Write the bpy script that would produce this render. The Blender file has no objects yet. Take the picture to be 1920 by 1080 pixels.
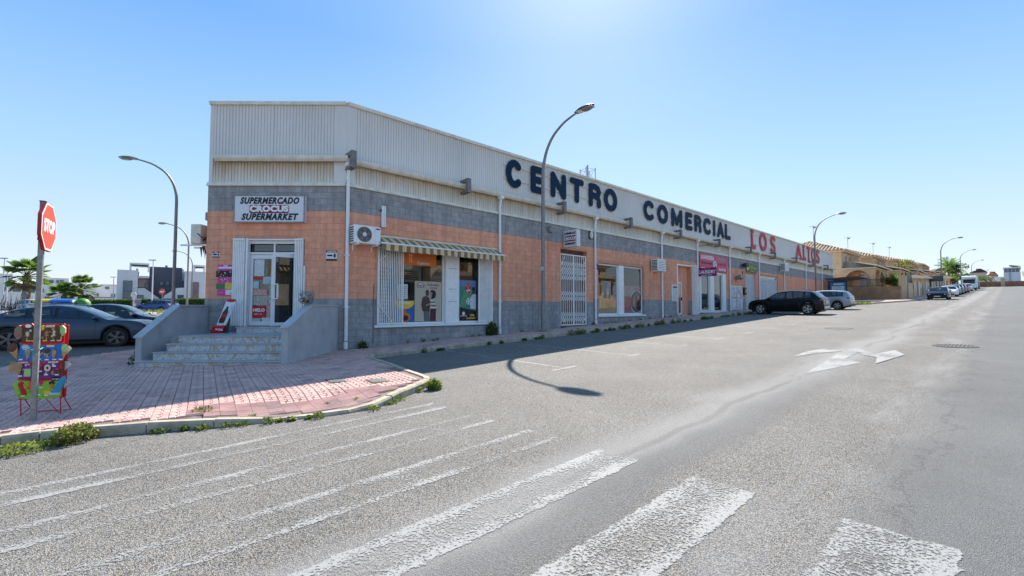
import bpy, bmesh, math, random
from mathutils import Matrix, Vector
random.seed(7)
R = math.radians
sc = bpy.context.scene
COL = sc.collection

# ---------------------------------------------------------------- camera, sky, sun, exposure
CZ = 1.30
cam = bpy.data.cameras.new('camera'); cam.lens = 16.0; cam.sensor_width = 36.0
cam.clip_start = 0.05; cam.clip_end = 3000
cam_o = bpy.data.objects.new('camera', cam); COL.objects.link(cam_o)
cam_o.location = (0, 0, CZ); cam_o.rotation_euler = (R(90 + 2.55), 0, 0)
sc.camera = cam_o
SUN_EL, SUN_AZ = 42.5, 10.0          # azimuth clockwise from +Y
world = bpy.data.worlds.new('World'); sc.world = world; world.use_nodes = True
nt = world.node_tree; nt.nodes.clear()
sky = nt.nodes.new('ShaderNodeTexSky'); sky.sky_type = 'NISHITA'; sky.sun_disc = False
sky.sun_elevation = R(SUN_EL); sky.sun_rotation = R(SUN_AZ)
sky.altitude = 50; sky.air_density = 1.0; sky.dust_density = 0.9; sky.ozone_density = 1.6
SKY = 0.06
bg = nt.nodes.new('ShaderNodeBackground'); bg.inputs['Strength'].default_value = SKY
wo = nt.nodes.new('ShaderNodeOutputWorld')
# the clear blue of a dry day: the Nishita sky blended with an even blue that pales to the horizon all the way round
tcw = nt.nodes.new('ShaderNodeTexCoord'); spw = nt.nodes.new('ShaderNodeSeparateXYZ'); nt.links.new(tcw.outputs['Generated'], spw.inputs[0])
crw = nt.nodes.new('ShaderNodeValToRGB'); nt.links.new(spw.outputs[2], crw.inputs[0])
SKYRAMP = [(0.0,(.40,.425,.455)),(.06,(.345,.40,.465)),(.25,(.205,.34,.49)),(.50,(.072,.21,.455)),(1.0,(.09,.22,.43))]
while len(crw.color_ramp.elements) < len(SKYRAMP): crw.color_ramp.elements.new(.5)
for e_, (p_, c_) in zip(crw.color_ramp.elements, SKYRAMP): e_.position = p_; e_.color = (*c_, 1)
scw = nt.nodes.new('ShaderNodeMix'); scw.data_type = 'RGBA'; scw.blend_type = 'MULTIPLY'; scw.inputs[0].default_value = 1
scw.inputs[7].default_value = (1/SKY,)*3+(1,); nt.links.new(crw.outputs[0], scw.inputs[6])
mxw = nt.nodes.new('ShaderNodeMix'); mxw.data_type = 'RGBA'; mxw.inputs[0].default_value = .72
nt.links.new(sky.outputs[0], mxw.inputs[6]); nt.links.new(scw.outputs[2], mxw.inputs[7])
nt.links.new(mxw.outputs[2], bg.inputs[0]); nt.links.new(bg.outputs[0], wo.inputs[0])
sl = bpy.data.lights.new('sun', 'SUN'); sl.energy = 4.2; sl.angle = R(0.5); sl.color = (1.0, 0.94, 0.85)
so = bpy.data.objects.new('sun', sl); COL.objects.link(so)
sd = Vector((math.sin(R(SUN_AZ))*math.cos(R(SUN_EL)), math.cos(R(SUN_AZ))*math.cos(R(SUN_EL)), math.sin(R(SUN_EL))))
so.rotation_euler = (-sd).to_track_quat('-Z', 'Y').to_euler(); so.location = sd*60
sc.view_settings.view_transform = 'Standard'; sc.view_settings.look = 'None'
sc.view_settings.exposure = 1.24; sc.view_settings.gamma = 1.0
sc.view_settings.use_curve_mapping = False
sc.render.engine = 'CYCLES'
sc.cycles.max_bounces = 7; sc.cycles.diffuse_bounces = 4; sc.cycles.transparent_max_bounces = 12

# ---------------------------------------------------------------- frames of reference
XC, YC = -5.3104, 14.4                       # street corner of the shopping centre
TH = R(47.4346)
D = (math.sin(TH), math.cos(TH)); N = (D[1], -D[0])   # along the long wall, outwards to the road
ROTW = math.atan2(D[1], D[0])
def uvof(X, Y): return ((X-XC)*D[0]+(Y-YC)*D[1], (X-XC)*N[0]+(Y-YC)*N[1])
def xyof(u, v): return (XC+u*D[0]+v*N[0], YC+u*D[1]+v*N[1])
def sstep(a, b, x):
    t = min(1, max(0, (x-a)/(b-a))); return t*t*(3-2*t)
def g(X, Y):                                  # height of the asphalt
    u, v = uvof(X, Y)
    e = max(0, min(u, 110)-40)
    p = -.13 + .037*min(u, 172) + .00006*e*e + (.0084*(min(u, 172)-110) if u > 110 else 0)
    p = max(p, -1.6)
    if Y < 28: q = max(-1.6, -.1 + .05*(Y-16))
    else: q = .5 + .3*(1-math.exp(-(Y-28)*.05/.3))
    k = sstep(-9, -13.5, X) if Y < 15 else sstep(0, -5, u+ .2*(v+8))
    return p*(1-k)+q*k
def guv(u, v): return g(*xyof(u, v))
def pw(u, v, dz=0): x, y = xyof(u, v); return (x, y, g(x, y)+dz)

# ---------------------------------------------------------------- mesh builder
class MB:
    def __init__(s): s.v = []; s.f = []; s.m = []
    def add(s, vs, fs, mi=0):
        n = len(s.v); s.v += [tuple(a) for a in vs]
        for f in fs: s.f.append(tuple(i+n for i in f)); s.m.append(mi)
        return s
    def box(s, x0, x1, y0, y1, z0, z1, mi=0, mx=None):
        vs = [(x0,y0,z0),(x1,y0,z0),(x1,y1,z0),(x0,y1,z0),(x0,y0,z1),(x1,y0,z1),(x1,y1,z1),(x0,y1,z1)]
        if mx is not None: vs = [tuple(mx @ Vector(p)) for p in vs]
        return s.add(vs, [(0,3,2,1),(4,5,6,7),(0,1,5,4),(1,2,6,5),(2,3,7,6),(3,0,4,7)], mi)
    def bbox(s, x0, x1, y0, y1, z0, z1, b=.02, mi=0):     # box with its vertical/front edges chamfered
        pts = [(x0+b,z0),(x1-b,z0),(x1,z0+b),(x1,z1-b),(x1-b,z1),(x0+b,z1),(x0,z1-b),(x0,z0+b)]
        inn = [(min(max(x,x0+b),x1-b), min(max(z,z0+b),z1-b)) for x, z in pts]
        vs = [(x,y0,z) for x,z in inn]+[(x,y0+b,z) for x,z in pts]+[(x,y1,z) for x,z in pts]
        fs = [(0,2,4,6)]
        for i in range(8):
            j = (i+1) % 8; fs += [(i,i+8,j+8,j), (i+8,i+16,j+16,j+8)]
        fs[0] = (0,1,2,3,4,5,6,7); fs.append(tuple(range(23,15,-1)))
        return s.add(vs, fs, mi)
    def quad(s, a, b, c, d, mi=0): return s.add([a,b,c,d], [(0,1,2,3)], mi)
    def prism(s, poly, y0, y1, mi=0, ax='y'):              # poly in xz (ax y), yz (ax x) or xy (ax z)
        n = len(poly)
        def P(p, t): return (p[0],t,p[1]) if ax == 'y' else ((t,p[0],p[1]) if ax == 'x' else (p[0],p[1],t))
        vs = [P(p,y0) for p in poly]+[P(p,y1) for p in poly]
        fs = [tuple(range(n)), tuple(range(2*n-1,n-1,-1))]+[(i,i+n,(i+1)%n+n,(i+1)%n) for i in range(n)]
        return s.add(vs, fs, mi)
    def cyl(s, p, q, r, n=10, r2=None, mi=0, cap=True):
        p, q = Vector(p), Vector(q); r2 = r if r2 is None else r2
        w = (q-p).normalized(); a = w.orthogonal().normalized(); b = w.cross(a)
        vs = []
        for c, rr in ((p,r),(q,r2)):
            vs += [c+(a*math.cos(2*math.pi*i/n)+b*math.sin(2*math.pi*i/n))*rr for i in range(n)]
        fs = [(i,(i+1)%n,(i+1)%n+n,i+n) for i in range(n)]
        if cap: fs += [tuple(range(n-1,-1,-1)), tuple(range(n,2*n))]
        return s.add(vs, fs, mi)
    def tube(s, path, r, n=8, mi=0):
        P = [Vector(p) for p in path]; k = len(P); rs = r if isinstance(r, (list,tuple)) else [r]*k
        vs = []; a = None
        for i in range(k):
            t = (P[min(i+1,k-1)]-P[max(i-1,0)]).normalized()
            a = t.orthogonal().normalized() if a is None else (a-t*a.dot(t)).normalized()
            b = t.cross(a)
            vs += [P[i]+(a*math.cos(2*math.pi*j/n)+b*math.sin(2*math.pi*j/n))*rs[i] for j in range(n)]
        fs = [(i*n+j, i*n+(j+1)%n, (i+1)*n+(j+1)%n, (i+1)*n+j) for i in range(k-1) for j in range(n)]
        fs += [tuple(range(n-1,-1,-1)), tuple(range((k-1)*n,k*n))]
        return s.add(vs, fs, mi)
    def lathe(s, prof, n=16, c=(0,0,0), ax='z', mi=0):
        vs = []
        for r, h in prof:
            for i in range(n):
                a = 2*math.pi*i/n; x, y = r*math.cos(a), r*math.sin(a)
                p = (x,y,h) if ax == 'z' else ((x,h,y) if ax == 'y' else (h,x,y))
                vs.append((p[0]+c[0],p[1]+c[1],p[2]+c[2]))
        k = len(prof)
        return s.add(vs, [(i*n+j,i*n+(j+1)%n,(i+1)*n+(j+1)%n,(i+1)*n+j) for i in range(k-1) for j in range(n)], mi)
    def ell(s, c, r, n=10, k=6, mi=0, mx=None):
        vs = []; 
        for i in range(k+1):
            t = math.pi*i/k
            for j in range(n):
                a = 2*math.pi*j/n; vs.append((c[0]+r[0]*math.sin(t)*math.cos(a), c[1]+r[1]*math.sin(t)*math.sin(a), c[2]+r[2]*math.cos(t)))
        if mx is not None: vs = [tuple(mx @ Vector(p)) for p in vs]
        return s.add(vs, [(i*n+j,(i+1)*n+j,(i+1)*n+(j+1)%n,i*n+(j+1)%n) for i in range(k) for j in range(n)], mi)
    def xf(s, mx): s.v = [tuple(mx @ Vector(p)) for p in s.v]; return s
    def mesh(s, name, mats, smooth=None):
        me = bpy.data.meshes.new(name); me.from_pydata(s.v, [], s.f)
        for m in (mats if isinstance(mats, (list,tuple)) else [mats]): me.materials.append(m)
        if any(s.m): me.polygons.foreach_set('material_index', s.m)
        bm = bmesh.new(); bm.from_mesh(me)
        bmesh.ops.recalc_face_normals(bm, faces=bm.faces) if smooth != 'raw' else None
        bm.to_mesh(me); bm.free()
        if smooth and smooth != 'raw':
            me.polygons.foreach_set('use_smooth', [True]*len(me.polygons)); me.set_sharp_from_angle(angle=R(smooth))
        me.update(); return me
    def build(s, name, mats, parent=None, smooth=None, loc=None, rotz=0):
        o = bpy.data.objects.new(name, s.mesh(name, mats, smooth)); COL.objects.link(o)
        if parent: o.parent = parent
        if loc: o.location = loc
        if rotz: o.rotation_euler = (0,0,rotz)
        return o
def inst(name, me, parent=None, loc=(0,0,0), rot=(0,0,0), scale=(1,1,1)):
    o = bpy.data.objects.new(name, me); COL.objects.link(o); o.parent = parent
    o.location = loc; o.rotation_euler = rot; o.scale = scale; return o
def tag(o, label=None, cat=None, group=None, kind=None):
    if label: o['label'] = label
    if cat: o['category'] = cat
    if group: o['group'] = group
    if kind: o['kind'] = kind
    return o
def thing(name, label, cat, loc=(0,0,0), rotz=0, group=None):
    o = bpy.data.objects.new(name, None); COL.objects.link(o); o.empty_display_size = .2
    o.location = loc; o.rotation_euler = (0,0,rotz); return tag(o, label, cat, group)
def wthing(name, label, cat, u, v, z, group=None): x, y = xyof(u, v); return thing(name, label, cat, (x,y,z), ROTW, group)
def dup(o, parent=None):
    c = o.copy(); COL.objects.link(c); c.parent = parent
    for ch in list(o.children): dup(ch, c)
    return c
def txt(body, size, mat, parent, loc, rot=(R(90),0,0), shear=0, off=0.0, ext=.004, sx=1.0, name='lettering', align='CENTER', space=1.0):
    cu = bpy.data.curves.new('t', 'FONT'); cu.body = body; cu.size = size; cu.shear = shear; cu.offset = off; cu.extrude = ext
    cu.align_x = align; cu.align_y = 'CENTER'; cu.resolution_u = 3; cu.space_character = space
    t = bpy.data.objects.new('t', cu); COL.objects.link(t)
    dg = bpy.context.evaluated_depsgraph_get()
    me = bpy.data.meshes.new_from_object(t.evaluated_get(dg)); bpy.data.objects.remove(t); bpy.data.curves.remove(cu)
    me.materials.clear(); me.materials.append(mat); me.name = name
    return inst(name, me, parent, loc, rot, (sx,1,1))

# ---------------------------------------------------------------- materials
MATS = {}
def nd(t, typ, **kw):
    n = t.nodes.new(typ)
    for k, v in kw.items():
        if k in n.inputs: n.inputs[k].default_value = v
        else: setattr(n, k, v)
    return n
def mat(name, col, rough=.6, var=.12, scale=6, metal=0, bump=0, bscale=60, spec=.4, stretch=None, col2=None, coat=0, dirt=0, wpos=False, streak=0):
    """base colour varied by two noises (grain and wear); bump from a finer noise"""
    m = bpy.data.materials.new(name); m.use_nodes = True; t = m.node_tree; t.nodes.clear()
    out = nd(t,'ShaderNodeOutputMaterial'); p = nd(t,'ShaderNodeBsdfPrincipled')
    p.inputs['Roughness'].default_value = rough; p.inputs['Metallic'].default_value = metal
    p.inputs['Specular IOR Level'].default_value = spec; p.inputs['Coat Weight'].default_value = coat; p.inputs['Coat Roughness'].default_value = .05
    tc = nd(t,'ShaderNodeTexCoord'); mp = nd(t,'ShaderNodeMapping'); t.links.new(nd(t,'ShaderNodeNewGeometry').outputs['Position'] if wpos else tc.outputs['Object'], mp.inputs[0])
    if stretch: mp.inputs['Scale'].default_value = stretch
    n1 = nd(t,'ShaderNodeTexNoise', Scale=scale, Detail=5.0, Roughness=.6); t.links.new(mp.outputs[0], n1.inputs[0])
    mx = nd(t,'ShaderNodeMix', data_type='RGBA')
    c2 = col2 or tuple(c*(1-2*var) for c in col); c1 = tuple(min(1,c*(1+var)) for c in col)
    mx.inputs[6].default_value = (*c1,1); mx.inputs[7].default_value = (*c2,1)
    rp = nd(t,'ShaderNodeMapRange'); rp.inputs[1].default_value=.3; rp.inputs[2].default_value=.75
    t.links.new(n1.outputs[0], rp.inputs[0]); t.links.new(rp.outputs[0], mx.inputs[0])
    src = mx.outputs[2]
    if dirt:
        n3 = nd(t,'ShaderNodeTexNoise', Scale=1.3, Detail=8.0, Roughness=.7); t.links.new(mp.outputs[0], n3.inputs[0])
        r3 = nd(t,'ShaderNodeMapRange'); r3.inputs[1].default_value=.5; r3.inputs[2].default_value=.75; r3.inputs[4].default_value = dirt
        t.links.new(n3.outputs[0], r3.inputs[0])
        m3 = nd(t,'ShaderNodeMix', data_type='RGBA'); m3.inputs[7].default_value = (.11,.095,.075,1)
        t.links.new(src, m3.inputs[6]); t.links.new(r3.outputs[0], m3.inputs[0]); src = m3.outputs[2]
    if streak:                          # rain streaks and faded runs down the wall
        gp = nd(t,'ShaderNodeNewGeometry'); m4 = nd(t,'ShaderNodeMapping'); m4.inputs['Scale'].default_value = (2.6,2.6,.22); t.links.new(gp.outputs['Position'], m4.inputs[0])
        n4 = nd(t,'ShaderNodeTexNoise', Scale=1.5, Detail=7.0, Roughness=.72); t.links.new(m4.outputs[0], n4.inputs[0])
        r4 = nd(t,'ShaderNodeMapRange'); r4.inputs[1].default_value=.42; r4.inputs[2].default_value=.70; r4.inputs[3].default_value = 1.05; r4.inputs[4].default_value = 1-streak; t.links.new(n4.outputs[0], r4.inputs[0])
        c4 = nd(t,'ShaderNodeCombineColor'); [t.links.new(r4.outputs[0], c4.inputs[i]) for i in range(3)]
        m5 = nd(t,'ShaderNodeMix', data_type='RGBA', blend_type='MULTIPLY'); m5.inputs[0].default_value = 1; t.links.new(src, m5.inputs[6]); t.links.new(c4.outputs[0], m5.inputs[7]); src = m5.outputs[2]
    t.links.new(src, p.inputs['Base Color'])
    if bump:
        n2 = nd(t,'ShaderNodeTexNoise', Scale=bscale, Detail=4.0); t.links.new(mp.outputs[0], n2.inputs[0])
        b = nd(t,'ShaderNodeBump', Strength=bump, Distance=.02); t.links.new(n2.outputs[0], b.inputs['Height']); t.links.new(b.outputs[0], p.inputs['Normal'])
    t.links.new(p.outputs[0], out.inputs[0]); MATS[name] = m; return m
def glass(name, tint=(.75,.82,.84), refl=.10, trans=.8, rough=.0):
    m = bpy.data.materials.new(name); m.use_nodes = True; t = m.node_tree; t.nodes.clear()
    out = nd(t,'ShaderNodeOutputMaterial'); tr = nd(t,'ShaderNodeBsdfTransparent'); tr.inputs[0].default_value = (*[c*trans for c in tint],1)
    gl = nd(t,'ShaderNodeBsdfGlossy', Roughness=rough); gl.inputs[0].default_value = (.95,.97,1,1)
    lw = nd(t,'ShaderNodeLayerWeight', Blend=.5); pw_ = nd(t,'ShaderNodeMath', operation='POWER'); t.links.new(lw.outputs['Facing'], pw_.inputs[0]); pw_.inputs[1].default_value = 5.0
    mm = nd(t,'ShaderNodeMapRange'); mm.inputs[1].default_value=0; mm.inputs[2].default_value=1; mm.inputs[3].default_value=refl; mm.inputs[4].default_value=1
    t.links.new(pw_.outputs[0], mm.inputs[0])
    mx = nd(t,'ShaderNodeMixShader'); t.links.new(mm.outputs[0], mx.inputs[0]); t.links.new(tr.outputs[0], mx.inputs[1]); t.links.new(gl.outputs[0], mx.inputs[2])
    t.links.new(mx.outputs[0], out.inputs[0]); MATS[name] = m; return m

grey_blocks = [mat('painted grey block %d' % i, tuple(c*k for c in (.36,.355,.355)), .9, .12, 5, bump=.9, bscale=26, spec=.2, dirt=.3, wpos=True, streak=.3) for i, k in enumerate((1,.93,1.06))]; grey_block = grey_blocks[0]
orange_blocks = [mat('painted orange block %d' % i, tuple(c*k for c in (.82,.385,.245)), .9, .07, 5, bump=.9, bscale=26, spec=.2, dirt=.16, wpos=True, streak=.2) for i, k in enumerate((1,.95,1.03))]; orange_block = orange_blocks[0]
grey_joint = mat('grey joint', (.25,.253,.26), .95, .1, wpos=True)
orange_joint = mat('orange joint', (.63,.30,.19), .95, .1, wpos=True)
white_paint = mat('white painted metal', (.85,.85,.835), .45, .06, 5)
white_pvc = mat('white window profile', (.80,.80,.80), .35, .04, 4)
cream_paint = mat('cream painted metal', (.74,.70,.60), .5, .12, 4)
grey_steel = mat('grey steel', (.19,.18,.17), .6, .2, 8)
galv = mat('galvanised steel', (.27,.265,.25), .5, .2, 14, metal=.3)
dark_metal = mat('dark metal', (.03,.03,.032), .5, .2)
black_plastic = mat('black plastic', (.015,.015,.017), .5, .2)
letter_blue = mat('navy letter', (.006,.026,.062), .6, .12, 4, spec=.15)
letter_red = mat('red letter', (.56,.075,.10), .6, .15, 4, spec=.15)
kerb_stone = mat('kerb concrete', (.47,.395,.29), .9, .2, 5, bump=.35, bscale=40, dirt=.5, wpos=True)
pink_tile = mat('pink paving tile', (.63,.40,.345), .85, .14, 2.2, bump=.15, bscale=70, spec=.25, dirt=.4, wpos=True)
pink_tile2 = mat('pink paving tile worn', (.54,.345,.30), .85, .16, 2.5, bump=.15, bscale=70, spec=.25, dirt=.5, wpos=True)
joint_dirt = mat('paving joint', (.24,.17,.145), .95, .25, 8, wpos=True)
render_grey = mat('grey rendered wall', (.43,.43,.435), .75, .1, 2.0, bump=.08, dirt=.35)
recess_shade = mat('dark recess shade', (.05,.047,.045), .9, .2)  # dark colour for the painted shade of the house wing openings
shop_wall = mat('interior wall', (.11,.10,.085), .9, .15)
window_glass = glass('window glass', (.93,.95,.95), refl=.06, trans=.92)
dark_glass = glass('tinted glass', (.35,.42,.45), .10, .5)
def leaf(name, c):
    m = mat(name, c, .55, .3, 3); t = m.node_tree; o = [n for n in t.nodes if n.type == 'OUTPUT_MATERIAL'][0]; p = [n for n in t.nodes if n.type == 'BSDF_PRINCIPLED'][0]
    tr = nd(t,'ShaderNodeBsdfTranslucent'); tr.inputs[0].default_value = (min(1,c[0]*1.9),min(1,c[1]*1.9),c[2]*1.2,1); a = nd(t,'ShaderNodeMixShader'); a.inputs[0].default_value = .45
    t.links.new(p.outputs[0], a.inputs[1]); t.links.new(tr.outputs[0], a.inputs[2]); t.links.new(a.outputs[0], o.inputs[0]); return m
leaf_a = leaf('leaf green', (.075,.13,.025)); leaf_b = leaf('leaf dark green', (.038,.078,.02)); leaf_c = leaf('leaf yellow green', (.15,.18,.03))
bark = mat('bark', (.17,.12,.08), .9, .3, 9, bump=.5, bscale=25)
# ---------------------------------------------------------------- asphalt
def asphalt():
    m = bpy.data.materials.new('asphalt'); m.use_nodes = True; t = m.node_tree; t.nodes.clear(); L = t.links.new
    out = nd(t,'ShaderNodeOutputMaterial'); p = nd(t,'ShaderNodeBsdfPrincipled', Roughness=.85); p.inputs['Specular IOR Level'].default_value = .25
    tc = nd(t,'ShaderNodeTexCoord'); sp = nd(t,'ShaderNodeSeparateXYZ'); L(tc.outputs['Object'], sp.inputs[0])
    def math_(op, a, b=None, c=None):
        n = nd(t,'ShaderNodeMath', operation=op)
        for i, x in enumerate((a,b,c)):
            if x is None: continue
            if isinstance(x, (int,float)): n.inputs[i].default_value = x
            else: L(x, n.inputs[i])
        return n.outputs[0]
    def noise(scale, detail=4, rough=.6, stretch=None):
        mp = nd(t,'ShaderNodeMapping'); L(tc.outputs['Object'], mp.inputs[0])
        if stretch: mp.inputs['Scale'].default_value = stretch
        n = nd(t,'ShaderNodeTexNoise', Scale=scale, Detail=detail, Roughness=rough); L(mp.outputs[0], n.inputs[0]); return n.outputs[0]
    def ramp(x, a, b, lo=0., hi=1.):
        n = nd(t,'ShaderNodeMapRange'); n.interpolation_type = 'SMOOTHSTEP'
        for i, q in enumerate((a,b,lo,hi)): n.inputs[i+1].default_value = q
        L(x, n.inputs[0]); return n.outputs[0]
    def mixc(f, a, b, blend='MIX'):
        n = nd(t,'ShaderNodeMix', data_type='RGBA', blend_type=blend)
        if isinstance(f, float): n.inputs[0].default_value = f
        else: L(f, n.inputs[0])
        for i, x in ((6,a),(7,b)):
            if isinstance(x, tuple): n.inputs[i].default_value = (*x,1)
            else: L(x, n.inputs[i])
        return n.outputs[2]
    vo = nd(t,'ShaderNodeTexVoronoi', Scale=140.0); L(tc.outputs['Object'], vo.inputs[0])
    vs = nd(t,'ShaderNodeSeparateColor'); L(vo.outputs['Color'], vs.inputs[0])
    vo2 = nd(t,'ShaderNodeTexVoronoi', Scale=230.0); L(tc.outputs['Object'], vo2.inputs[0])
    vs2 = nd(t,'ShaderNodeSeparateColor'); L(vo2.outputs['Color'], vs2.inputs[0])
    stone = mixc(ramp(vs.outputs[0], .12, .82), (.076,.074,.07), (.325,.311,.289))
    stone = mixc(ramp(vs.outputs[1], .86, .92), stone, (.36,.28,.19))
    stone = mixc(ramp(vs2.outputs[0], .74, .80), stone, (.03,.029,.028))
    wv = math_('MULTIPLY', sp.outputs[1], -1.0)                     # v, metres out from the shop wall
    wob = math_('MULTIPLY_ADD', noise(.35,3), .9, -.45)
    vv = math_('ADD', wv, wob)
    newer = ramp(vv, 13.15, 13.75)
    fine = mixc(ramp(vs2.outputs[1], .2, .9), (.108,.107,.104), (.205,.202,.193))
    col = mixc(newer, stone, fine)
    big = ramp(noise(.55,6,.65), .3, .72, .84, 1.05)
    col = mixc(1.0, col, nd_rgb(t, big, L), 'MULTIPLY')
    # pale worn wheel tracks along the road
    tr = math_('MULTIPLY', ramp(math_('ABSOLUTE', math_('SUBTRACT', vv, 11.5)), .18, .75, 1, 0), ramp(noise(.5,5,.7,(.3,1.6,1)), .25,.52))
    col = mixc(math_('MULTIPLY', tr, .6), col, (.29,.281,.267))
    tr2 = math_('MULTIPLY', ramp(math_('ABSOLUTE', math_('SUBTRACT', vv, 13.1)), .08, .5, 1, 0), ramp(noise(.8,5,.7,(.3,1.6,1)), .4,.65))
    col = mixc(math_('MULTIPLY', tr2, .4), col, (.31,.305,.295))
    dk = math_('MULTIPLY', ramp(math_('ABSOLUTE', math_('SUBTRACT', vv, 11.93)), .10, .42, 1, 0), ramp(sp.outputs[0], 9, -1)); col = mixc(math_('MULTIPLY', dk, .55), col, (.10,.10,.10))
    tl = math_('MULTIPLY', ramp(math_('ABSOLUTE', math_('SUBTRACT', vv, 11.52)), .02, .09, 1, 0), ramp(noise(1.3,4,.6,(.3,1.6,1)), .35,.55)); col = mixc(math_('MULTIPLY', tl, .4), col, (.10,.096,.09))
    # stains and patches
    st = ramp(noise(.9,7,.7), .60, .72)
    inbay = ramp(wv, 8.2, 6.6)
    col = mixc(math_('MULTIPLY', math_('MULTIPLY', st, inbay), .55), col, (.055,.05,.048))
    # cracks
    c1 = ramp(math_('ABSOLUTE', math_('SUBTRACT', math_('MULTIPLY_ADD', noise(.8,6,.75), 1.6, wv), 14.45)), .008, .03, 1, 0)
    c2 = ramp(math_('ABSOLUTE', math_('SUBTRACT', math_('MULTIPLY_ADD', noise(.5,6,.7), 1.2, sp.outputs[0]), 41)), .03, .09, 1, 0)
    col = mixc(math_('MULTIPLY', math_('MAXIMUM', c1, c2), .38), col, (.05,.048,.045))
    L(col, p.inputs['Base Color'])
    bm_ = nd(t,'ShaderNodeBump', Strength=.55, Distance=.012); L(vo.outputs['Distance'], bm_.inputs['Height']); L(bm_.outputs[0], p.inputs['Normal'])
    L(p.outputs[0], out.inputs[0]); return m
def nd_rgb(t, x, L):
    n = nd(t,'ShaderNodeCombineColor'); [L(x, n.inputs[i]) for i in range(3)]; return n.outputs[0]
asphalt_m = asphalt()

def road_paint(name, thr=.5, hw=0, hl=2.44, col=(.30,.295,.282), edge=.26):
    """white road paint worn through by traffic: noise holes and ragged rims let the asphalt below show"""
    m = bpy.data.materials.new(name); m.use_nodes = True; t = m.node_tree; t.nodes.clear(); L = t.links.new
    out = nd(t,'ShaderNodeOutputMaterial'); p = nd(t,'ShaderNodeBsdfPrincipled', Roughness=.8); p.inputs['Base Color'].default_value = (*col,1)
    tr = nd(t,'ShaderNodeBsdfTransparent'); mx = nd(t,'ShaderNodeMixShader'); gp = nd(t,'ShaderNodeNewGeometry'); tc = nd(t,'ShaderNodeTexCoord')
    def noi(sc_, d, r): n = nd(t,'ShaderNodeTexNoise', Scale=sc_, Detail=d, Roughness=r); L(gp.outputs['Position'], n.inputs[0]); return n.outputs[0]
    n1, n2, n3 = noi(1.2,5.,.65), noi(48.,3.,.7), noi(9.,4.,.7)
    def m_(op, a, b):
        n = nd(t,'ShaderNodeMath', operation=op)
        for i, x in enumerate((a,b)):
            if isinstance(x,(int,float)): n.inputs[i].default_value = x
            else: L(x, n.inputs[i])
        return n.outputs[0]
    def mr(x, a, b, lo, hi):
        n = nd(t,'ShaderNodeMapRange'); L(x, n.inputs[0])
        for i, q in enumerate((a,b,lo,hi)): n.inputs[i+1].default_value = q
        return n.outputs[0]
    f = m_('ADD', n1, m_('SUBTRACT', m_('MULTIPLY', n2, 1.7), .4))      # about .5+.45
    if hw:
        sp = nd(t,'ShaderNodeSeparateXYZ'); L(tc.outputs['Object'], sp.inputs[0])
        wob = m_('MULTIPLY', m_('SUBTRACT', n3, .5), .10)
        ay = m_('ADD', m_('ABSOLUTE', sp.outputs[1], 0), wob); ax = m_('ADD', m_('ABSOLUTE', sp.outputs[0], 0), wob)
        f = m_('ADD', f, mr(ay, hw-.17, hw-.06, -edge*.5, edge*.5))
        f = m_('MULTIPLY', f, mr(ay, hw-.012, hw+.018, 1, .3)); f = m_('MULTIPLY', f, mr(ax, hl-.03, hl+.02, 1, .3))
    r = mr(f, .45+thr-.06, .45+thr+.16, 0, .93)
    L(r, mx.inputs[0]); L(tr.outputs[0], mx.inputs[1]); L(p.outputs[0], mx.inputs[2]); L(mx.outputs[0], out.inputs[0]); return m
paint_line = road_paint('worn line paint', .30)
paint_arrow = road_paint('worn arrow paint', .30)
STRIPES = [(7.98,8.45),(9.03,9.55),(10.13,10.66),(11.20,11.70),(12.24,12.78),(13.35,13.96)]
paint_stripes = [road_paint('worn stripe paint %d' % i, a, (STRIPES[i][1]-STRIPES[i][0])/2, edge=e) for i, (a, e) in enumerate(((.565,.30),(.56,.30),(.54,.28),(.49,.26),(.42,.16),(.35,.06)))]

dry_soil = mat('dry soil', (.30,.25,.19), .95, .2, .6, bump=.3, bscale=8)
# ground to the horizon, 6 cm below the asphalt
def grid_uv(us, vs, fz, name, m, kind='structure', label=None):
    b = MB(); nu, nv = len(us), len(vs)
    b.v = [(u, -v, fz(u, v)) for u in us for v in vs]
    b.f = [(i*nv+j, (i+1)*nv+j, (i+1)*nv+j+1, i*nv+j+1) for i in range(nu-1) for j in range(nv-1)]; b.m = [0]*len(b.f)
    o = b.build(name, m, smooth='raw', loc=(XC,YC,0), rotz=ROTW); return tag(o, label, kind=kind)
def steps_(a, b, s): n = max(1, round((b-a)/s)); return [a+(b-a)*i/n for i in range(n+1)]
us = [-900,-500,-250,-150]+steps_(-100,200,5)+[260,350,500,800,1500]
vs = [-1500,-800,-400,-250]+steps_(-160,60,5)+[100,200,500]
grid_uv(us, vs, lambda u,v: guv(u,v)-.06-(.35 if v > 17.5 and u < 160 else 0), 'ground', dry_soil, label='dry earth around the streets')
grid_uv(steps_(-60,30,1)+steps_(32,190,2), steps_(-80,17,1), lambda u,v: guv(u,v), 'road', asphalt_m, label='old sunlit grey asphalt road with parking bays')

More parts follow.
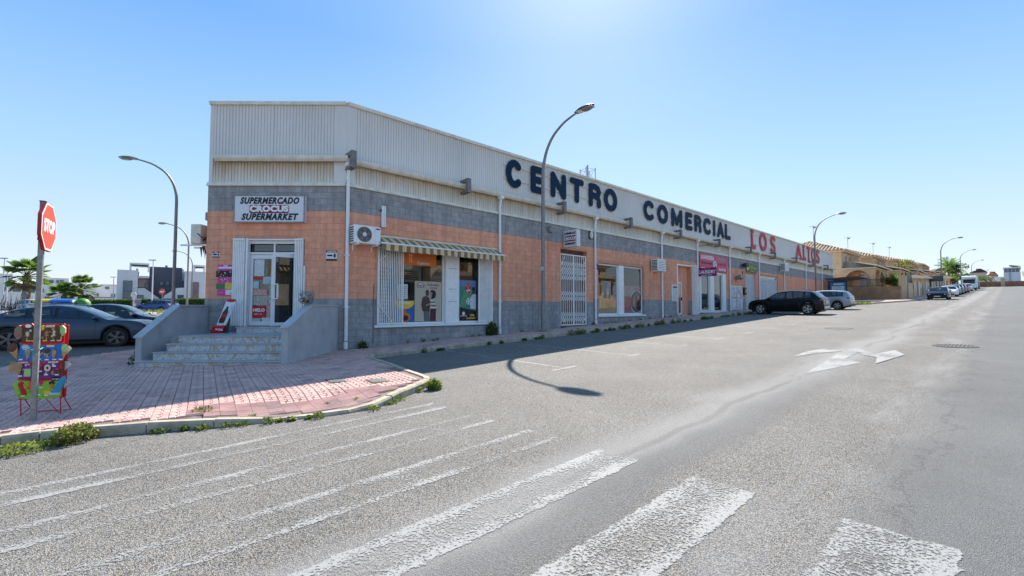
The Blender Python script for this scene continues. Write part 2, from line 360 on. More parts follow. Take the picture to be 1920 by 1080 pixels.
# ---------------------------------------------------------------- road markings (each one a strip that follows the asphalt)
def strip(name, pts, m, label=None, kind='structure', nsub=6, dz=.004, loc=None):
    """pts: quad in (u,v) a-b-c-d, subdivided along a-b and d-c; own origin at its centre"""
    cu = sum(p[0] for p in pts)/4; cv = sum(p[1] for p in pts)/4; x0, y0 = xyof(cu, cv); z0 = g(x0, y0)
    b = MB()
    for i in range(nsub+1):
        t = i/nsub
        for A, B in ((pts[0],pts[1]),(pts[3],pts[2])):
            u, v = A[0]+(B[0]-A[0])*t, A[1]+(B[1]-A[1])*t; b.v.append((u-cu, -(v-cv), guv(u,v)+dz-z0))
    b.f = [(2*i,2*i+2,2*i+3,2*i+1) for i in range(nsub)]; b.m = [0]*nsub
    return tag(b.build(name, m, smooth='raw', loc=(x0,y0,z0), rotz=ROTW), label, kind=kind)
for k, (v0, v1) in enumerate(STRIPES):
    v0 -= .04; v1 += .04
    strip('crosswalk_stripe', [(-6.75,v0),(-1.77,v0),(-1.77,v1),(-6.75,v1)], paint_stripes[k], 'worn white zebra crossing stripe on grey asphalt', nsub=12)
for k in range(1, 12):
    u = 2.35+2.72*(k-1)
    strip('bay_line', [(u+.05,1.98),(u-.33,7.5),(u-.25,7.5),(u+.13,1.98)], paint_line, 'thin white line between two parking bays', nsub=6)
    strip('bay_line', [(u-.75,7.36),(u+.05,7.36),(u+.05,7.46),(u-.75,7.46)], paint_line, 'thin white line between two parking bays', dz=.008, nsub=2)
for a, b_ in (((-14.59,13.05),(-11.98,13.8)),((-17.54,15.67),(-14.48,17.23)),((-19.5,17.6),(-15.5,19.7))):
    p, q = uvof(*a), uvof(*b_)
    strip('bay_line', [p, q, (q[0],q[1]+.11), (p[0],p[1]+.11)], paint_line, 'thin white bay line in the side street', nsub=4)
# direction arrow with two heads
def poly_mark(name, poly, m, label, dz=.006):
    cu, cv = poly[0]; x0, y0 = xyof(cu, cv); z0 = g(x0,y0)
    b = MB().add([(u-cu,-(v-cv),guv(u,v)+dz-z0) for u, v in poly], [tuple(range(len(poly)))])
    return tag(b.build(name, m, smooth='raw', loc=(x0,y0,z0), rotz=ROTW), label, kind='structure')
poly_mark('road_arrow', [(4.2,11.5),(5.4,11.43),(8.3,11.25),(9.5,11.35),(9.4,11.55),(8.3,11.58),(6.9,11.62),(6.55,11.98)], paint_arrow, 'worn white arrow stem on the asphalt')
poly_mark('road_arrow', [(6.7,10.64),(7.9,10.58),(9.1,10.83),(8.5,10.92),(8.85,11.22),(8.7,11.36),(8.2,11.12),(7.7,10.86)], paint_arrow, 'worn white arrow head pointing to the bays', .010)
poly_mark('road_arrow', [(9.3,11.45),(8.2,11.95),(9.35,12.2),(8.45,12.5),(6.5,12.25),(7.6,12.1),(7.9,11.8),(8.7,11.5)], paint_arrow, 'worn white arrow head pointing to the far lane', .014)
for i in range(9):
    u = 42+i*7.5; strip('lane_line', [(u,9.9),(u+2.6,9.9),(u+2.6,10.02),(u,10.02)], paint_line, 'worn dashed white line beside the parked cars', nsub=2)
for k in range(3): strip('crosswalk_stripe', [(66,11+k*1.5),(69,11+k*1.5),(69,11.6+k*1.5),(66,11.6+k*1.5)], paint_stripes[2], 'faint white stripe on the far road', nsub=2)
# manholes
iron = mat('cast iron', (.075,.066,.058), .7, .25, 20, bump=.4, bscale=60)
def manhole(name, u, v, r, label, slots):
    t = wthing(name, label, 'manhole', u, v, guv(u,v)); sl_ = math.atan(.037)
    t.rotation_euler = (0,-sl_,ROTW)
    b = MB().lathe([(r+.06,.004),(r+.06,.012),(r,.012),(r,.004)], 28); b.build('rim', iron, t)
    if slots:
        for k in range(-5,6):
            h = math.sqrt(max(.01, r*r-(k*.075)**2)); MB().box(-h,h,k*.075-.022,k*.075+.022,.003,.014).build('bar', iron, t)
        MB().lathe([(r,.004),(0,.004)],24).build('pit', black_plastic, t)
    else: MB().lathe([(r-.01,.003),(r-.01,.011),(r*.8,.013),(r*.78,.009),(r*.4,.009),(r*.38,.013),(0,.013)], 28).build('lid', iron, t)
manhole('manhole', 16.55, 9.5, .42, 'round iron manhole cover near the parking bays', False)
manhole('manhole', 11.2, 13.2, .40, 'round slotted iron drain cover in the far lane', True)

# ---------------------------------------------------------------- pavement, tiles, kerb
KERB = [(-16,1.2),(-11.5,3.4),(-9.0,4.45),(-7.2,5.15),(-6.18,5.57),(-5.48,5.85),(-4.0,6.18),(-2.81,6.55),(-2.10,7.0),(-1.80,7.8),(-1.58,8.6),(-1.63,9.05),(-2.19,9.91),(-2.95,11.15),(-3.75,12.3)]
KERB += [xyof(.15,1.95)]+[xyof(u,1.95) for u in (2,44)]+[xyof(46,4.3),xyof(57,7.0),xyof(62,7.5),xyof(172,7.5)]
def crspl(P, k=4):
    out = []
    for i in range(len(P)-1):
        a, b, c, d = [Vector(P[max(0,min(len(P)-1,i+j))]) for j in (-1,0,1,2)]
        for j in range(k):
            u = j/k; out.append(tuple(.5*((2*b)+(c-a)*u+(2*a-5*b+4*c-d)*u*u+(3*b-a-3*c+d)*u**3)))
    return out+[P[-1]]
KS = crspl(KERB[1:15])                           # rounded corner
def poff(X, Y):                                  # height of the pavement above the asphalt; dropped for the crossing
    d = math.hypot(X+3.0, (Y-6.7))
    return .13-.085*(1-sstep(.5, 1.5, d))
def xhi(Y):
    best = None
    for (x0,y0),(x1,y1) in zip(KS+KERB[15:], KS[1:]+KERB[15:]):
        if min(y0,y1) <= Y <= max(y0,y1) and y0 != y1:
            x = x0+(x1-x0)*(Y-y0)/(y1-y0); best = x if best is None else max(best, x)
    if best is None: best = KERB[4][0]+(Y-KERB[4][1])*2.1
    return best
def xlo(Y):
    if Y < 11.73: return -13.1-(11.73-Y)*.9
    if Y < 14.5: return -13.1+.22*(Y-11.73)
    u = (Y+.3-14.4)/D[1]; return xyof(u, -.35)[0]
def sheet(name, Y0, Y1, st, lo, hi, m, off):
    b = MB(); n = max(2, round((Y1-Y0)/st)); k = 14
    for i in range(n+1):
        Y = Y0+(Y1-Y0)*i/n; a, c = lo(Y), hi(Y)
        for j in range(k+1): X = a+(c-a)*j/k; b.v.append((X,Y,g(X,Y)+poff(X,Y)+off))
    b.f = [(i*(k+1)+j,i*(k+1)+j+1,(i+1)*(k+1)+j+1,(i+1)*(k+1)+j) for i in range(n) for j in range(k)]; b.m = [0]*len(b.f)
    return b.build(name, m, smooth='raw')
pav = tag(sheet('pavement', 4.0, 42.7, .15, xlo, lambda Y: xhi(Y)-.05, joint_dirt, -.022), 'pink tiled pavement around the corner and along the shop wall', kind='structure')
tag(sheet('pavement_strip', 14.3, 46, .5, lambda Y: -13.1+.22*(Y-11.73)-.45*max(0,Y-17)*.9, lambda Y: -9.6-.5*(Y-14.3), pink_tile2, 0), 'pink pavement along the side wall', kind='structure')
T = .20
def tile_mesh(kind):
    b = MB(); h = T/2-.0025; B = -.009
    b.box(-h,h,-h,h,-.03,B)
    if kind == 0:
        for x0,x1,y0,y1 in ((0,.60,.58,1),(.62,1,.42,1),(.40,1,0,.40),(0,.38,0,.56)):
            e = .036
            X0,X1,Y0,Y1 = [(-h+2*h*q) for q in (x0,x1,y0,y1)]
            X0+=e*T*.5; X1-=e*T*.5; Y0+=e*T*.5; Y1-=e*T*.5; c = .004
            vs = [(X0,Y0,B),(X1,Y0,B),(X1,Y1,B),(X0,Y1,B),(X0+c,Y0+c,.002),(X1-c,Y0+c,.002),(X1-c,Y1-c,.002),(X0+c,Y1-c,.002)]
            b.add(vs, [(4,5,6,7),(0,1,5,4),(1,2,6,5),(2,3,7,6),(3,0,4,7)])
    else:
        for k in range(4):
            y0 = -h+2*h*(k+.18)/4; y1 = -h+2*h*(k+.82)/4; c = .008
            vs = [(-h,y0,B),(h,y0,B),(h,y1,B),(-h,y1,B),(-h,y0+c,.007),(h,y0+c,.007),(h,y1-c,.007),(-h,y1-c,.007)]
            b.add(vs, [(4,5,6,7),(0,1,5,4),(1,2,6,5),(2,3,7,6),(3,0,4,7)])
    return b
tile_b = [tile_mesh(0), tile_mesh(1)]
tile_me = [[b.mesh('tile', m) for m in (pink_tile, pink_tile2)] for b in tile_b]
TD = Vector((.56,-.828)); TN = Vector((.828,.56)); TROT = math.atan2(-.828,.56)
def kerbdist(X, Y):
    d = 9
    for (x0,y0),(x1,y1) in zip(KERB[3:15], KERB[4:15]):
        dx, dy = x1-x0, y1-y0; t = min(1,max(0,((X-x0)*dx+(Y-y0)*dy)/(dx*dx+dy*dy))); d = min(d, math.hypot(X-x0-dx*t, Y-y0-dy*t))
    return d
def slopes(X, Y):
    e = .1; z = lambda x,y: g(x,y)+poff(x,y)
    return (z(X+e,Y)-z(X-e,Y))/(2*e), (z(X,Y+e)-z(X,Y-e))/(2*e)
cells = []
for i in range(-90, 75):
    for j in range(-95, 75):
        q = TD*(i*T)+TN*(j*T)+Vector((-4,9)); X, Y = q
        if not 4.2 < Y < 16.5 or X < -13.2: continue
        if X > xhi(Y)-.14 or X < xlo(Y)+.05: continue
        if kerbdist(X,Y) < .24: continue
        if -9.2 < X < -5.6 and Y > 11.9: continue
        if abs(X) > 1.22*Y+.5: continue
        tac = kerbdist(X,Y) < .95 and -4.6 < X < -1.5 and Y < 8.2
        cells.append((math.hypot(X,Y), X, Y, 1 if tac else 0))
# along the wall: tiles laid square to it
wcells = []
for i in range(0, 88):
    for j in range(10):
        u = 1.2+i*T; v = .12+j*T
        if v > 1.7: continue
        X, Y = xyof(u, v)
        if Y < 16.5 and X < xlo(Y): continue
        if Y < 16.5: continue
        wcells.append((X, Y))
cells.sort()
def tile_mx(X, Y, rot):
    sx, sy = slopes(X, Y); nrm = Vector((-sx,-sy,1)).normalized()
    q = Vector((0,0,1)).rotation_difference(nrm).to_matrix().to_4x4()
    return Matrix.Translation((X,Y,g(X,Y)+poff(X,Y)-.002+random.uniform(-.0015,.0015))) @ q @ Matrix.Rotation(rot,4,'Z')
far_tiles = MB()
for n_, (d_, X, Y, k) in enumerate(cells):
    rot = TROT+(random.choice((0,math.pi)) if k == 0 else math.pi/2); w = tile_mx(X, Y, rot)
    if n_ < 300:
        o = inst('tile', tile_me[k][0 if random.random() < .75 else 1], pav); o.matrix_local = w
    else: far_tiles.add([w @ Vector(p) for p in tile_b[k].v], tile_b[k].f, 0 if random.random() < .75 else 1)
for X, Y in wcells:
    w = tile_mx(X, Y, ROTW); b0 = tile_b[0]; far_tiles.add([w @ Vector(p) for p in b0.v], b0.f, 0 if random.random() < .7 else 1)
tag(far_tiles.build('tile_field', [pink_tile, pink_tile2], pav, smooth='raw'), kind='stuff')
far_sheet = MB()
for i in range(120):
    for j, (v0, v1) in enumerate(((.0,.9),(.9,1.82))):
        u = 18.4+i*.36; 
        if u > 61: break
        A = [(u,v0),(u+.345,v0),(u+.345,v1-.02),(u,v1-.02)]; far_sheet.add([(*xyof(*a), guv(*a)+.135) for a in A], [(0,1,2,3)])
far_sheet.build('tile_rows', pink_tile2, pav, smooth='raw')
# bump-out of the pavement beyond the building
pe = MB()
for i in range(64):
    u = 44.2+i*2
    def vo(u): 
        if u < 46: return 1.95+(u-44)*1.17
        if u < 57: return 4.3+(u-46)*.245
        if u < 62: return 7.0+(u-57)*.1
        return 7.5
    def vi(u): return .3 if u < 62 else 4.0
    for j in range(3):
        A = []
        for uu, jj in ((u,j),(u+2,j),(u+2,j+1),(u,j+1)):
            a, c = vi(uu), vo(uu)-.1; A.append((uu, a+(c-a)*jj/3))
        pe.add([(*xyof(*a), guv(*a)+.13) for a in A], [(0,1,2,3)])
pe.build('paving', pink_tile2, pav, smooth='raw')
# kerb stones
kb = tag(bpy.data.objects.new('kerb', None), 'weathered concrete kerb of the pavement', kind='structure'); COL.objects.link(kb)
def along(P, step):
    out = []; 
    for (x0,y0),(x1,y1) in zip(P, P[1:]):
        L = math.hypot(x1-x0,y1-y0); n = max(1, round(L/step))
        for i in range(n): out.append(((x0+(x1-x0)*i/n, y0+(y1-y0)*i/n), (x0+(x1-x0)*(i+1)/n, y0+(y1-y0)*(i+1)/n)))
    return out
kst = [(KS[i], KS[min(i+2,len(KS)-1)]) for i in range(0, len(KS)-1, 2)]+along(KERB[14:16], 1.0)+along(KERB[15:19], .62)+along(KERB[18:], 4.0)
for n_, (a, c) in enumerate(kst):
    dx, dy = c[0]-a[0], c[1]-a[1]; L = math.hypot(dx,dy); dx/=L; dy/=L; px, py = dy, -dx   # to the road side
    gp = .006; b = MB(); w = .13; jit = random.uniform(-.006,.006)
    def ring(p, s):
        X, Y = p[0]+dx*gp*s, p[1]+dy*gp*s; z = g(X,Y); h = poff(X-px*.1,Y-py*.1)+jit
        return [(X,Y,z-.15),(X+px*.0,Y+py*.0,z+h-.025),(X-px*.025,Y-py*.025,z+h+.002),(X-px*w,Y-py*w,z+h+.002),(X-px*w,Y-py*w,z-.1)]
    r0, r1 = ring(a,1), ring(c,-1)
    b.add(r0+r1, [(0,1,6,5),(1,2,7,6),(2,3,8,7),(3,4,9,8),(0,1,2,3,4),(9,8,7,6,5)]); b.build('kerb_stone', kerb_stone, kb)
# drain covers in the pavement
for (u, v) in ((-2.35,5.45),(-1.83,6.1)):
    x, y = xyof(u, v); t = thing('drain_cover', 'small iron drain cover in the pink paving nearer the steps' if u < -2 else 'small iron drain cover in the pink paving nearer the kerb tip', 'drain cover', (x,y,g(x,y)+poff(x,y)+.002), TROT)
    MB().box(-.24,.24,-.17,.17,-.02,.004).build('frame', iron, t)
    for k in range(9): MB().box(-.2,.2,-.14+k*.032,-.122+k*.032,.003,.010).build('bar', galv, t)
# ---------------------------------------------------------------- the shopping centre
Z = lambda u: .037*u                               # top of the pavement along the wall, near enough
bld = thing('shopping_centre', 'long low shopping centre of grey and orange painted block under white ribbed cladding', 'building', (XC,YC,0), ROTW)
FW = 4.389; LX, LY = -9.6995, 14.369
ROTF = math.atan2(YC-LY, XC-LX)
MF = Matrix.Translation((XC,YC,0)) @ Matrix.Rotation(ROTW,4,'Z')
FM = MF.inverted() @ Matrix.Translation((LX,LY,0)) @ Matrix.Rotation(ROTF,4,'Z')     # front frame -> building frame
I4 = Matrix.Identity(4)
LEN = 60.35; TOPB = 5.2
def low_u(u): return 1.6 if u < 13.0 else 1.8 if u < 24.4 else 2.0 if u < 35 else 2.2 if u < 47 else 2.4
# openings: x0,x1,z0,z1
OPW = [(1.10,6.06,.72,3.42),(10.32,12.32,.44,4.12),(13.24,17.6,.94,3.66),(21.5,23.45,.86,4.1),(24.55,28.95,1.1,3.9),(32.7,34.85,1.2,4.1),(35.7,40.35,1.95,4.12)]
OPF = [(1.18,2.90,.55,3.5)]
def cut(x0, x1, z0, z1, ops):
    """x-intervals of the course z0..z1 left over between the openings"""
    seg = [(x0,x1)]
    for a, b, c, d in ops:
        if z1 <= c+.03 or z0 >= d-.03: continue
        seg = [q for s0, s1 in seg for q in ((s0,min(s1,a)),(max(s0,b),s1)) if q[1]-q[0] > .03]
    return seg
blk_cache = {}
def blk_mesh(w, h, m):
    k = (round(w,2), round(h,2), m.name)
    if k not in blk_cache:
        b = MB(); c = .007; w2, h2 = w/2, h/2
        vs = [(-w2,.012,-h2),(w2,.012,-h2),(w2,.012,h2),(-w2,.012,h2),(-w2+c,0,-h2+c),(w2-c,0,-h2+c),(w2-c,0,h2-c),(-w2+c,0,h2-c)]
        b.add(vs, [(4,5,6,7),(0,1,5,4),(1,2,6,5),(2,3,7,6),(3,0,4,7)]); blk_cache[k] = (b, b.mesh('block', m, 'raw'))
    return blk_cache[k]
blk_field = MB(); nblk = 0
def lay(x0, x1, ops, lowf, mx, zbot, singles):
    global nblk
    for c in range(int(zbot/.2)-3, 26):
        z0, z1 = c*.2, c*.2+.2; off = .2 if c % 2 else 0
        xs = [x0]+[x for x in [x0+off+.4*i for i in range(1, int((x1-x0)/.4)+2)] if x0+.05 < x < x1-.05]+[x1]
        for a, b_ in zip(xs, xs[1:]):
            for s0, s1 in cut(a, b_, z0, z1, ops):
                um = (s0+s1)/2
                if z1 < zbot+Z(max(0,um))*(1 if singles != 'F' else 0)-.05: continue
                gm = z1 <= lowf(um)+.01 or z0 >= 4.39; vi_ = random.choice((0,0,1,2)); m = (grey_blocks if gm else orange_blocks)[vi_]
                w, h = s1-s0-.006, .195
                B, me = blk_mesh(w, h, m); T_ = mx @ Matrix.Translation((um, random.uniform(-.004,.004), (z0+z1)/2))
                hidden = singles == 'F' and ((z1 < .5) or (1.2 < um < 2.9 and z1 < .8))
                if nblk < 300 and not hidden and (singles == 'F' or um < 4.2):
                    o = inst('block', me, bld); o.matrix_local = T_; nblk += 1
                else: blk_field.add([T_ @ Vector(p) for p in B.v], B.f, vi_+(0 if gm else 3))
lay(0, FW, OPF, lambda u: 1.6, FM, -.4, 'F')
lay(.03, LEN, OPW, low_u, I4, -.2, 'W')
tag(blk_field.build('block_field', grey_blocks+orange_blocks, bld, smooth='raw'), kind='stuff')
# core of the walls (what the joints show), with real reveals
def core(x0, x1, ops, lowf, mx, name, th=.26, zb=-.8):
    xs = sorted({x0, x1, *[q for o in ops for q in o[:2]], *[q for q in (13.0,24.4,35,47) if x0 < q < x1]})
    b = MB()
    for a, c in zip(xs, xs[1:]):
        um = (a+c)/2; zs = sorted({zb, TOPB, 4.4, lowf(um), *[q for o in ops if o[0] <= um <= o[1] for q in o[2:]]})
        for z0, z1 in zip(zs, zs[1:]):
            zm = (z0+z1)/2
            if any(o[0] < um < o[1] and o[2] < zm < o[3] for o in ops): continue
            b.box(a, c, .007, th, z0, z1, 0 if (zm < lowf(um) or zm > 4.4) else 1)
    b.xf(mx).build(name, [grey_joint, orange_joint], bld)
core(.0, FW-.02, OPF, lambda u: 1.6, FM, 'wall'); core(.02, LEN, OPW, low_u, I4, 'wall')
# reveals get a painted skin
for (x0,x1,z0,z1), mx, lf in [(o,I4,low_u((o[0]+o[1])/2)) for o in OPW]+[(o,FM,1.6) for o in OPF]:
    for x, s in ((x0,1),(x1,-1)):
        rv = MB()
        for a, c, k in ((z0,min(lf,z1),0),(max(lf,z0),z1,1)):
            if c > a: rv.add([mx @ Vector(p) for p in ((x+s*.003,.0,a),(x+s*.003,.255,a),(x+s*.003,.255,c),(x+s*.003,.0,c))], [(0,1,2,3)], k)
        rv.build('reveal', [grey_block, orange_block], bld, smooth='raw')
    rv = MB(); rv.add([mx @ Vector(p) for p in ((x0,.0,z1-.003),(x1,.0,z1-.003),(x1,.255,z1-.003),(x0,.255,z1-.003))], [(0,1,2,3)], 1)
    rv.build('reveal', [grey_block, orange_block], bld, smooth='raw')
# back, side and end walls, roof slab
BL = MF.inverted() @ Vector((LX-12.0, LY+23.5, 0)); BLx, BLy = BL.x, BL.y
FL = FM @ Vector((0,0,0)); D_ = 20.0
def wallseg(p, q, z0, z1, th=.25, name='wall', m=orange_block):
    p, q = Vector((p[0],p[1],0)), Vector((q[0],q[1],0)); d = (q-p); L = d.length; d.normalize()
    mx = Matrix.Translation(p) @ Matrix.Rotation(math.atan2(d.y,d.x),4,'Z')
    MB().box(0,L,0,th,z0,z1).xf(mx).build(name, m, bld)
wallseg((BLx,BLy), (FL.x+.02,FL.y+.02), -1, 7.85); wallseg((LEN,D_), (BLx,BLy), -1, 7.85); wallseg((LEN-.0,.03), (LEN,D_), -1, 7.9, m=white_paint)
MB().prism([(FL.x+.3,FL.y+.4),(.2,.3),(LEN-.1,.3),(LEN-.1,D_),(BLx,BLy)], 5.2, 5.35, ax='z').build('roof', cream_paint, bld)
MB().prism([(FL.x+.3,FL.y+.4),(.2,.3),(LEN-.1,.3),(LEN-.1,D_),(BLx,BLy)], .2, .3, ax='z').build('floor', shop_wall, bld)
rw = MB(); P0 = FL+(Vector((BLx,BLy,0))-FL)*.42; P1 = Vector((BLx,BLy,0)); dd = (P1-P0).normalized(); nn = Vector((-dd.y,dd.x,0)); nn = nn if nn.x > 0 else -nn
rw.prism([tuple((P0+dd*.1+nn*.3).xy), tuple((P1-dd*.3+nn*.3).xy), tuple((P1-dd*.3+nn*9).xy), tuple((P0+dd*.1+nn*9).xy)], 5.36, 10.6, ax='z'); rw.build('rear_wing', orange_block, bld)
# inner partition a few metres behind the shop fronts
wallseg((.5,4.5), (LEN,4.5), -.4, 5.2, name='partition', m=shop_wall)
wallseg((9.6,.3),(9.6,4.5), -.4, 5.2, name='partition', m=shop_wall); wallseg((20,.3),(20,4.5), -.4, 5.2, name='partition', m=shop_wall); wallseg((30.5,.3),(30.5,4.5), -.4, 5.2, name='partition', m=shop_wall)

# ribbed cladding
def ribbed(name, col, rust):
    m = bpy.data.materials.new(name); m.use_nodes = True; t = m.node_tree; t.nodes.clear(); L = t.links.new
    out = nd(t,'ShaderNodeOutputMaterial'); p = nd(t,'ShaderNodeBsdfPrincipled', Roughness=.55)
    tc = nd(t,'ShaderNodeTexCoord'); sp = nd(t,'ShaderNodeSeparateXYZ'); L(tc.outputs['Object'], sp.inputs[0])
    mp = nd(t,'ShaderNodeMapping'); mp.inputs['Scale'].default_value = (3.0,3.0,.35); L(tc.outputs['Object'], mp.inputs[0])
    n = nd(t,'ShaderNodeTexNoise', Scale=2.2, Detail=6.0, Roughness=.7); L(mp.outputs[0], n.inputs[0])
    n2 = nd(t,'ShaderNodeTexNoise', Scale=.4, Detail=3.0); L(tc.outputs['Object'], n2.inputs[0])
    zr = nd(t,'ShaderNodeMapRange'); L(sp.outputs[2], zr.inputs[0])
    for i, q in enumerate(rust[:2]): zr.inputs[i+1].default_value = q
    ad = nd(t,'ShaderNodeMath', operation='MULTIPLY_ADD'); L(zr.outputs[0], ad.inputs[0]); ad.inputs[1].default_value = .55; L(n.outputs[0], ad.inputs[2])
    rr = nd(t,'ShaderNodeMapRange'); rr.inputs[1].default_value = .55; rr.inputs[2].default_value = 1.1; rr.inputs[4].default_value = rust[2]; L(ad.outputs[0], rr.inputs[0])
    mx = nd(t,'ShaderNodeMix', data_type='RGBA'); mx.inputs[6].default_value = (*col,1); mx.inputs[7].default_value = (.50,.32,.13,1); L(rr.outputs[0], mx.inputs[0])
    m2 = nd(t,'ShaderNodeMix', data_type='RGBA', blend_type='MULTIPLY'); m2.inputs[0].default_value = .35; L(mx.outputs[2], m2.inputs[6]); L(nd_rgb(t, n2.outputs[0], L), m2.inputs[7])
    L(m2.outputs[2], p.inputs['Base Color']); L(p.outputs[0], out.inputs[0]); return m
clad_up = ribbed('white ribbed cladding', (.84,.83,.80), (6.0,7.95,.2))
clad_lo = ribbed('cream stained ribbed cladding', (.84,.81,.72), (5.25,6.0,.85))
def clad(x0, x1, z0, z1, y, m, mx, pitch=.1):
    b = MB(); xs = []; n = round((x1-x0)/pitch); p = (x1-x0)/n
    for i in range(n):
        x = x0+i*p; xs += [(x,y),(x+.70*p,y),(x+.76*p,y+.020),(x+.94*p,y+.020)]
    xs.append((x1,y))
    b.v = [(x,yy,z) for x,yy in xs for z in (z0,z1)]
    b.f = [(2*i,2*i+2,2*i+3,2*i+1) for i in range(len(xs)-1)]; b.m = [0]*len(b.f)
    b.xf(mx).build('cladding_sheet', m, bld, smooth='raw')
bays = [0.27]+[4.57+5.585*i for i in range(10)]+[LEN]
for a, c in zip(bays, bays[1:]):
    clad(a, c-.006, 5.31, 6.03, .03, clad_lo, I4, .1 if a < 30 else .15); clad(a, c-.006, 6.03, 7.86, .02, clad_up, I4, .1 if a < 30 else .15)
for a, c in ((.12,2.05),(2.056,3.98)): clad(a, c, 5.31, 6.1, .03, clad_lo, FM); clad(a, c, 6.1, 7.86, .02, clad_up, FM)
# corner flashings, smooth
for mx, x0, x1 in ((FM,0,.12),(FM,3.98,FW),(I4,0,.27)):
    cf = MB(); cf.add([mx @ Vector(p) for p in ((x0,.016,5.31),(x1,.016,5.31),(x1,.016,7.86),(x0,.016,7.86))], [(0,1,2,3)])
    cf.build('corner_flashing', clad_up, bld, smooth='raw')
def rail(name, mx, x0, x1, prof, m): return MB().prism(prof, x0, x1, ax='x').xf(mx).build(name, m, bld)
for mx, a, c in ((FM,-.02,FW-.01),(I4,.02,LEN+.02)):
    rail('coping', mx, a, c, [(-.05,7.84),(.20,7.84),(.20,7.95),(-.05,7.95),(-.05,7.90),(-.035,7.87)], cream_paint)
    rail('drip_flashing', mx, a, c, [(-.07,5.20),(.2,5.20),(.2,5.315),(-.03,5.315),(-.04,5.25),(-.07,5.25)], cream_paint)
    rail('parapet_back', mx, a+.1, c-.1, [(.12,5.36),(.18,5.36),(.18,7.83),(.12,7.83)], cream_paint)
# gutter, one length per face
def gutter(mx, x0, x1, zc):
    prof = [(.0,zc+.08),(-.02,zc+.08),(-.06,zc-.02),(-.15,zc-.04),(-.20,zc+.02),(-.215,zc+.09),(-.235,zc+.10),(-.24,zc+.07),(-.22,zc-.0),(-.16,zc-.065),(-.05,zc-.05),(.0,zc+.03)]
    MB().prism(prof, x0, x1, ax='x').xf(mx).build('gutter', cream_paint, bld)
gutter(FM, .28, FW+.13, 6.03); gutter(I4, .0, LEN, 5.97)
# gutter brackets and stays
for i in range(8): MB().box(.4+i*.48,.46+i*.48,-.1,-.0,6.13,6.16).xf(FM).build('gutter_clip', dark_metal, bld)
for u in (.05,4.58,10.15,15.7,21.3,27.0,32.9,38.5,44.5,50.2,55.9):
    b = MB(); w = .075
    b.box(u-w,u+w,-.34,.02,6.14,6.25); b.box(u-w-.01,u+w+.01,-.46,-.34,5.72,6.26); b.box(u-w,u+w,-.34,.02,5.70,5.79)
    b.build('steel_bracket', grey_steel, bld)
# downpipes
def pipe(u, zt, zb_, mx=I4, y=-.075):
    b = MB(); r = .055
    b.tube([(u,-.14,zt),(u,-.13,zt-.14),(u,y,zt-.42),(u,y,zb_+.25)], r, 10); p = b.xf(mx).build('downpipe', white_paint, bld, smooth=50)
    k = MB(); k.cyl((u,y,zb_+.22),(u,y,zb_),.068,10)
    for z in (zb_+1.3, (zt+zb_)/2, zt-.55): k.box(u-.075,u+.075,y-.06,.0,z,z+.03)
    k.box(u-.10,u+.10,-.24,-.03,zt-.10,zt+.02)
    k.xf(mx).build('pipe_clip', white_paint, p, smooth=50)
for u in (-.02,6.46,12.9,19.5,24.2,29.5,35.5,41.9,48.7,54.8,59.6):
    pipe(u if u > 0 else .04, 5.92, Z(u)+.02)
MB().tube([(.98,-.02,2.1),(.98,-.02,.12)], .012, 6).build('gas_pipe', grey_steel, bld)
# ---- windows and doors: parts of the building
def win(x0, x1, z0, z1, y=.12, fr=.07, mx=I4, name='window', m=white_pvc, gl=window_glass, mull=(), parent=bld):
    b = MB()
    for a, c, d, e in ((x0,x0+fr,z0,z1),(x1-fr,x1,z0,z1),(x0+fr,x1-fr,z0,z0+fr),(x0+fr,x1-fr,z1-fr,z1)): b.box(a,c,y,y+.06,d,e)
    for a, w in mull: b.box(a-w/2,a+w/2,y+.002,y+.058,z0+fr,z1-fr)
    f = b.xf(mx).build(name, m, parent)
    MB().box(x0+fr,x1-fr,y+.025,y+.035,z0+fr,z1-fr).xf(mx).build('pane', gl, f); return f
# 1: shop window with shutter panel
s1 = MB().box(1.0,6.15,-.08,.24,.66,.74).build('sill', white_paint, bld)
win(1.14,3.86,.74,3.42,.14); win(4.50,6.02,.74,3.42,.14)
pp = MB(); 
pp.bbox(3.87,4.49,.02,.2,.74,3.42,.02); pp.build('pillar_cover', white_paint, bld)
for z in (1.55,2.02,2.8): MB().box(3.98,4.36,.012,.021,z,z+.012).build('slot', grey_steel, bld)
# 3: second window pair
MB().box(13.16,17.64,-.07,.24,.86,.945).build('sill', white_paint, bld)
win(13.26,15.12,.95,3.64,.12,.08); win(15.62,17.55,.95,3.64,.12,.08); MB().bbox(15.13,15.61,.04,.2,.95,3.65,.02).build('pillar_cover', white_paint, bld)
# roller-shuttered flat door and window at the far end
shut = mat('louvred shutter', (.46,.48,.50), .5, .1, 5)
def slats(x0, x1, z0, z1, y, par, pitch=.12):
    for k in range(int((z1-z0)/pitch)): MB().prism([(y,z0+k*pitch),(y+.02,z0+k*pitch+pitch-.01),(y+.035,z0+k*pitch+pitch-.01),(y+.035,z0+k*pitch)], x0, x1, ax='x').build('slat', shut, par)
f = win(32.72,34.83,1.22,4.08,.10,.09, mull=((33.8,.09),)); slats(32.83,34.72,1.33,3.97,.09,f)
f = win(35.72,40.33,1.97,4.10,.10,.09, mull=((38.0,.10),)); slats(35.83,40.22,2.08,3.98,.09,f)
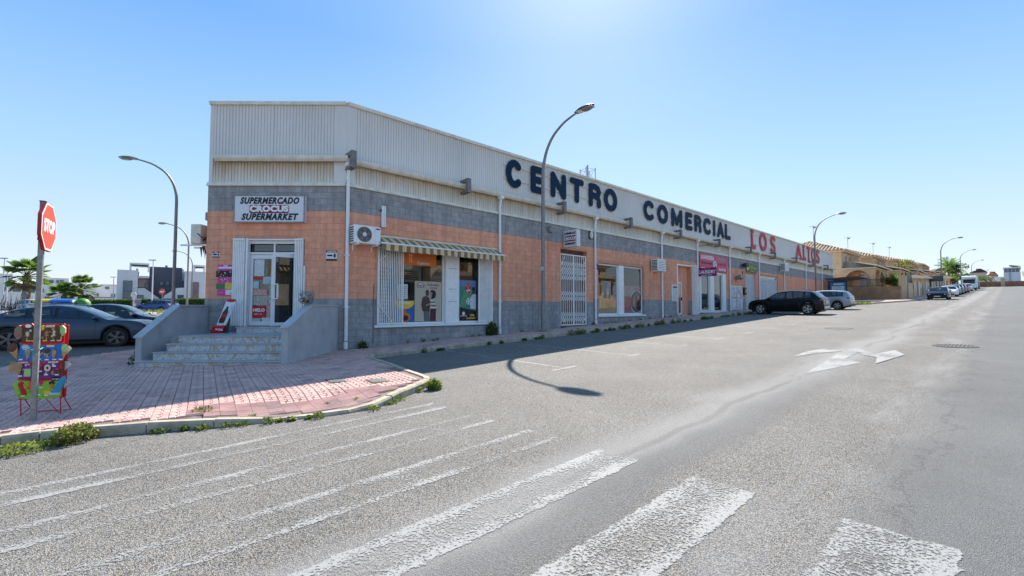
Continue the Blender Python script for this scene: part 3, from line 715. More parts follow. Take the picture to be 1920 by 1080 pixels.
# laundry shop front
MB().box(24.45,29.0,-.10,.24,1.0,1.10).build('sill', white_paint, bld)
win(24.9,26.3,1.11,3.75,.10,.10); win(26.9,28.4,1.11,3.75,.10,.05); 
for a, c in ((24.56,24.89),(26.31,26.89),(28.41,28.94)): MB().bbox(a,c,.0,.2,1.11,3.86,.02).build('pillar_cover', white_paint, bld)
MB().box(24.56,28.94,.06,.2,3.76,3.89).build('lintel', white_paint, bld)
# meter cupboard, double metal doors
md = MB(); md.box(29.62,31.88,-.04,.0,1.2,1.26); md.box(29.62,31.88,-.04,.0,2.96,3.02); md.box(29.62,29.69,-.04,0,1.26,2.96); md.box(31.81,31.88,-.04,0,1.26,2.96)
mdo = md.build('cupboard_frame', white_paint, bld)
cup = mat('peeling white metal', (.62,.64,.66), .5, .3, 2.2, col2=(.20,.22,.25))
for a, c in ((29.70,30.70),(30.76,31.80)):
    for d, e in ((1.28,2.08),(2.14,2.95)): MB().bbox(a,c,-.03,-.002,d,e,.01).build('cupboard_door', cup, mdo)
# recessed doorway
MB().box(21.5,23.45,.262,.5,.86,4.1).build('recess_wall', orange_block, bld)
dj = win(21.56,22.35,.9,3.0,.14,.09,name='door'); MB().box(22.20,22.24,.06,.13,1.8,2.0).build('handle', dark_metal, dj)
fj = MB(); fj.box(21.44,21.54,-.03,.1,.86,4.14); fj.box(21.54,23.5,-.03,.1,4.05,4.14); fj.box(21.44,23.5,-.03,.1,.80,.858); fj.build('door_frame', white_paint, bld)
# front door (front frame)
fd = MB(); fd.box(1.20,1.29,.10,.2,.74,3.46); fd.box(2.80,2.89,.10,.2,.74,3.46); fd.box(1.29,2.80,.10,.2,3.36,3.46); fd.box(1.29,2.80,.10,.2,3.02,3.09); fd.box(2.08,2.13,.10,.2,3.09,3.36)
fdo = fd.xf(FM).build('door_frame', white_pvc, bld)
for a, c in ((1.33,2.05),(2.16,2.77)): MB().box(a,c,.14,.15,3.12,3.33).xf(FM).build('pane', dark_glass, fdo)
door_l = win(1.30,2.28,.75,3.01,.12,.13, FM, 'door')
# right leaf stands open inwards, hinged at its outer edge
HM = FM @ Matrix.Translation((2.80,.16,0)) @ Matrix.Rotation(R(46),4,'Z') @ Matrix.Translation((-2.80,-.16,0))
door_r = win(2.05,2.79,.76,3.0,.12,.10, HM, 'door', gl=dark_glass)
hb = MB(); hb.box(2.17,2.21,.02,.06,1.62,2.02); hb.box(2.09,2.21,.04,.12,1.58,1.61); hb.box(2.09,2.21,.04,.12,2.03,2.06); hb.xf(HM).build('handle', white_paint, door_r)
MB().box(1.16,2.92,-.02,.09,3.46,3.50).xf(FM).build('shutter_rail', white_paint, bld)
# shop interior seen through the glass: shelves, fridge, light tube
def item(name, lab, cat, b, m, u, y, z=.3): o = b.build(name, m, None, loc=(*xyof(u,-y), z), rotz=ROTW); return tag(o, lab, cat)
t = wthing('shelf_unit', 'white slatted wall rack inside the supermarket window', 'shelf', 2.3, -2.4, .3)
for k in range(14): MB().box(-.8,.5,0,.03,.5+k*.15,.62+k*.15).build('slat', white_paint, t)
MB().box(-.8,-.74,.031,.06,0,2.9).build('post', grey_steel, t); MB().box(.44,.5,.031,.06,0,2.9).build('post', grey_steel, t); MB().box(-.9,.6,.0,.05,2.62,2.9).build('header', white_paint, t)
t = wthing('wall_cooler', 'white air cooler with dark louvres inside the shop', 'cooler', 3.6, -2.2, 2.35)
MB().bbox(-.55,.55,0,.4,0,.85,.03).build('body', white_paint, t)
for k in range(5): MB().box(-.32,.38,-.012,.002,.12+k*.075,.155+k*.075).build('louvre', dark_metal, t)
t = wthing('fridge', 'pale grey fridge inside the shop behind the snack poster', 'fridge', 5.2, -2.0, .3); MB().bbox(-.7,.6,0,.7,0,2.7,.02).build('body', white_paint, t); MB().box(-.02,.0,-.02,.0,.8,1.8).build('handle', galv, t)
# ---------------------------------------------------------------- lettering on the cladding
LT = {  # strokes on a 0..w by 0..1 field, centre lines; arcs as (cx,cy,rx,ry,a0,a1)
 'C': (.74, [('a',.42,.5,.30,.385,48,312)]), 'E': (.66, [((.13,.115),(.13,.885)),((.13,.885),(.54,.885)),((.13,.5),(.48,.5)),((.13,.115),(.54,.115))]),
 'N': (.78, [((.12,.115),(.12,.885)),((.12,.885),(.66,.115)),((.66,.115),(.66,.885))]), 'T': (.74, [((.11,.885),(.63,.885)),((.37,.885),(.37,.115))]),
 'R': (.74, [((.13,.115),(.13,.885)),('p',[(.13,.885),(.40,.885),(.55,.84),(.61,.70),(.55,.55),(.40,.50),(.13,.50)]),('p',[(.38,.5),(.55,.42),(.60,.28),(.60,.115)])]),
 'O': (.84, [('a',.42,.5,.30,.385,0,360)]), 'M': (.92, [((.12,.115),(.12,.885)),((.12,.885),(.46,.2)),((.46,.2),(.80,.885)),((.80,.885),(.80,.115))]),
 'I': (.26, [((.13,.115),(.13,.885))]), 'A': (.80, [((.12,.115),(.40,.885)),((.40,.885),(.68,.115)),((.24,.36),(.56,.36))]), 'L': (.64, [((.13,.885),(.13,.115)),((.13,.115),(.53,.115))]),
 'S': (.66, [('p',[(.56,.74),(.50,.84),(.36,.885),(.20,.84),(.13,.72),(.18,.59),(.34,.50),(.48,.42),(.55,.29),(.50,.16),(.35,.115),(.19,.15),(.11,.27)])]),
}
def stroke(b, P, hw, y0, y1, rnd, sx, sz, ox, oz, closed=False):
    P = [Vector((p[0]*sx+ox, p[1]*sz+oz)) for p in P]; n = len(P); Lf, Rt = [], []
    for i in range(n):
        a = P[i-1] if (i or closed) else P[i]; c = P[(i+1) % n] if (i < n-1 or closed) else P[i]
        t = (c-a).normalized(); nn = Vector((-t.y,t.x)); Lf.append(P[i]+nn*hw); Rt.append(P[i]-nn*hw)
    def add(poly, fz):
        k = len(poly); vs = [(p.x,y0,p.y) for p in poly]+[(p.x,y1,p.y) for p in poly]
        b.add(vs, fz+[(i,i+k,(i+1)%k+k,(i+1)%k) for i in range(k)])
    if closed:
        vs = []; 
        for q in (Lf,Rt):
            for y in (y0,y1): vs += [(p.x,y,p.y) for p in q]
        fs = []
        for i in range(n):
            j = (i+1) % n; fs += [(i,j,2*n+j,2*n+i),(i,j,n+j,n+i),(2*n+i,2*n+j,3*n+j,3*n+i)]
        b.add(vs, fs); return
    poly = list(Lf)
    def capp(c, frm, to):
        if not rnd: return []
        a0 = math.atan2(frm.y-c.y, frm.x-c.x); return [Vector((c.x+hw*math.cos(a0-math.pi*k/8), c.y+hw*math.sin(a0-math.pi*k/8))) for k in range(1,8)]
    c1 = capp(P[-1], Lf[-1], Rt[-1]); c0 = capp(P[0], Rt[0], Lf[0]); poly += c1+list(reversed(Rt))+c0
    k = len(poly); nl = n; fz = [(i,i+1,nl+len(c1)+n-2-i,nl+len(c1)+n-1-i) for i in range(n-1)]
    if c1: fz.append(tuple(range(n-1, n+len(c1)+1)))
    if c0: fz.append(tuple([nl+len(c1)+n-1]+list(range(nl+len(c1)+n, k))+[0]))
    add(poly, fz)
def letter(ch, x0, w, z0, h, m, par, hw, rnd=True, serif=False):
    b = MB(); W, S = LT[ch]; sx = w/W if ch != 'I' else h
    for i, s in enumerate(S):
        y0 = -.06-.0012*i
        if s[0] == 'a':
            _, cx, cy, rx, ry, a0, a1 = s; full = a1-a0 >= 360; n = 26
            P = [(cx+rx*math.cos(R(a0+(a1-a0)*k/(n if full else n-1))), cy+ry*math.sin(R(a0+(a1-a0)*k/(n if full else n-1)))) for k in range(n)]
            stroke(b, P, hw, y0, -.04, rnd, sx, h, x0, z0, full)
        else: stroke(b, s[1] if s[0] == 'p' else s, hw, y0, -.04, rnd, sx, h, x0, z0)
    if serif:
        q = hw*.45
        sr = {'L':[(0,.0,.30),(1,.0,.30)],'A':[(0,.0,.30),(0,.52,.82)],'T':[(0,.22,.52)],'S':[],'O':[]}[ch]
        for k, (top, a, c) in enumerate(sr): b.box(x0+a*sx, x0+c*sx, -.066-.0015*k, -.04, z0+(h-.17*h if top else 0), z0+(h if top else .11*h))
    o = b.build('letter', m, par)
    st = MB(); st.box(x0+w*.4, x0+w*.46, -.04, .03, z0+h*.25, z0+h*.29); st.box(x0+w*.4,x0+w*.46,-.04,.03,z0+h*.74,z0+h*.78); st.build('standoff', cream_paint, o)
    return o
def word(lab, name, ls, xs, z0, h, m, hw, rnd, serif):
    t = wthing(name, lab, 'sign lettering', xs[0][0], 0, 0)
    o0 = xs[0][0]
    for ch, (a, c) in zip(ls, xs): letter(ch, a-o0, c-a, z0, h, m, t, hw, rnd, serif)
    MB().box(-.15, xs[-1][1]-o0+.15, -.038, -.01, z0+h*.26, z0+h*.285).build('rail', cream_paint, t); MB().box(-.15, xs[-1][1]-o0+.15, -.038, -.01, z0+h*.75, z0+h*.775).build('rail', cream_paint, t)
word('big navy rounded letters reading CENTRO on the white cladding', 'centro_lettering', 'CENTRO', [(6.84,7.68),(8.27,9.21),(9.6,10.7),(10.97,12.04),(12.42,13.5),(13.72,14.93)], 6.48, 1.18, letter_blue, .155, True, False)
word('big navy rounded letters reading COMERCIAL on the white cladding', 'comercial_lettering', 'COMERCIAL', [(17.55,18.7),(19.1,20.4),(20.8,22.25),(22.65,23.65),(23.93,25.0),(25.28,26.42),(26.86,27.3),(27.5,28.7),(28.84,29.85)], 6.5, 1.14, letter_blue, .155, True, False)
word('red block letters reading LOS on the white cladding', 'los_lettering', 'LOS', [(33.98,35.17),(35.75,37.7),(38.4,39.9)], 6.22, 1.62, letter_red, .17, False, True)
word('red block letters reading ALTOS near the end of the white cladding', 'altos_lettering', 'ALTOS', [(45.6,47.7),(48.1,49.2),(49.3,50.9),(51.0,52.6),(52.75,54.3)], 6.25, 1.62, letter_red, .17, False, True)

# ---------------------------------------------------------------- signs
sign_white = mat('sign white', (.70,.70,.73), .4, .03); ink = mat('black ink', (.012,.012,.02), .5, .05); maroon = mat('maroon ink', (.22,.01,.05), .5, .05)
pink_ink = mat('pink vinyl', (.62,.03,.13), .45, .08); purple_ink = mat('magenta purple vinyl', (.30,.012,.13), .45, .05); white_ink = mat('white ink', (.82,.82,.82), .5, .02)
sign_green = mat('olive sign', (.06,.085,.05), .5, .1); yellow_ink = mat('yellow ink', (.85,.55,.04), .5, .05); orange_ink = mat('orange vinyl', (.72,.17,.02), .5, .05)
lime_ink = mat('lime ink', (.35,.55,.05), .5, .05); grey_ink = mat('grey ink', (.35,.35,.37), .5, .1)
def fthing(name, lab, cat, s, z, y=0, group=None):
    p = Matrix.Translation((LX,LY,0)) @ Matrix.Rotation(ROTF,4,'Z') @ Vector((s,y,z)); return thing(name, lab, cat, p, ROTF, group)
RX = (R(90),0,0)
t = fthing('supermarket_sign', 'white box sign reading SUPERMERCADO CROCUS SUPERMARKET above the shop door', 'sign', 2.05, 4.43)
MB().bbox(-1.10,1.10,-.17,.0,-.42,.42,.015).build('sign_box', sign_white, t)
fr = MB(); 
for a, c, d, e in ((-1.11,1.11,.405,.43),(-1.11,1.11,-.43,-.405),(-1.11,-1.085,-.405,.405),(1.085,1.11,-.405,.405)): fr.box(a,c,-.185,-.16,d,e)
fr.build('sign_frame', galv, t)
txt('SUPERMERCADO', .27, ink, t, (0,-.174,.25), RX, .28, .014, .003, .80, space=1.16); txt('SUPERMARKET', .27, ink, t, (0,-.174,-.262), RX, .28, .014, .003, .87, space=1.16)
b = MB(); b.prism([(-.62,-.10),(-.58,-.135),(.58,-.135),(.62,-.10),(.62,.085),(.58,.12),(-.58,.12),(-.62,.085)], -.178, -.16); b.build('name_plate', maroon, t)
txt('CROCUS', .25, white_ink, t, (0,-.183,-.008), RX, 0, .016, .003, 1.16, space=1.06)
# projecting sign on the long wall: its face looks along the street towards the corner
t = wthing('projecting_sign', 'small white CROCUS box sign projecting over the folding gate', 'sign', 10.6, 0, 4.55)
MB().box(-.13,.13,-.86,-.06,-.38,.40).build('sign_box', sign_white, t); MB().box(-.03,.03,-.06,0,-.2,-.15).build('bracket', grey_steel, t); MB().box(-.03,.03,-.06,0,.15,.2).build('bracket', grey_steel, t)
RS = (R(90),0,R(-90))
txt('SUPERMERCADO', .125, ink, t, (-.133,-.46,.25), RS, .2, .006, .002, .72); txt('SUPERMARKET', .125, ink, t, (-.133,-.46,-.24), RS, .2, .006, .002, .78)
MB().box(-.137,-.131,-.80,-.12,-.125,.135).build('name_plate', maroon, t); txt('CROCUS', .2, white_ink, t, (-.139,-.46,.0), RS, 0, .012, .002, .85)
# laundry signs
t = wthing('laundry_banner', 'pink LAVANDERIA banner over the laundry shop front', 'sign', 26.85, 0, 4.52)
MB().box(-2.25,2.25,-.05,.0,-.58,.55).build('board', pink_ink, t)
txt('LAVANDERIA', .40, white_ink, t, (-1.05,-.053,.32), RX, 0, .012, .002, .86); txt('DOS PERROS', .36, grey_ink, t, (1.2,-.053,.30), RX, 0, .010, .002, .78)
txt('Tintoreria Ecologica', .25, ink, t, (-1.2,-.053,-.05), RX, .1, .004, .002, .88); txt('Laundry Service', .22, maroon, t, (1.3,-.053,-.02), RX, .1, .002, .002, .9)
MB().lathe([(.27,-.053),(.27,-.06),(0,-.06)], 20, (.12,0,-.1), 'y').build('emblem', white_ink, t); MB().lathe([(.17,-.061),(.17,-.066),(.09,-.066),(.09,-.061)], 14, (.12,0,-.1), 'y').build('emblem_ring', mat('teal ink', (.05,.25,.27), .5), t)
txt('www.lavanderialosaltos.com', .17, white_ink, t, (-1.15,-.053,-.42), RX, 0, .006, .002, .9); txt('966 445 803', .26, white_ink, t, (1.35,-.053,-.40), RX, 0, .01, .002, .9)
t = wthing('laundry_sign', 'small magenta LAUNDRY sign projecting beside the folded shutter', 'sign', 24.35, 0, 3.72)
MB().box(-.04,.04,-1.28,-.08,-.28,.30).build('sign_box', purple_ink, t)
txt('LAUNDRY', .30, white_ink, t, (-.043,-.68,.0), RS, 0, .012, .002, .78); txt('drop off & collect', .10, white_ink, t, (-.043,-.62,-.2), RS, 0, .002, .002); txt('self service', .10, grey_ink, t, (-.043,-.68,.21), RS, 0, .002, .002)
MB().box(-.02,.02,-.08,0,-.1,.1).build('bracket', dark_metal, t)
t = wthing('shop_sign', 'dark green ECOR sign above the louvred door', 'sign', 33.85, 0, 4.55); MB().box(-1.1,1.1,-.06,0,-.33,.33).build('board', sign_green, t)
txt('ECOR Solar', .40, lime_ink, t, (.25,-.063,.07), RX, 0, .008, .002, .75); txt('renewable energy', .15, yellow_ink, t, (.25,-.063,-.2), RX, 0, .0, .002); MB().lathe([(.2,-.063),(.2,-.068),(0,-.068)], 12, (-.82,0,.0), 'y').build('emblem', yellow_ink, t)
# number plate
t = wthing('number_plaque', 'small purple house number plaque beside the second window', 'plaque', 13.05, 0, 3.42); MB().box(-.16,.16,-.02,0,-.15,.15).build('plate', mat('purple enamel', (.13,.02,.10), .4), t); txt('1', .2, white_ink, t, (0,-.022,0), RX)
# alarm / notice plaques by the door
for s, z, w, h, lab in ((.32,3.0,.115,.09,'small black and white notice plaque beside the sweets poster'),(3.97,2.97,.17,.16,'black and white ZONA notice plaque beside the downpipe')):
    t = fthing('notice_plaque', lab, 'plaque', s, z); MB().box(-w,w,-.012,0,-h,h).build('plate', sign_white, t)
    MB().box(-w,w,-.016,-.011,h*.62,h).build('band', ink, t); MB().box(-w,w,-.016,-.011,-h,-h*.66).build('band', ink, t); MB().ell((w*.6,-.014,-.0),(w*.22,.004,h*.45),8,5).build('figure', ink, t)
    txt('CONECTADA' if w > .15 else 'ZONA', h*.28, white_ink, t, (0,-.0165,h*.8), RX, 0, .002, .001); MB().box(-w*.8,w*.2,-.015,-.011,-.02,.03).build('band', letter_blue, t)

# ---------------------------------------------------------------- air conditioners
def aircon(name, lab, mk, w, h, d, fan):
    t = mk; body = MB(); body.bbox(-w/2,w/2,-d-.08,-.08,0,h,.02); body.build('body', white_paint, t)
    if fan:
        cx = -w*.12; r = h*.42
        MB().lathe([(r,-d-.081),(r,-d-.097),(r-.02,-d-.097),(r-.02,-d-.083)], 28, (cx,0,h*.5), 'y').build('fan_ring', grey_steel, t)
        MB().lathe([(r-.02,-d-.083),(0,-d-.083)], 24, (cx,0,h*.5), 'y').build('fan_hollow_shade', mat('fan shade', (.10,.10,.10), .6), t)  # dark disc paints the shade of the hollow behind the guard
        gr = MB()
        for k in range(1,6): gr.lathe([(r*k/6,-d-.094),(r*k/6+.006,-d-.094)], 24, (cx,0,h*.5), 'y')
        gr.build('fan_guard', galv, t)
        MB().lathe([(.07,-d-.096),(.06,-d-.104),(0,-d-.104)], 14, (cx,0,h*.5), 'y').build('hub', sign_white, t)
        for k in range(5):
            a = k*1.2566; b = MB(); b.add([(cx+.05*math.cos(a),-d-.086,h*.5+.05*math.sin(a)),(cx+(r-.04)*math.cos(a),-d-.086,h*.5+(r-.04)*math.sin(a)),(cx+(r-.04)*math.cos(a+.6),-d-.09,h*.5+(r-.04)*math.sin(a+.6)),(cx+.05*math.cos(a+.6),-d-.09,h*.5+.05*math.sin(a+.6))],[(0,1,2,3)]); b.build('fan_blade', grey_steel, t)
        MB().box(w*.27,w*.275,-d-.083,-d-.079,.02,h-.02).build('panel_seam', grey_ink, t)
        MB().ell((w*.385,-d-.083,h*.87),(.085,.006,.026),14,6).build('badge', mat('blue badge', (.01,.05,.25), .4), t)
    for k in range(7): MB().box(-w/2-.006,-w/2+.004,-d-.04,-.12,h*.08+k*h*.125,h*.08+k*h*.125+h*.07).build('side_vent', dark_metal, t)
    for x in (-w*.36,w*.36): b = MB(); b.box(x-.02,x+.02,-d-.12,0,-.05,-.002); b.box(x-.02,x+.02,-.05,0,-.35,-.05) if False else b.box(x-.02,x+.02,-.03,0,-.2,-.05); b.build('bracket', white_paint, t)
    return t
aircon('a', '', wthing('air_conditioner', 'white air conditioner with round fan beside the striped awning', 'air conditioner', .56, 0, 3.36), .90, .58, .34, True)
t = aircon('a', '', wthing('air_conditioner', 'square beige air conditioner over the third downpipe', 'air conditioner', 18.75, 0, 3.5), .95, .68, .42, False)
for k in range(6): MB().box(-.42,.42,-.506,-.496,.08+k*.095,.12+k*.095).build('louvre', grey_ink, t)
t = aircon('a', '', wthing('air_conditioner', 'small beige air conditioner high above the far louvred window', 'air conditioner', 41.3, 0, 4.75), 1.0, .72, .42, False)
for k in range(6): MB().box(-.44,.44,-.506,-.496,.08+k*.1,.12+k*.1).build('louvre', grey_ink, t)

# ---------------------------------------------------------------- awning over the first window
def stripes_mat():
    m = bpy.data.materials.new('striped awning cloth'); m.use_nodes = True; t = m.node_tree; t.nodes.clear(); L = t.links.new
    out = nd(t,'ShaderNodeOutputMaterial'); p = nd(t,'ShaderNodeBsdfPrincipled', Roughness=.9); tc = nd(t,'ShaderNodeTexCoord'); sp = nd(t,'ShaderNodeSeparateXYZ'); L(tc.outputs['Object'], sp.inputs[0])
    md_ = nd(t,'ShaderNodeMath', operation='MULTIPLY'); L(sp.outputs[0], md_.inputs[0]); md_.inputs[1].default_value = 1/.30
    fr_ = nd(t,'ShaderNodeMath', operation='FRACT'); L(md_.outputs[0], fr_.inputs[0])
    cr = nd(t,'ShaderNodeValToRGB'); cr.color_ramp.interpolation = 'CONSTANT'; L(fr_.outputs[0], cr.inputs[0])
    E_ = [(0,(.19,.175,.125)),(.46,(.70,.42,.17)),(.56,(.78,.58,.33)),(.66,(.68,.40,.16)),(.74,(.78,.58,.33)),(.90,(.68,.40,.16))]
    while len(cr.color_ramp.elements) < len(E_): cr.color_ramp.elements.new(.5)
    for e, (q, c) in zip(cr.color_ramp.elements, E_): e.position = q; e.color = (*c,1)
    L(cr.outputs[0], p.inputs['Base Color']); L(p.outputs[0], out.inputs[0]); return m
awn_m = stripes_mat()
t = wthing('awning', 'green and yellow striped awning over the first shop window', 'awning', 1.0, 0, 0)
W = 5.3
b = MB(); n = 40
for i in range(n+1):
    x = W*i/n; s = .012*math.sin(i*1.3); b.v += [(x,-.04,3.69),(x,-.3,3.565+s),(x,-.52,3.44)]
b.f = [(3*i+k,3*i+3+k,3*i+4+k,3*i+1+k) for i in range(n) for k in range(2)]; b.m = [0]*len(b.f); b.build('cloth', awn_m, t, smooth='raw')
MB().bbox(-.04,W+.04,-.57,-.51,3.395,3.45,.012).build('front_bar', white_paint, t)
b = MB(); n = 160
for i in range(n+1):
    x = W*i/n; s = .02*math.sin(x*2.2)+.008*math.sin(x*9); b.v += [(x,-.545,3.395),(x,-.545+s,3.18+.022*abs(math.sin(x*math.pi/.30))+.0*s)]
b.f = [(2*i,2*i+2,2*i+3,2*i+1) for i in range(n)]; b.m = [0]*n; b.build('valance', awn_m, t, smooth='raw')
MB().tube([(-.02,-.06,3.715),(W+.02,-.06,3.715)], .04, 8).build('roller', cream_paint, t)
for x in (.05,W-.05): MB().tube([(x,-.06,3.6),(x,-.54,3.42)], .016, 6).build('arm', white_paint, t)
MB().tube([(-.06,-.06,3.80),(-.08,-.10,3.70),(-.05,-.06,3.55)], .03, 6).build('crank', dark_metal, t)

# ---------------------------------------------------------------- folding grilles
def folding_closed(t, x0, x1, z0, z1, y, n, m, cross=.5):
    for k in range(n):
        x = x0+(x1-x0)*k/(n-1); MB().box(x-.014,x+.014,y-.012,y+.012,z0,z1).build('bar', m, t)
    return t
def scissor(t, x0, x1, z0, z1, y, n, m):
    """open lattice: uprights with rows of crossed straps"""
    p = (x1-x0)/n
    for k in range(n+1): MB().box(x0+k*p-.016,x0+k*p+.016,y-.01,y+.01,z0,z1).build('bar', m, t)
    for row in (z0+.35, z0+1.35, z0+2.35, z1-.55):
        b = MB()
        for k in range(n):
            for h in (-.24,.0):
                a = (x0+k*p, row+h); c = (x0+(k+1)*p, row+h+.24)
                for (p0, p1, yy) in ((a,c,y-.016),((a[0],c[1]),(c[0],a[1]),y-.022)):
                    d = Vector((p1[0]-p0[0],0,p1[1]-p0[1])).normalized(); q = Vector((-d.z,0,d.x))*.013
                    b.add([(p0[0]+q.x,yy,p0[1]+q.z),(p1[0]+q.x,yy,p1[1]+q.z),(p1[0]-q.x,yy,p1[1]-q.z),(p0[0]-q.x,yy,p0[1]-q.z)], [(0,1,2,3)])
        b.build('lattice', m, t, smooth='raw')
def gframe(t, x0, x1, z0, z1, y, m, w=.045):
    for a, c, d, e in ((x0,x0+w,z0,z1),(x1-w,x1,z0,z1),(x0+w,x1-w,z1-w,z1),(x0+w,x1-w,z0,z0+w)): MB().box(a,c,y-.025,y+.025,d,e).build('frame', m, t)
def brace(t, p, q, y, m): MB().tube([(p[0],y,p[1]),(q[0],y,q[1])], .016, 6).build('brace', m, t)
t = wthing('window_grille', 'white folded bar grille at the air conditioner end of the first window', 'grille', 1.1, 0, 0)
gframe(t, 0, .96, .76, 3.36, -.03, white_paint, .04); folding_closed(t, .07, .88, .8, 3.32, -.03, 13, white_paint)
brace(t, (.02,1.45), (.55,.8), -.065, white_paint); brace(t, (.02,2.85), (.4,3.2), -.065, white_paint)
t = wthing('window_grille', 'white folded bar grille at the downpipe end of the first window', 'grille', 5.38, 0, 0)
gframe(t, 0, .72, .76, 3.36, -.03, white_paint, .04); folding_closed(t, .06, .66, .8, 3.32, -.03, 13, white_paint)
brace(t, (.70,1.45), (.2,.8), -.065, white_paint); brace(t, (.70,2.85), (.3,3.2), -.065, white_paint)
t = wthing('folding_gate', 'white folding lattice gate closed across the second doorway', 'gate', 10.34, 0, .48)
gframe(t, 0, 1.96, 0, 3.42, .06, white_paint, .05); gframe(t, .95, 1.03, .06, 3.36, .06, white_paint, .03)
scissor(t, .06, .95, .05, 3.37, .06, 6, white_paint); scissor(t, 1.03, 1.9, .05, 3.37, .06, 6, white_paint)
brace(t, (.05,.45), (.4,.02), .02, white_paint); brace(t, (1.9,.45), (1.55,.02), .02, white_paint); brace(t, (.05,2.9), (.35,3.38), .02, white_paint); brace(t, (1.9,2.9), (1.6,3.38), .02, white_paint)
d5 = MB().box(10.32,12.32,.262,.32,.44,4.12).build('inner_door', mat('brown door', (.16,.075,.045), .6, .2, 3), bld)
MB().box(11.3,11.33,.25,.2619,.46,4.1).build('door_seam', ink, d5)
# folded shutters beside the shop door (front frame) and beside the recessed doorway
def folded(t, w, h, n, m):
    for k in range(n):
        x = w*k/n; q = w/n; MB().prism([(x,-.10),(x+q*.62,-.085),(x+q*.62,-.01),(x,-.02)], 0, h, ax='z').build('slat', m, t)
    MB().box(0,w,-.008,-.002,0,h).build('backing', grey_steel, t)
    for z in (.02,h-.06): MB().box(0,w-.01,-.118,-.102,z,z+.04).build('rail', m, t)
t = fthing('folded_shutter', 'white folded metal shutter on the poster side of the shop door', 'shutter', .90, .74); folded(t, .38, 2.77, 7, white_paint); MB().box(.382,.44,-.06,.1,0,2.78).build('jamb', white_paint, t); MB().box(-.05,.0,-.05,-.01,0,.8).build('catch', white_paint, t)
t = fthing('folded_shutter', 'white folded metal shutter on the downpipe side of the shop door', 'shutter', 2.84, .74); folded(t, .27, 2.77, 5, white_paint); MB().box(.272,.31,-.06,-.0,0,1.9).build('jamb', white_paint, t)
t = wthing('folded_shutter', 'battered white folded shutter standing beside the recessed doorway', 'shutter', 23.5, 0, .88); folded(t, .7, 3.3, 4, white_paint)
MB().box(-.08,-.005,-.3,-.02,0,3.3).build('jamb', white_paint, t)

# ---------------------------------------------------------------- lights, boxes and small fittings on the long wall
t = wthing('wall_light', 'white fluorescent tube fitting upright beside the awning', 'light', 1.27, 0, 4.38); MB().bbox(-.07,.07,-.12,-.04,-.36,.36,.01).build('housing', white_paint, t); MB().tube([(0,-.135,-.33),(0,-.135,.33)], .018, 8).build('tube', sign_white, t); MB().box(-.1,-.07,-.1,0,.18,.22).build('bracket', dark_metal, t)
MB().tube([(-.05,-.03,-.3),(-.14,-.03,-.42),(-.22,-.05,-.6)], .012, 6).build('cable', black_plastic, t)
t = wthing('bulkhead_light', 'round grey bulkhead light on the block wall behind the lamp post', 'light', 9.59, 0, 4.93); MB().lathe([(.16,0),(.16,-.06),(.13,-.11),(.0,-.12)], 18, (0,0,0), 'y').build('globe', galv, t, smooth=50); MB().lathe([(.175,-.02),(.175,-.05),(.16,-.05),(.16,-.02)], 18, (0,0,0), 'y').build('rim', grey_steel, t)
t = wthing('bulkhead_light', 'oval cream bulkhead light beside the second downpipe', 'light', 12.6, 0, 5.0); MB().ell((0,-.07,0),(.12,.08,.2),12,8).build('globe', cream_paint, t, smooth=60); MB().box(-.14,.14,-.03,0,-.2,.2).build('base', dark_metal, t)
t = wthing('floodlight', 'grey floodlight on an arm above the laundry banner', 'light', 24.6, 0, 5.55); MB().tube([(0,0,.0),(0,-.7,.05)], .025, 6).build('arm', grey_steel, t)
MB().prism([(-.5,-.02),(-1.0,-.12),(-1.05,.02),(-.6,.14)], -.18, .18, ax='x').build('head', galv, t)
for u, z, lab in ((31.9,4.72,'dark wall floodlight under the flashing by the green sign'),(30.8,3.72,'tilted white floodlight above the metal cupboard doors')):
    t = wthing('floodlight', lab, 'light', u, 0, z); MB().tube([(0,0,0),(0,-.3,.0)], .03, 6).build('arm', dark_metal, t)
    MB().prism([(-.2,-.22),(-.5,-.1),(-.45,.15),(-.15,.05)], -.3, .3, ax='x').build('head', dark_metal if z > 4 else galv, t)
t = wthing('notice_board', 'white notice board beside the recessed doorway', 'notice board', 21.1, 0, 2.25); MB().bbox(-.34,.34,-.06,0,-.52,.52,.02).build('frame', white_paint, t); MB().box(-.29,.29,-.065,-.058,-.47,.47).build('sheet', mat('pale notice', (.55,.60,.63), .5, .1, 6), t); MB().box(-.25,.25,-.07,-.064,.33,.43).build('heading', maroon, t)
t = wthing('letter_box', 'small black letter box beside the metal cupboard doors', 'letter box', 32.3, 0, 2.65); MB().bbox(-.2,.2,-.14,0,-.3,.3,.02).build('body', dark_metal, t); MB().box(-.05,.1,-.146,-.139,-.1,.12).build('sticker', yellow_ink, t)
t = wthing('wall_vents', 'pair of small dark vents above the letter box', 'vent', 32.1, 0, 3.95); MB().box(-.05,.05,-.03,0,.05,.3).build('vent', dark_metal, t); MB().box(-.05,.05,-.03,0,-.32,-.08).build('vent', dark_metal, t)
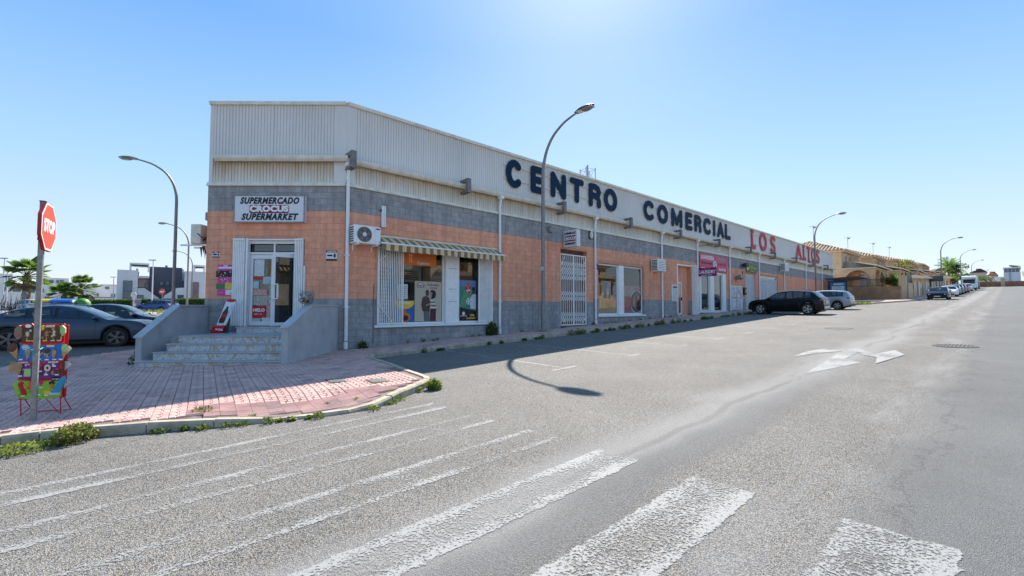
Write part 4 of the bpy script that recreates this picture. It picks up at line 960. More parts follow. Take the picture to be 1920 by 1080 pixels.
# ---------------------------------------------------------------- entrance steps
def marble():
    m = mat('stained marble', (.42,.43,.44), .45, .25, 5, spec=.5, dirt=0); t = m.node_tree; L = t.links.new
    p = [n for n in t.nodes if n.type == 'BSDF_PRINCIPLED'][0]; src = p.inputs['Base Color'].links[0].from_socket
    gp = nd(t,'ShaderNodeNewGeometry'); n = nd(t,'ShaderNodeTexNoise', Scale=3.2, Detail=9.0, Roughness=.75); n.inputs['Distortion'].default_value = 1.4; L(gp.outputs['Position'], n.inputs[0])
    r = nd(t,'ShaderNodeValToRGB'); L(n.outputs[0], r.inputs[0]); r.color_ramp.elements[0].position = .38; r.color_ramp.elements[1].position = .66
    r.color_ramp.elements[0].color = (.33,.34,.36,1); r.color_ramp.elements[1].color = (.74,.71,.65,1); e = r.color_ramp.elements.new(.5); e.color = (.62,.62,.62,1); e = r.color_ramp.elements.new(.57); e.color = (.34,.24,.13,1); L(r.outputs[0], p.inputs['Base Color']); return m
marb = marble()
tread_m = mat('worn step tread', (.40,.405,.42), .35, .12, 2, spec=.5, wpos=True)
t = thing('entrance_steps', 'marble entrance steps between two grey rendered parapets at the shop door', 'steps', (-7.6,11.5,-.2))
def stp(x0, x1, y0, y1, zt, zb_):
    b = MB(); b.box(x0+7.6,x1+7.6,y0-11.5+.02,y1-11.5,zb_+.2,zt+.2-.03); o = b.build('step', marb, t)
    MB().bbox(x0+7.6-.015,x1+7.6,y0-11.5-.02,y1-11.5,zt+.2-.03,zt+.2,.008).build('tread', tread_m, o)
stp(-9.5,-5.76,11.5,11.82,-.03,-.4); stp(-9.27,-5.76,11.80,12.12,.166,-.03); stp(-9.15,-5.76,12.10,12.42,.362,.16); stp(-9.05,-5.76,12.40,14.34,.552,.35)
MB().box(-9.6+7.6,-9.06+7.6,12.75-11.5,14.34-11.5,-.2,.70).build('landing', marb, t)
o = MB().box(-8.42+7.6,-6.55+7.6,13.95-11.5,14.35-11.5,.754,.90).build('step', marb, t); MB().box(-8.45+7.6,-6.55+7.6,13.92-11.5,14.35-11.5,.90,.935).build('tread', tread_m, o)
def parapet(xf, xb, th, y0, z0, y1, z1, yb, zb0):
    b = MB(); b.prism([(y0-11.5,zb0+.2),(yb-11.5,zb0+.2),(yb-11.5,z1+.2),(y1-11.5,z1+.2),(y0-11.5,z0+.2)], 0, th, ax='x')
    sh = (xb-xf)/(yb-y0); b.v = [(x+xf+7.6+(y+11.5-y0)*sh, y, z) for x,y,z in b.v]; o = b.build('parapet', render_grey, t)
    c = MB(); w = .035
    for (ya,za),(yc,zc) in (((y0-.03,z0),(y1,z1)),((y1,z1),(yb,z1))):
        c.prism([(ya-11.5,za+.2+.001),(yc-11.5,zc+.2+.001),(yc-11.5,zc+.2+.045),(ya-11.5,za+.2+.045)], -w, th+w, ax='x')
    c.v = [(x+xf+7.6+(y+11.5-y0)*sh, y, z) for x,y,z in c.v]; c.build('parapet_cap', mat('stone cap', (.46,.46,.47), .6, .1, 4, dirt=.3), o)
parapet(-5.75,-5.62,.16,11.4,.80,12.6,1.36,14.34,-.4); parapet(-9.68,-9.72,.16,11.75,.53,13.07,1.36,14.34,-.4)

# ---------------------------------------------------------------- things on the landing and wall
coke_red = mat('red print', (.50,.01,.015), .4, .05); cola = mat('cola brown', (.06,.012,.006), .3, .1); sky_ink = mat('pale blue print', (.45,.62,.75), .4, .1); board_white = mat('board white', (.72,.73,.75), .4, .05)
t = fthing('pavement_sign', 'white and red leaning cola bottle board on the top step', 'sign', .62, .555, -.62)
SK = Matrix(((1,0,.30,0),(0,1,.16,0),(0,0,1,0),(0,0,0,1)))
MB().bbox(.06,.36,-.015,.015,.22,1.0,.02).xf(SK).build('board', board_white, t); MB().bbox(-.02,.36,-.05,.03,.0,.22,.03).xf(SK).build('foot', coke_red, t)
b = MB(); b.prism([(.12,.30),(.27,.30),(.28,.42),(.26,.5),(.27,.62),(.22,.74),(.22,.80),(.16,.80),(.16,.74),(.11,.62),(.12,.5),(.10,.42)], -.03, -.016).xf(SK).build('bottle_print', cola, t)
MB().box(.11,.28,-.034,-.029,.47,.57).xf(SK).build('label_print', coke_red, t); MB().box(.27,.33,-.022,-.014,.50,.84).xf(SK).build('glass_print', sky_ink, t)
MB().ell((.22,-.018,.98),(.15,.01,.05),12,6).xf(SK).build('top_badge', coke_red, t); o = txt('Coca-Cola', .085, white_ink, t, (.23,-.056,.12), RX, .3, .003, .002); o.matrix_local = SK @ Matrix.Translation((.17,-.055,.12)) @ Matrix.Rotation(R(90),4,'X')
MB().prism([(.33,.0),(.5,.0),(.33,.6)], .02, .04).xf(SK).build('stay', dark_metal, t)
# glass bowl of coloured balls on the parapet
gb = thing('ball_bowl', 'round glass bowl full of coloured balls on the parapet by the door', 'bowl', (-5.66,12.55,1.405))
prof = [(.12,0),(.20,.08),(.225,.19),(.20,.30),(.15,.37),(.155,.385),(.145,.38),(.14,.37),(.19,.30),(.215,.19),(.19,.085),(.11,.01)]
MB().lathe(prof, 24).build('bowl', glass('bowl glass', (.9,.93,.93), .05, .95), gb, smooth=60)
bcols = [mat('ball %s' % n, c, .3, .05) for n, c in (('blue',(.02,.08,.45)),('yellow',(.65,.42,.02)),('red',(.5,.02,.03)),('white',(.7,.7,.7)),('green',(.05,.3,.08)),('pink',(.6,.15,.3)),('brown',(.12,.06,.04)))]
sm = MB(); rr = random.Random(3); done = []
while len(done) < 52:
    p = Vector((rr.uniform(-.19,.19), rr.uniform(-.19,.19), rr.uniform(.03,.27)))
    if p.xy.length > .165*min(1,.55+p.z*2.5) or any((p-q).length < .05 for q in done): 
        if rr.random() < .002: done.append(Vector((9,9,9)))
        continue
    done.append(p); sm.ell(p, (.03,.03,.03), 7, 5, rr.randrange(7))
tag(sm.build('coloured_balls', bcols, gb, smooth=60), kind='stuff')
# sweets poster on the wall beside the folded shutter
t = fthing('sweets_poster', 'pink black and green ice cream poster on the wall beside the folded shutter', 'poster', .42, 1.69)
MB().box(-.02,.47,-.02,-.0,0,.99).build('board', mat('poster pink', (.60,.05,.30), .4, .1, 8), t)
for x0,x1,z0,z1,m in ((-.07,.47,.60,.80,ink),(.0,.47,.86,.92,board_white),(-.06,.22,.22,.38,mat('poster green',(.02,.19,.07),.4)),(.22,.47,.22,.42,mat('poster yellow',(.62,.52,.06),.4)),(.24,.47,.03,.2,board_white),(-.06,.0,.66,.74,pink_ink)):
    MB().bbox(x0,x1,-.028,-.02,z0,z1,.004).build('print_panel', m, t)
rr = random.Random(5)
dots = [MB() for _ in range(3)]
for k in range(46): x = rr.uniform(.01,.45); z = rr.choice((rr.uniform(.62,.78),rr.uniform(.42,.58),rr.uniform(.05,.2))); dots[k%3].ell((x,-.029,z),(rr.uniform(.010,.022),.004,rr.uniform(.010,.022)),6,4)
for d, m in zip(dots, (bcols[1], board_white, bcols[2])): tag(d.build('printed_sweets', m, t), kind='stuff')
txt('Frigo', .07, white_ink, t, (.22,-.022,.955), RX, .2, .002, .001)
# posters on the door glass
def sheets(par, mx, rows):
    for i, (x0,x1,z0,z1,m) in enumerate(rows): MB().box(x0,x1,-.006-.001*i,-.001*i,z0,z1).xf(mx).build('paper', m, par)
paper = mat('paper', (.66,.68,.68), .6, .12, 14); tan_ = mat('tan print', (.42,.30,.17), .5, .25, 9); dark_print = mat('dark print', (.05,.03,.03), .4, .3, 18, col2=(.35,.2,.08)); blue_paper = mat('blue paper', (.42,.58,.62), .6, .08); shelf_print = mat('goods print', (.45,.40,.34), .5, .5, 22, col2=(.10,.09,.09)); red_goods = mat('red goods print', (.45,.10,.08), .5, .4, 25, col2=(.6,.55,.5))
DM = FM @ Matrix.Translation((0,.14,0))
sheets(door_l, DM, [(1.46,1.78,2.33,2.86,paper),(1.88,2.13,2.33,2.87,dark_print),(1.44,1.8,2.22,2.30,coke_red),(1.75,2.14,2.08,2.30,blue_paper),(1.44,1.62,1.93,2.16,blue_paper),(1.95,2.14,1.72,2.02,shelf_print),(1.44,1.90,1.72,1.90,red_goods),(1.46,1.95,1.40,1.70,shelf_print),(1.96,2.14,1.45,1.70,paper),(1.43,1.86,.99,1.38,coke_red),(1.88,2.13,1.00,1.42,red_goods),(1.44,1.7,.86,.98,blue_paper),(1.74,2.13,.86,1.0,paper)])
o = txt('HIELO', .135, white_ink, None, (0,0,0), RX, 0, .006, .002); o.parent = door_l; o.matrix_local = DM @ Matrix.Translation((1.645,-.021,1.24)) @ Matrix.Rotation(R(90),4,'X')
o = txt('bolsa 2 kg', .06, white_ink, None, (0,0,0), RX); o.parent = door_l; o.matrix_local = DM @ Matrix.Translation((1.62,-.021,1.12)) @ Matrix.Rotation(R(90),4,'X')
MB().lathe([(.065,-.03),(.065,-.034),(.05,-.034),(.05,-.03)], 16, (2.05,.0,1.60), 'y').xf(DM).build('no_smoking_ring', ink, door_l)
b = MB(); b.box(-.06,.06,-.034,-.03,-.008,.008); b.xf(DM @ Matrix.Translation((2.05,0,1.60)) @ Matrix.Rotation(R(45),4,'Y')).build('no_smoking_bar', ink, door_l)
# shelf of goods packets behind the door
t = fthing('goods_shelf', 'shelf of packaged goods just inside the shop door', 'shelf', 1.0, .3, 1.6)
for k in range(5):
    MB().box(0,1.15,0,.3,.5+k*.42,.53+k*.42).build('shelf', cream_paint, t)
    for j in range(5): MB().bbox(.02+j*.22,.19+j*.22,.02,.2,.532+k*.42,.532+k*.42+rr.uniform(.18,.3),.01).build('packet', rr.choice(bcols+[paper,tan_]), t)

# shop window posters: things stuck on the inside of the panes
def poster(lab, u0, u1, z0, z1, m, y=.155):
    t = wthing('window_poster', lab, 'poster', (u0+u1)/2, -y, z0); MB().box(-(u1-u0)/2,(u1-u0)/2,-.004,.0,0,z1-z0).build('sheet', m, t); return t, u1-u0, z1-z0
t, w, h = poster('beige snack poster of an embracing couple in the first shop window', 2.62,3.76,.83,2.28, mat('beige poster', (.50,.44,.33), .5, .05))
fig = lambda P, m, y=-.009, n='figure_print': MB().prism(P, y, -.003).build(n, m, t)
man_d = mat('dark shirt print', (.075,.045,.045), .5, .2, 12); skin = mat('skin print', (.45,.24,.16), .5); wine = mat('wine skirt print', (.10,.02,.035), .5); jean = mat('grey trouser print', (.12,.14,.13), .5)
fig([(-.18,.0),(.06,.0),(.05,.38),(-.20,.38)], jean); fig([(-.24,.36),(.06,.36),(.08,.70),(.02,.88),(-.12,.92),(-.25,.86),(-.30,.6)], man_d, -.010); fig([(-.10,.92),(.0,.92),(.03,1.05),(.0,1.14),(-.08,1.15),(-.13,1.08)], mat('hair print',(.08,.05,.035),.5), -.011)
fig([(.07,.0),(.32,.0),(.33,.42),(.08,.42)], wine, -.011); 
for k in range(7): fig([(.10,.42+k*.065),(.34-.004*k*k,.42+k*.065),(.34-.004*k*k,.45+k*.065),(.10,.45+k*.065)], ink if k % 2 == 0 else board_white, -.012-.0005*k)
fig([(.04,.90),(.16,.86),(.20,.95),(.17,1.08),(.06,1.05)], skin, -.013); fig([(.12,.84),(.28,.84),(.33,1.0),(.27,1.13),(.14,1.15),(.06,1.08),(.17,1.04)], ink, -.014); fig([(-.1,.55),(.10,.62),(.1,.67),(-.1,.61)], skin, -.0155)
MB().ell((-.33,-.008,1.30),(.17,.006,.10),16,6).build('logo_print', mat('logo red', (.40,.06,.08), .4), t); MB().ell((-.33,-.011,1.30),(.14,.006,.075),16,6).build('logo_print', board_white, t)
txt("Lay's", .12, letter_blue, t, (-.33,-.019,1.30), RX, .15, .004, .001); txt('Puede acabar', .105, maroon, t, (.20,-.006,1.33), RX, 0, .002, .001, .85); txt('a tu lado', .105, maroon, t, (.22,-.006,1.22), RX, 0, .002, .001, .85)
t, w, h = poster('blue and yellow sweet poster at the bottom of the first shop window', 1.86,2.60,.83,1.57, mat('poster blue', (.012,.13,.40), .45, .05))
b = MB(); b.prism([(-.37,.735),(.37,.735)]+[(.37*math.cos(R(a)),.70+.26*math.sin(R(a))*1.0) for a in range(-10,-175,-15)], -.009, -.004); b.build('sun_print', yellow_ink, t)
txt('Aperitivos', .11, white_ink, t, (0,-.011,.66), RX, .1, .004, .001, .95)
MB().ell((0,-.008,.16),(.23,.006,.17),16,6).build('biscuit_print', orange_ink, t); MB().ell((0,-.013,.13),(.15,.006,.10),14,6).build('filling_print', cola, t); MB().prism([(-.04,.32),(.05,.32),(.02,.46),(-.02,.46)], -.010, -.004).build('flame_print', orange_ink, t)
t, w, h = poster('football poster with a white-shirted player in the first shop window', 4.57,5.40,.83,2.40, mat('stadium print', (.015,.10,.115), .45, .4, 5, col2=(.05,.30,.22)))
fig([(-.41,0),(.41,0),(.41,.36),(-.41,.52)], mat('dark purple print', (.02,.008,.02), .45)); MB().box(-.41,.41,-.008,-.003,1.32,1.57).build('sky_print', mat('crowd print', (.03,.07,.25), .45, .6, 40, col2=(.25,.3,.5)), t)
fig([(.14,.46),(.41,.42),(.41,1.02),(.30,1.04),(.17,.95),(.10,.80)], mat('white shirt print', (.62,.68,.72), .45), -.010); fig([(.21,1.04),(.33,1.04),(.35,1.20),(.30,1.27),(.22,1.24)], mat('dark skin print', (.10,.05,.035), .45), -.011); fig([(.20,1.18),(.36,1.18),(.33,1.30),(.24,1.30)], ink, -.012)
for k in range(6): fig([(-.38+k*.05,.52),(-.37+k*.05,.52),(-.12+k*.075,1.18),(-.135+k*.075,1.18)], lime_ink, -.0075)
MB().ell((.05,-.012,.74),(.13,.008,.13),14,8).build('ball_print', board_white, t)
for a in range(5): MB().ell((.05+.075*math.cos(a*1.257),-.019,.74+.075*math.sin(a*1.257)),(.028,.004,.028),6,4).build('ball_print', ink, t)
fig([(-.12,1.10),(.12,1.08),(.14,1.42),(-.10,1.44)], coke_red, -.010); 
for x,z in ((-.05,1.36),(.07,1.37),(-.03,1.16),(.07,1.18),(.01,1.27)): MB().ell((x,-.013,z),(.045,.004,.04),8,4).build('badge_print', tan_ if z > 1.2 else board_white, t)
txt('CHAMPIONS', .055, white_ink, t, (-.20,-.011,.17), RX, 0, .001, .001); MB().ell((-.20,-.010,.27),(.07,.005,.07),10,6).build('emblem_print', board_white, t); txt('VIVE', .11, yellow_ink, t, (.22,-.011,.19), RX, 0, .005, .001); txt('LA EMOCION', .085, yellow_ink, t, (.16,-.011,.08), RX, 0, .004, .001, .85)
t, w, h = poster('orange takeaway banner hanging at the top of the first shop window', 2.12,3.52,2.84,3.32, orange_ink)
txt('Food on the Go!', .14, tan_, t, (.22,-.006,.24), RX, 0, .003, .001, .8); txt('Catering', .15, paper, t, (.15,-.006,.09), RX, 0, .003, .001)
for x in (-.42,-.34): MB().box(x-.012,x+.012,-.008,-.003,.08,.34).build('cutlery_print', paper, t); MB().ell((x,-.008,.36),(.03,.004,.06),8,5).build('cutlery_print', paper, t)
t, w, h = poster('two white handwritten notices taped in the first shop window', 1.96,2.34,1.62,2.15, paper)
for k in range(6): MB().box(-.14+.02*(k%2),.12,-.006,-.0035,.08+k*.07,.092+k*.07).build('writing_print', ink, t)
t, w, h = poster('orange brown caramel poster in the second shop window', 13.42,15.0,1.05,1.95, mat('caramel print', (.40,.17,.055), .45, .3, 3, col2=(.55,.38,.2)), .16)
txt('CARAMELO', .12, paper, t, (-.62,-.006,.45), (R(90),R(-90),0), 0, .002, .001, .75); MB().ell((.25,-.008,.32),(.2,.006,.2),12,5).build('sweet_print', tan_, t); txt('Nuevo sabor', .14, paper, t, (.1,-.006,.74), RX, 0, .002, .001)
t, w, h = poster('pale blank sheet hanging in the second shop window', 13.75,14.6,1.97,2.75, mat('pale sheet', (.5,.53,.53), .5, .1), .20)
t, w, h = poster('dark blue and red drinks collage poster in the second shop window', 15.72,17.45,1.05,2.55, mat('collage print', (.06,.035,.055), .45, .6, 4, col2=(.28,.14,.17)), .16)
MB().lathe([(.62,-.006),(.62,-.010),(.42,-.010),(.42,-.006)], 24, (.45,0,.62), 'y').build('ring_print', letter_blue, t); MB().lathe([(.66,-.005),(.66,-.009),(.62,-.009),(.62,-.005)], 24, (.45,0,.62), 'y').build('ring_print', board_white, t)
fig([(.25,.2),(.55,.2),(.5,.9),(.42,1.2),(.36,1.2),(.3,.9)], cola, -.014); txt('Rico', .26, pink_ink, t, (.5,-.012,1.32), RX, .2, .006, .001)
MB().box(.1,.8,-.009,-.005,1.12,1.18).build('band_print', board_white, t); fig([(-.7,.1),(-.45,.1),(-.4,.7),(-.6,.95),(-.75,.6)], coke_red, -.010); fig([(-.35,.1),(-.1,.1),(-.12,.8),(-.25,1.05),(-.38,.8)], purple_ink, -.012)

# ---------------------------------------------------------------- stop sign
stop_red = mat('stop red', (.66,.085,.05), .45, .06, 3); stop_dark = mat('stop sign rim', (.33,.02,.02), .5, .1)
p0 = (-6.55,6.30); zb = g(*p0)+.12
t = thing('stop_sign', 'red octagonal STOP sign on a grey post beside the ice cream stand', 'stop sign', (p0[0],p0[1],zb), R(33.1+90))
# local frame: -y is the face
MB().box(-.03,.03,-.028,.028,-.05,3.03).build('post', galv, t); MB().box(-.034,.034,-.032,.032,3.03,3.045).build('post_cap', dark_metal, t)
oc = lambda r: [(r*math.cos(R(22.5+45*k))/math.cos(R(22.5)), r*math.sin(R(22.5+45*k))/math.cos(R(22.5))) for k in range(8)]
CZs = 2.68
def octp(r, y0, y1, m, n): MB().prism([(x,z+CZs) for x,z in oc(r)], y0, y1).build(n, m, t)
octp(.335,-.068,-.030,stop_dark,'plate'); octp(.325,-.071,-.0675,white_ink,'border'); octp(.298,-.074,-.0705,stop_red,'face')
txt('STOP', .235, white_ink, t, (0,-.076,CZs), RX, 0, .012, .001, .86)
MB().box(-.04,.04,-.0295,.034,CZs+.15,CZs+.19).build('clamp', dark_metal, t); MB().box(-.04,.04,-.0295,.034,CZs-.19,CZs-.15).build('clamp', dark_metal, t)
MB().tube([(-.05,-.045,.98),(0,-.06,1.0),(.045,-.03,.99),(.05,.04,.97),(0,.06,.98),(-.05,.03,.96),(-.06,-.02,.9)], .008, 6).build('tied_cord', mat('teal cord', (.05,.35,.33), .6), t)

# ---------------------------------------------------------------- ice cream stand
ir = mat('stand red', (.55,.015,.02), .4, .08); ib = mat('stand brown', (.09,.03,.02), .4, .3, 5); ibl = mat('stand blue', (.01,.16,.52), .4, .15, 4); ipu = mat('stand purple', (.17,.02,.22), .4, .15, 4); ig = mat('stand green', (.13,.42,.03), .4, .25, 3, col2=(.30,.48,.03))
wafer = mat('wafer print', (.48,.26,.10), .5, .2, 20); cream = mat('cream print', (.68,.58,.40), .5, .08); choc = mat('chocolate print', (.10,.035,.018), .4, .2, 20); pist = mat('pistachio print', (.25,.45,.14), .5, .3, 40, col2=(.4,.55,.25)); nut = mat('nut print', (.17,.075,.055), .5, .5, 50, col2=(.35,.2,.15)); aqua = mat('aqua print', (.02,.30,.50), .4, .1)
q0 = (-6.80,6.62); zb = g(*q0)+.12
t = thing('ice_cream_stand', 'folding red wire stand of ice cream price boards behind the stop sign post', 'display stand', (*q0,zb), R(14))
for s in (-1,1):
    for y0, y1 in ((.04,.02),(.34,.10)): MB().tube([(s*.31,y0,0),(s*.31,y1,.25),(s*.31,y1,1.30)], .009, 6).build('leg', ir, t)
MB().tube([(-.31,.04,.02),(.05,.02,.27),(.31,.04,.0)], .007, 6).build('brace', ir, t); MB().tube([(-.31,.34,.02),(.31,.34,.02)], .007, 6).build('brace', ir, t)
MB().bbox(-.335,.335,.0,.03,.24,1.32,.01).build('backing', ir, t)
def wavy(x0, x1, z0, z1, m, a, y, n='board'):
    k = 14; top = [(x0+(x1-x0)*i/k, z1+a*math.sin(math.pi*i/k)) for i in range(k+1)]; bot = [(x1+(x0-x1)*i/k, z0+a*math.sin(math.pi*i/k)) for i in range(k+1)]
    MB().prism(top+bot, y, y+.02).build(n, m, t)
wavy(-.33,.33,.27,.53,ig,-.03,-.022); wavy(-.33,.33,.55,.78,ipu,-.02,-.024); wavy(-.33,.33,.80,1.03,ibl,-.02,-.026); wavy(-.31,.31,1.06,1.27,ib,.01,-.028)
for z, a in ((.535,-.03),(.785,-.02),(1.045,-.02)): wavy(-.34,.34,z-.012,z+.012,ir,a,-.031,'trim')
def pop(x, z, w, h, m, y=-.034, stick=True):
    MB().bbox(x-w/2,x+w/2,y-.008,y+.006,z,z+h,w*.42).build('lolly_print', m, t)
    if stick: MB().box(x-.010,x+.010,y-.004,y+.004,z-h*.32,z-.001).build('stick_print', wafer, t)
def cone(x, z, w, h, m, tilt=0, y=-.034):
    mx = Matrix.Translation((x,0,z)) @ Matrix.Rotation(R(tilt),4,'Y')
    MB().prism([(0,0),(w/2,h*.62),(-w/2,h*.62)], y-.006, y+.006).xf(mx).build('cone_print', wafer, t); MB().ell((0,y-.004,h*.70),(w*.56,.012,h*.24),10,6).xf(mx).build('scoop_print', m, t)
def tagp(x, z, w=.06, h=.018, m=None): MB().box(x-w/2,x+w/2,-.036,-.033,z,z+h).build('price_tag', m or white_ink, t)
pop(-.36,1.10,.13,.20,nut,stick=False); pop(-.22,1.12,.07,.11,cream); pop(.08,1.12,.075,.115,wafer); pop(.19,1.12,.075,.125,cream); pop(.31,1.14,.11,.16,pist)
MB().bbox(-.28,-.13,-.04,-.028,1.25,1.33,.03).build('logo_print', coke_red, t); MB().ell((-.205,-.041,1.29),(.05,.004,.026),10,5).build('logo_print', white_ink, t); MB().box(.06,.2,-.036,-.029,1.27,1.30).build('print_panel', cream, t); MB().bbox(-.03,.05,-.038,-.028,1.22,1.30,.03).build('print_panel', yellow_ink, t)
for x in (-.2,-.12,.06,.18,.28): tagp(x, 1.07, .07, .016, yellow_ink if x < .1 else cream)
cone(-.36,.82,.15,.26,choc,-24); cone(-.20,.80,.08,.17,tan_); cone(-.02,.80,.09,.2,choc); cone(.10,.81,.075,.17,choc); cone(.21,.80,.07,.16,wafer); cone(.36,.80,.10,.24,pist,6)
MB().bbox(-.30,-.19,-.04,-.028,.95,1.03,.03).build('print_panel', sky_ink, t)
for x in (-.3,-.02,.1,.22,.32): tagp(x, .795+.01*(x<0))
tagp(.15,.985,.12,.03,cream)
b = MB(); b.box(-.09,.09,-.05,-.03,-.07,.07); b.xf(Matrix.Translation((-.37,0,.70)) @ Matrix.Rotation(R(14),4,'Y')).build('sandwich_print', wafer, t); b = MB(); b.box(-.055,.055,-.056,-.05,-.045,.045); b.xf(Matrix.Translation((-.355,0,.70)) @ Matrix.Rotation(R(14),4,'Y')).build('sandwich_print', tan_, t)
MB().lathe([(.05,-.034),(.05,-.042),(.022,-.042),(.022,-.034)], 14, (.12,0,.685), 'y').build('ring_print', cream, t); MB().box(-.03,.04,-.04,-.026,.66,.70).build('print_panel', choc, t); MB().box(-.05,.03,-.04,-.026,.59,.62).build('print_panel', choc, t)
pop(.33,.64,.08,.15,choc,stick=False); pop(.33,.66,.04,.09,coke_red,-.045,False); MB().box(.22,.40,-.046,-.034,.60,.645).build('print_panel', choc, t); MB().ell((.22,-.036,.615),(.04,.01,.035),8,5).build('scoop_print', tan_, t); MB().box(-.24,-.14,-.038,-.026,.57,.68).build('print_panel', pist, t)
txt('MAGNUM', .035, white_ink, t, (.2,-.034,.765), RX, .2, .001, .001); txt('SANDWICH', .03, white_ink, t, (-.27,-.034,.768), RX, .2, .001, .001)
for x,z in ((-.3,.57),(.0,.63),(.1,.58),(.27,.575),(.22,.70)): tagp(x, z)
for k, (x, m) in enumerate(((-.38,lime_ink),(-.30,coke_red))):
    b = MB(); b.bbox(-.04,.04,-.045,-.03,0,.21,.02); b.xf(Matrix.Translation((x+.08,0,.30)) @ Matrix.Rotation(R(-22),4,'Y')).build('lolly_print', m, t)
b = MB(); b.prism([(-.1,0),(.02,.0),(.12,.16),(.10,.24),(.03,.2)], -.05,-.03); b.xf(Matrix.Translation((.30,0,.33))).build('wrapper_print', aqua, t)
pop(-.15,.38,.055,.12,orange_ink); pop(.02,.44,.07,.08,pink_ink); pop(.20,.37,.05,.11,orange_ink,stick=False); MB().box(.08,.18,-.036,-.024,.30,.36).build('print_panel', yellow_ink, t); MB().ell((.19,-.03,.47),(.05,.01,.03),7,4).build('star_print', ink, t); MB().box(.20,.32,-.036,-.024,.50,.555).build('print_panel', letter_blue, t); MB().box(.17,.32,-.037,-.024,.295,.34).build('print_panel', sky_ink, t)
txt('de regalo', .028, white_ink, t, (.26,-.038,.525), RX)
for x,z in ((-.24,.29),(.0,.295),(.03,.4),(.12,.285)): tagp(x, z)
MB().box(.16,.20,-.004,-.001,.245,.262).build('badge_print', white_ink, t); txt('FRIGO', .03, white_ink, t, (.26,-.003,.255), RX)
for z in (.93,.70,.44): 
    b = MB(); b.prism([(.335,z-.07),(.44,z+.02),(.40,z+.06),(.335,z+.07)], .05, .056); b.build('board_edge', paper, t)
t.scale = (.76,.8,1)
rr = random.Random(77)
for z0_, ms in ((1.07,(cream,wafer,choc)),(.82,(sky_ink,choc,cream)),(.57,(pist,cream,pink_ink)),(.31,(yellow_ink,aqua,pink_ink,orange_ink))):
    for k in range(12): x_, z_ = rr.uniform(-.27,.27), z0_+rr.uniform(.0,.17); w_ = rr.uniform(.008,.026); MB().bbox(x_-w_,x_+w_,-.0335,-.027,z_,z_+rr.uniform(.01,.035),.004).build('small_print', rr.choice(ms), t)
# second face of the stand, seen on edge
MB().bbox(-.335,.335,.11,.13,.24,1.30,.01).build('backing', ir, t)
# ---------------------------------------------------------------- street lamps
lamp_head_m = mat('lamp head grey', (.24,.235,.23), .45, .12, 6, metal=.2); lamp_glass = glass('lamp bowl', (.85,.8,.7), .12, .75)
def lamp(lab, loc, rotz, group, s=1.0):
    t = thing('street_lamp', lab, 'street lamp', loc, rotz, group)
    MB().cyl((0,0,-.05),(0,0,.03),.24*s,12).build('base_plate', galv, t); MB().lathe([(.115*s,.03),(.11*s,.5*s),(.09*s,1.4*s),(.082*s,1.45*s)], 14).build('base_sleeve', galv, t, smooth=50)
    P = [(0,0,1.3*s),(0,0,5*s),(0,0,6.7*s),(.05*s,0,7.25*s),(.24*s,0,7.85*s),(.60*s,0,8.36*s),(1.12*s,0,8.72*s),(1.55*s,0,8.88*s),(1.95*s,0,8.98*s)]
    Q = []
    for i in range(len(P)-1):
        a, b, c, d = [Vector(P[max(0,min(len(P)-1,i+k))]) for k in (-1,0,1,2)]
        n = 1 if i < 2 else 4
        for k in range(n):
            u = k/n; Q.append(.5*((2*b)+(c-a)*u+(2*a-5*b+4*c-d)*u*u+(3*b-a-3*c+d)*u**3))
    Q.append(Vector(P[-1])); rs = [.085*s-(.085-.038)*s*min(1,max(0,(i)/(len(Q)-1)))**.7 for i in range(len(Q))]
    MB().tube(Q, rs, 12).build('pole', galv, t, smooth=50)
    hb = MB(); x0, x1 = 1.86*s, 2.78*s; n = 10
    for i in range(n+1):
        u = i/n; x = x0+(x1-x0)*u; w = s*(.055+.16*math.sin(math.pi*min(1,u*.95+.05))**.7)*(1 if u < .9 else .75); hh = s*(.05+.085*math.sin(math.pi*min(1,u*.93+.07))); zc = s*(8.96+.06*u)
        for j in range(10):
            a = math.pi*j/9; hb.v.append((x, w*math.cos(a), zc+hh*math.sin(a)))
    hb.f = [(i*10+j,(i+1)*10+j,(i+1)*10+j+1,i*10+j+1) for i in range(n) for j in range(9)]+[tuple(range(10)), tuple(range(n*10+9,n*10-1,-1))]; hb.m = [0]*len(hb.f)
    h = hb.build('lamp_head', lamp_head_m, t, smooth=40)
    MB().ell((2.42*s,0,8.99*s),(.33*s,.17*s,.12*s),14,8).build('lamp_bowl', lamp_glass, h, smooth=60)
    MB().box(1.95*s,2.75*s,-.13*s,.13*s,8.965*s,8.985*s).build('reflector', sign_white, h)
    return t
GL = 'street lamps of the same curved kind'
x, y = xyof(8.48,.62); L1 = lamp('tall curved street lamp on the pavement in front of the CENTRO letters', (x,y,g(x,y)+.13), math.atan2(N[1],N[0]), GL)
MB().box(-.095,.095,-.1,-.08,2.62,2.78).build('sticker', paper, L1); MB().box(-.3,.35,-.3,.3,-.03,.02).build('worn_patch', dry_soil, L1)
def lampc(lab, x, y, ang):
    o = dup(L1); o.location = (x,y,g(x,y)+.13); o.rotation_euler = (0,0,ang); o['label'] = lab
    for c in list(o.children):
        if c.name.startswith(('sticker','worn')): bpy.data.objects.remove(c)
    return o
AN = math.atan2(N[1],N[0])
lampc('curved street lamp beside the bus shelter and the ALTOS letters', *xyof(49.3,.8), AN)
for u, lab in ((98,'curved street lamp behind the black car parked facing down the street'),(145,'curved street lamp beside the green street tree'),(196,'curved street lamp above the row of parked cars past the green tree'),(250,'curved street lamp above the white motorhome'),(330,'smallest and farthest curved street lamp up the street')):
    lampc(lab, *xyof(u,6.9), AN)
lampc('tall curved street lamp rising behind the shop entrance parapet', -18.6, 25.0, math.atan2(-.25,-.97))
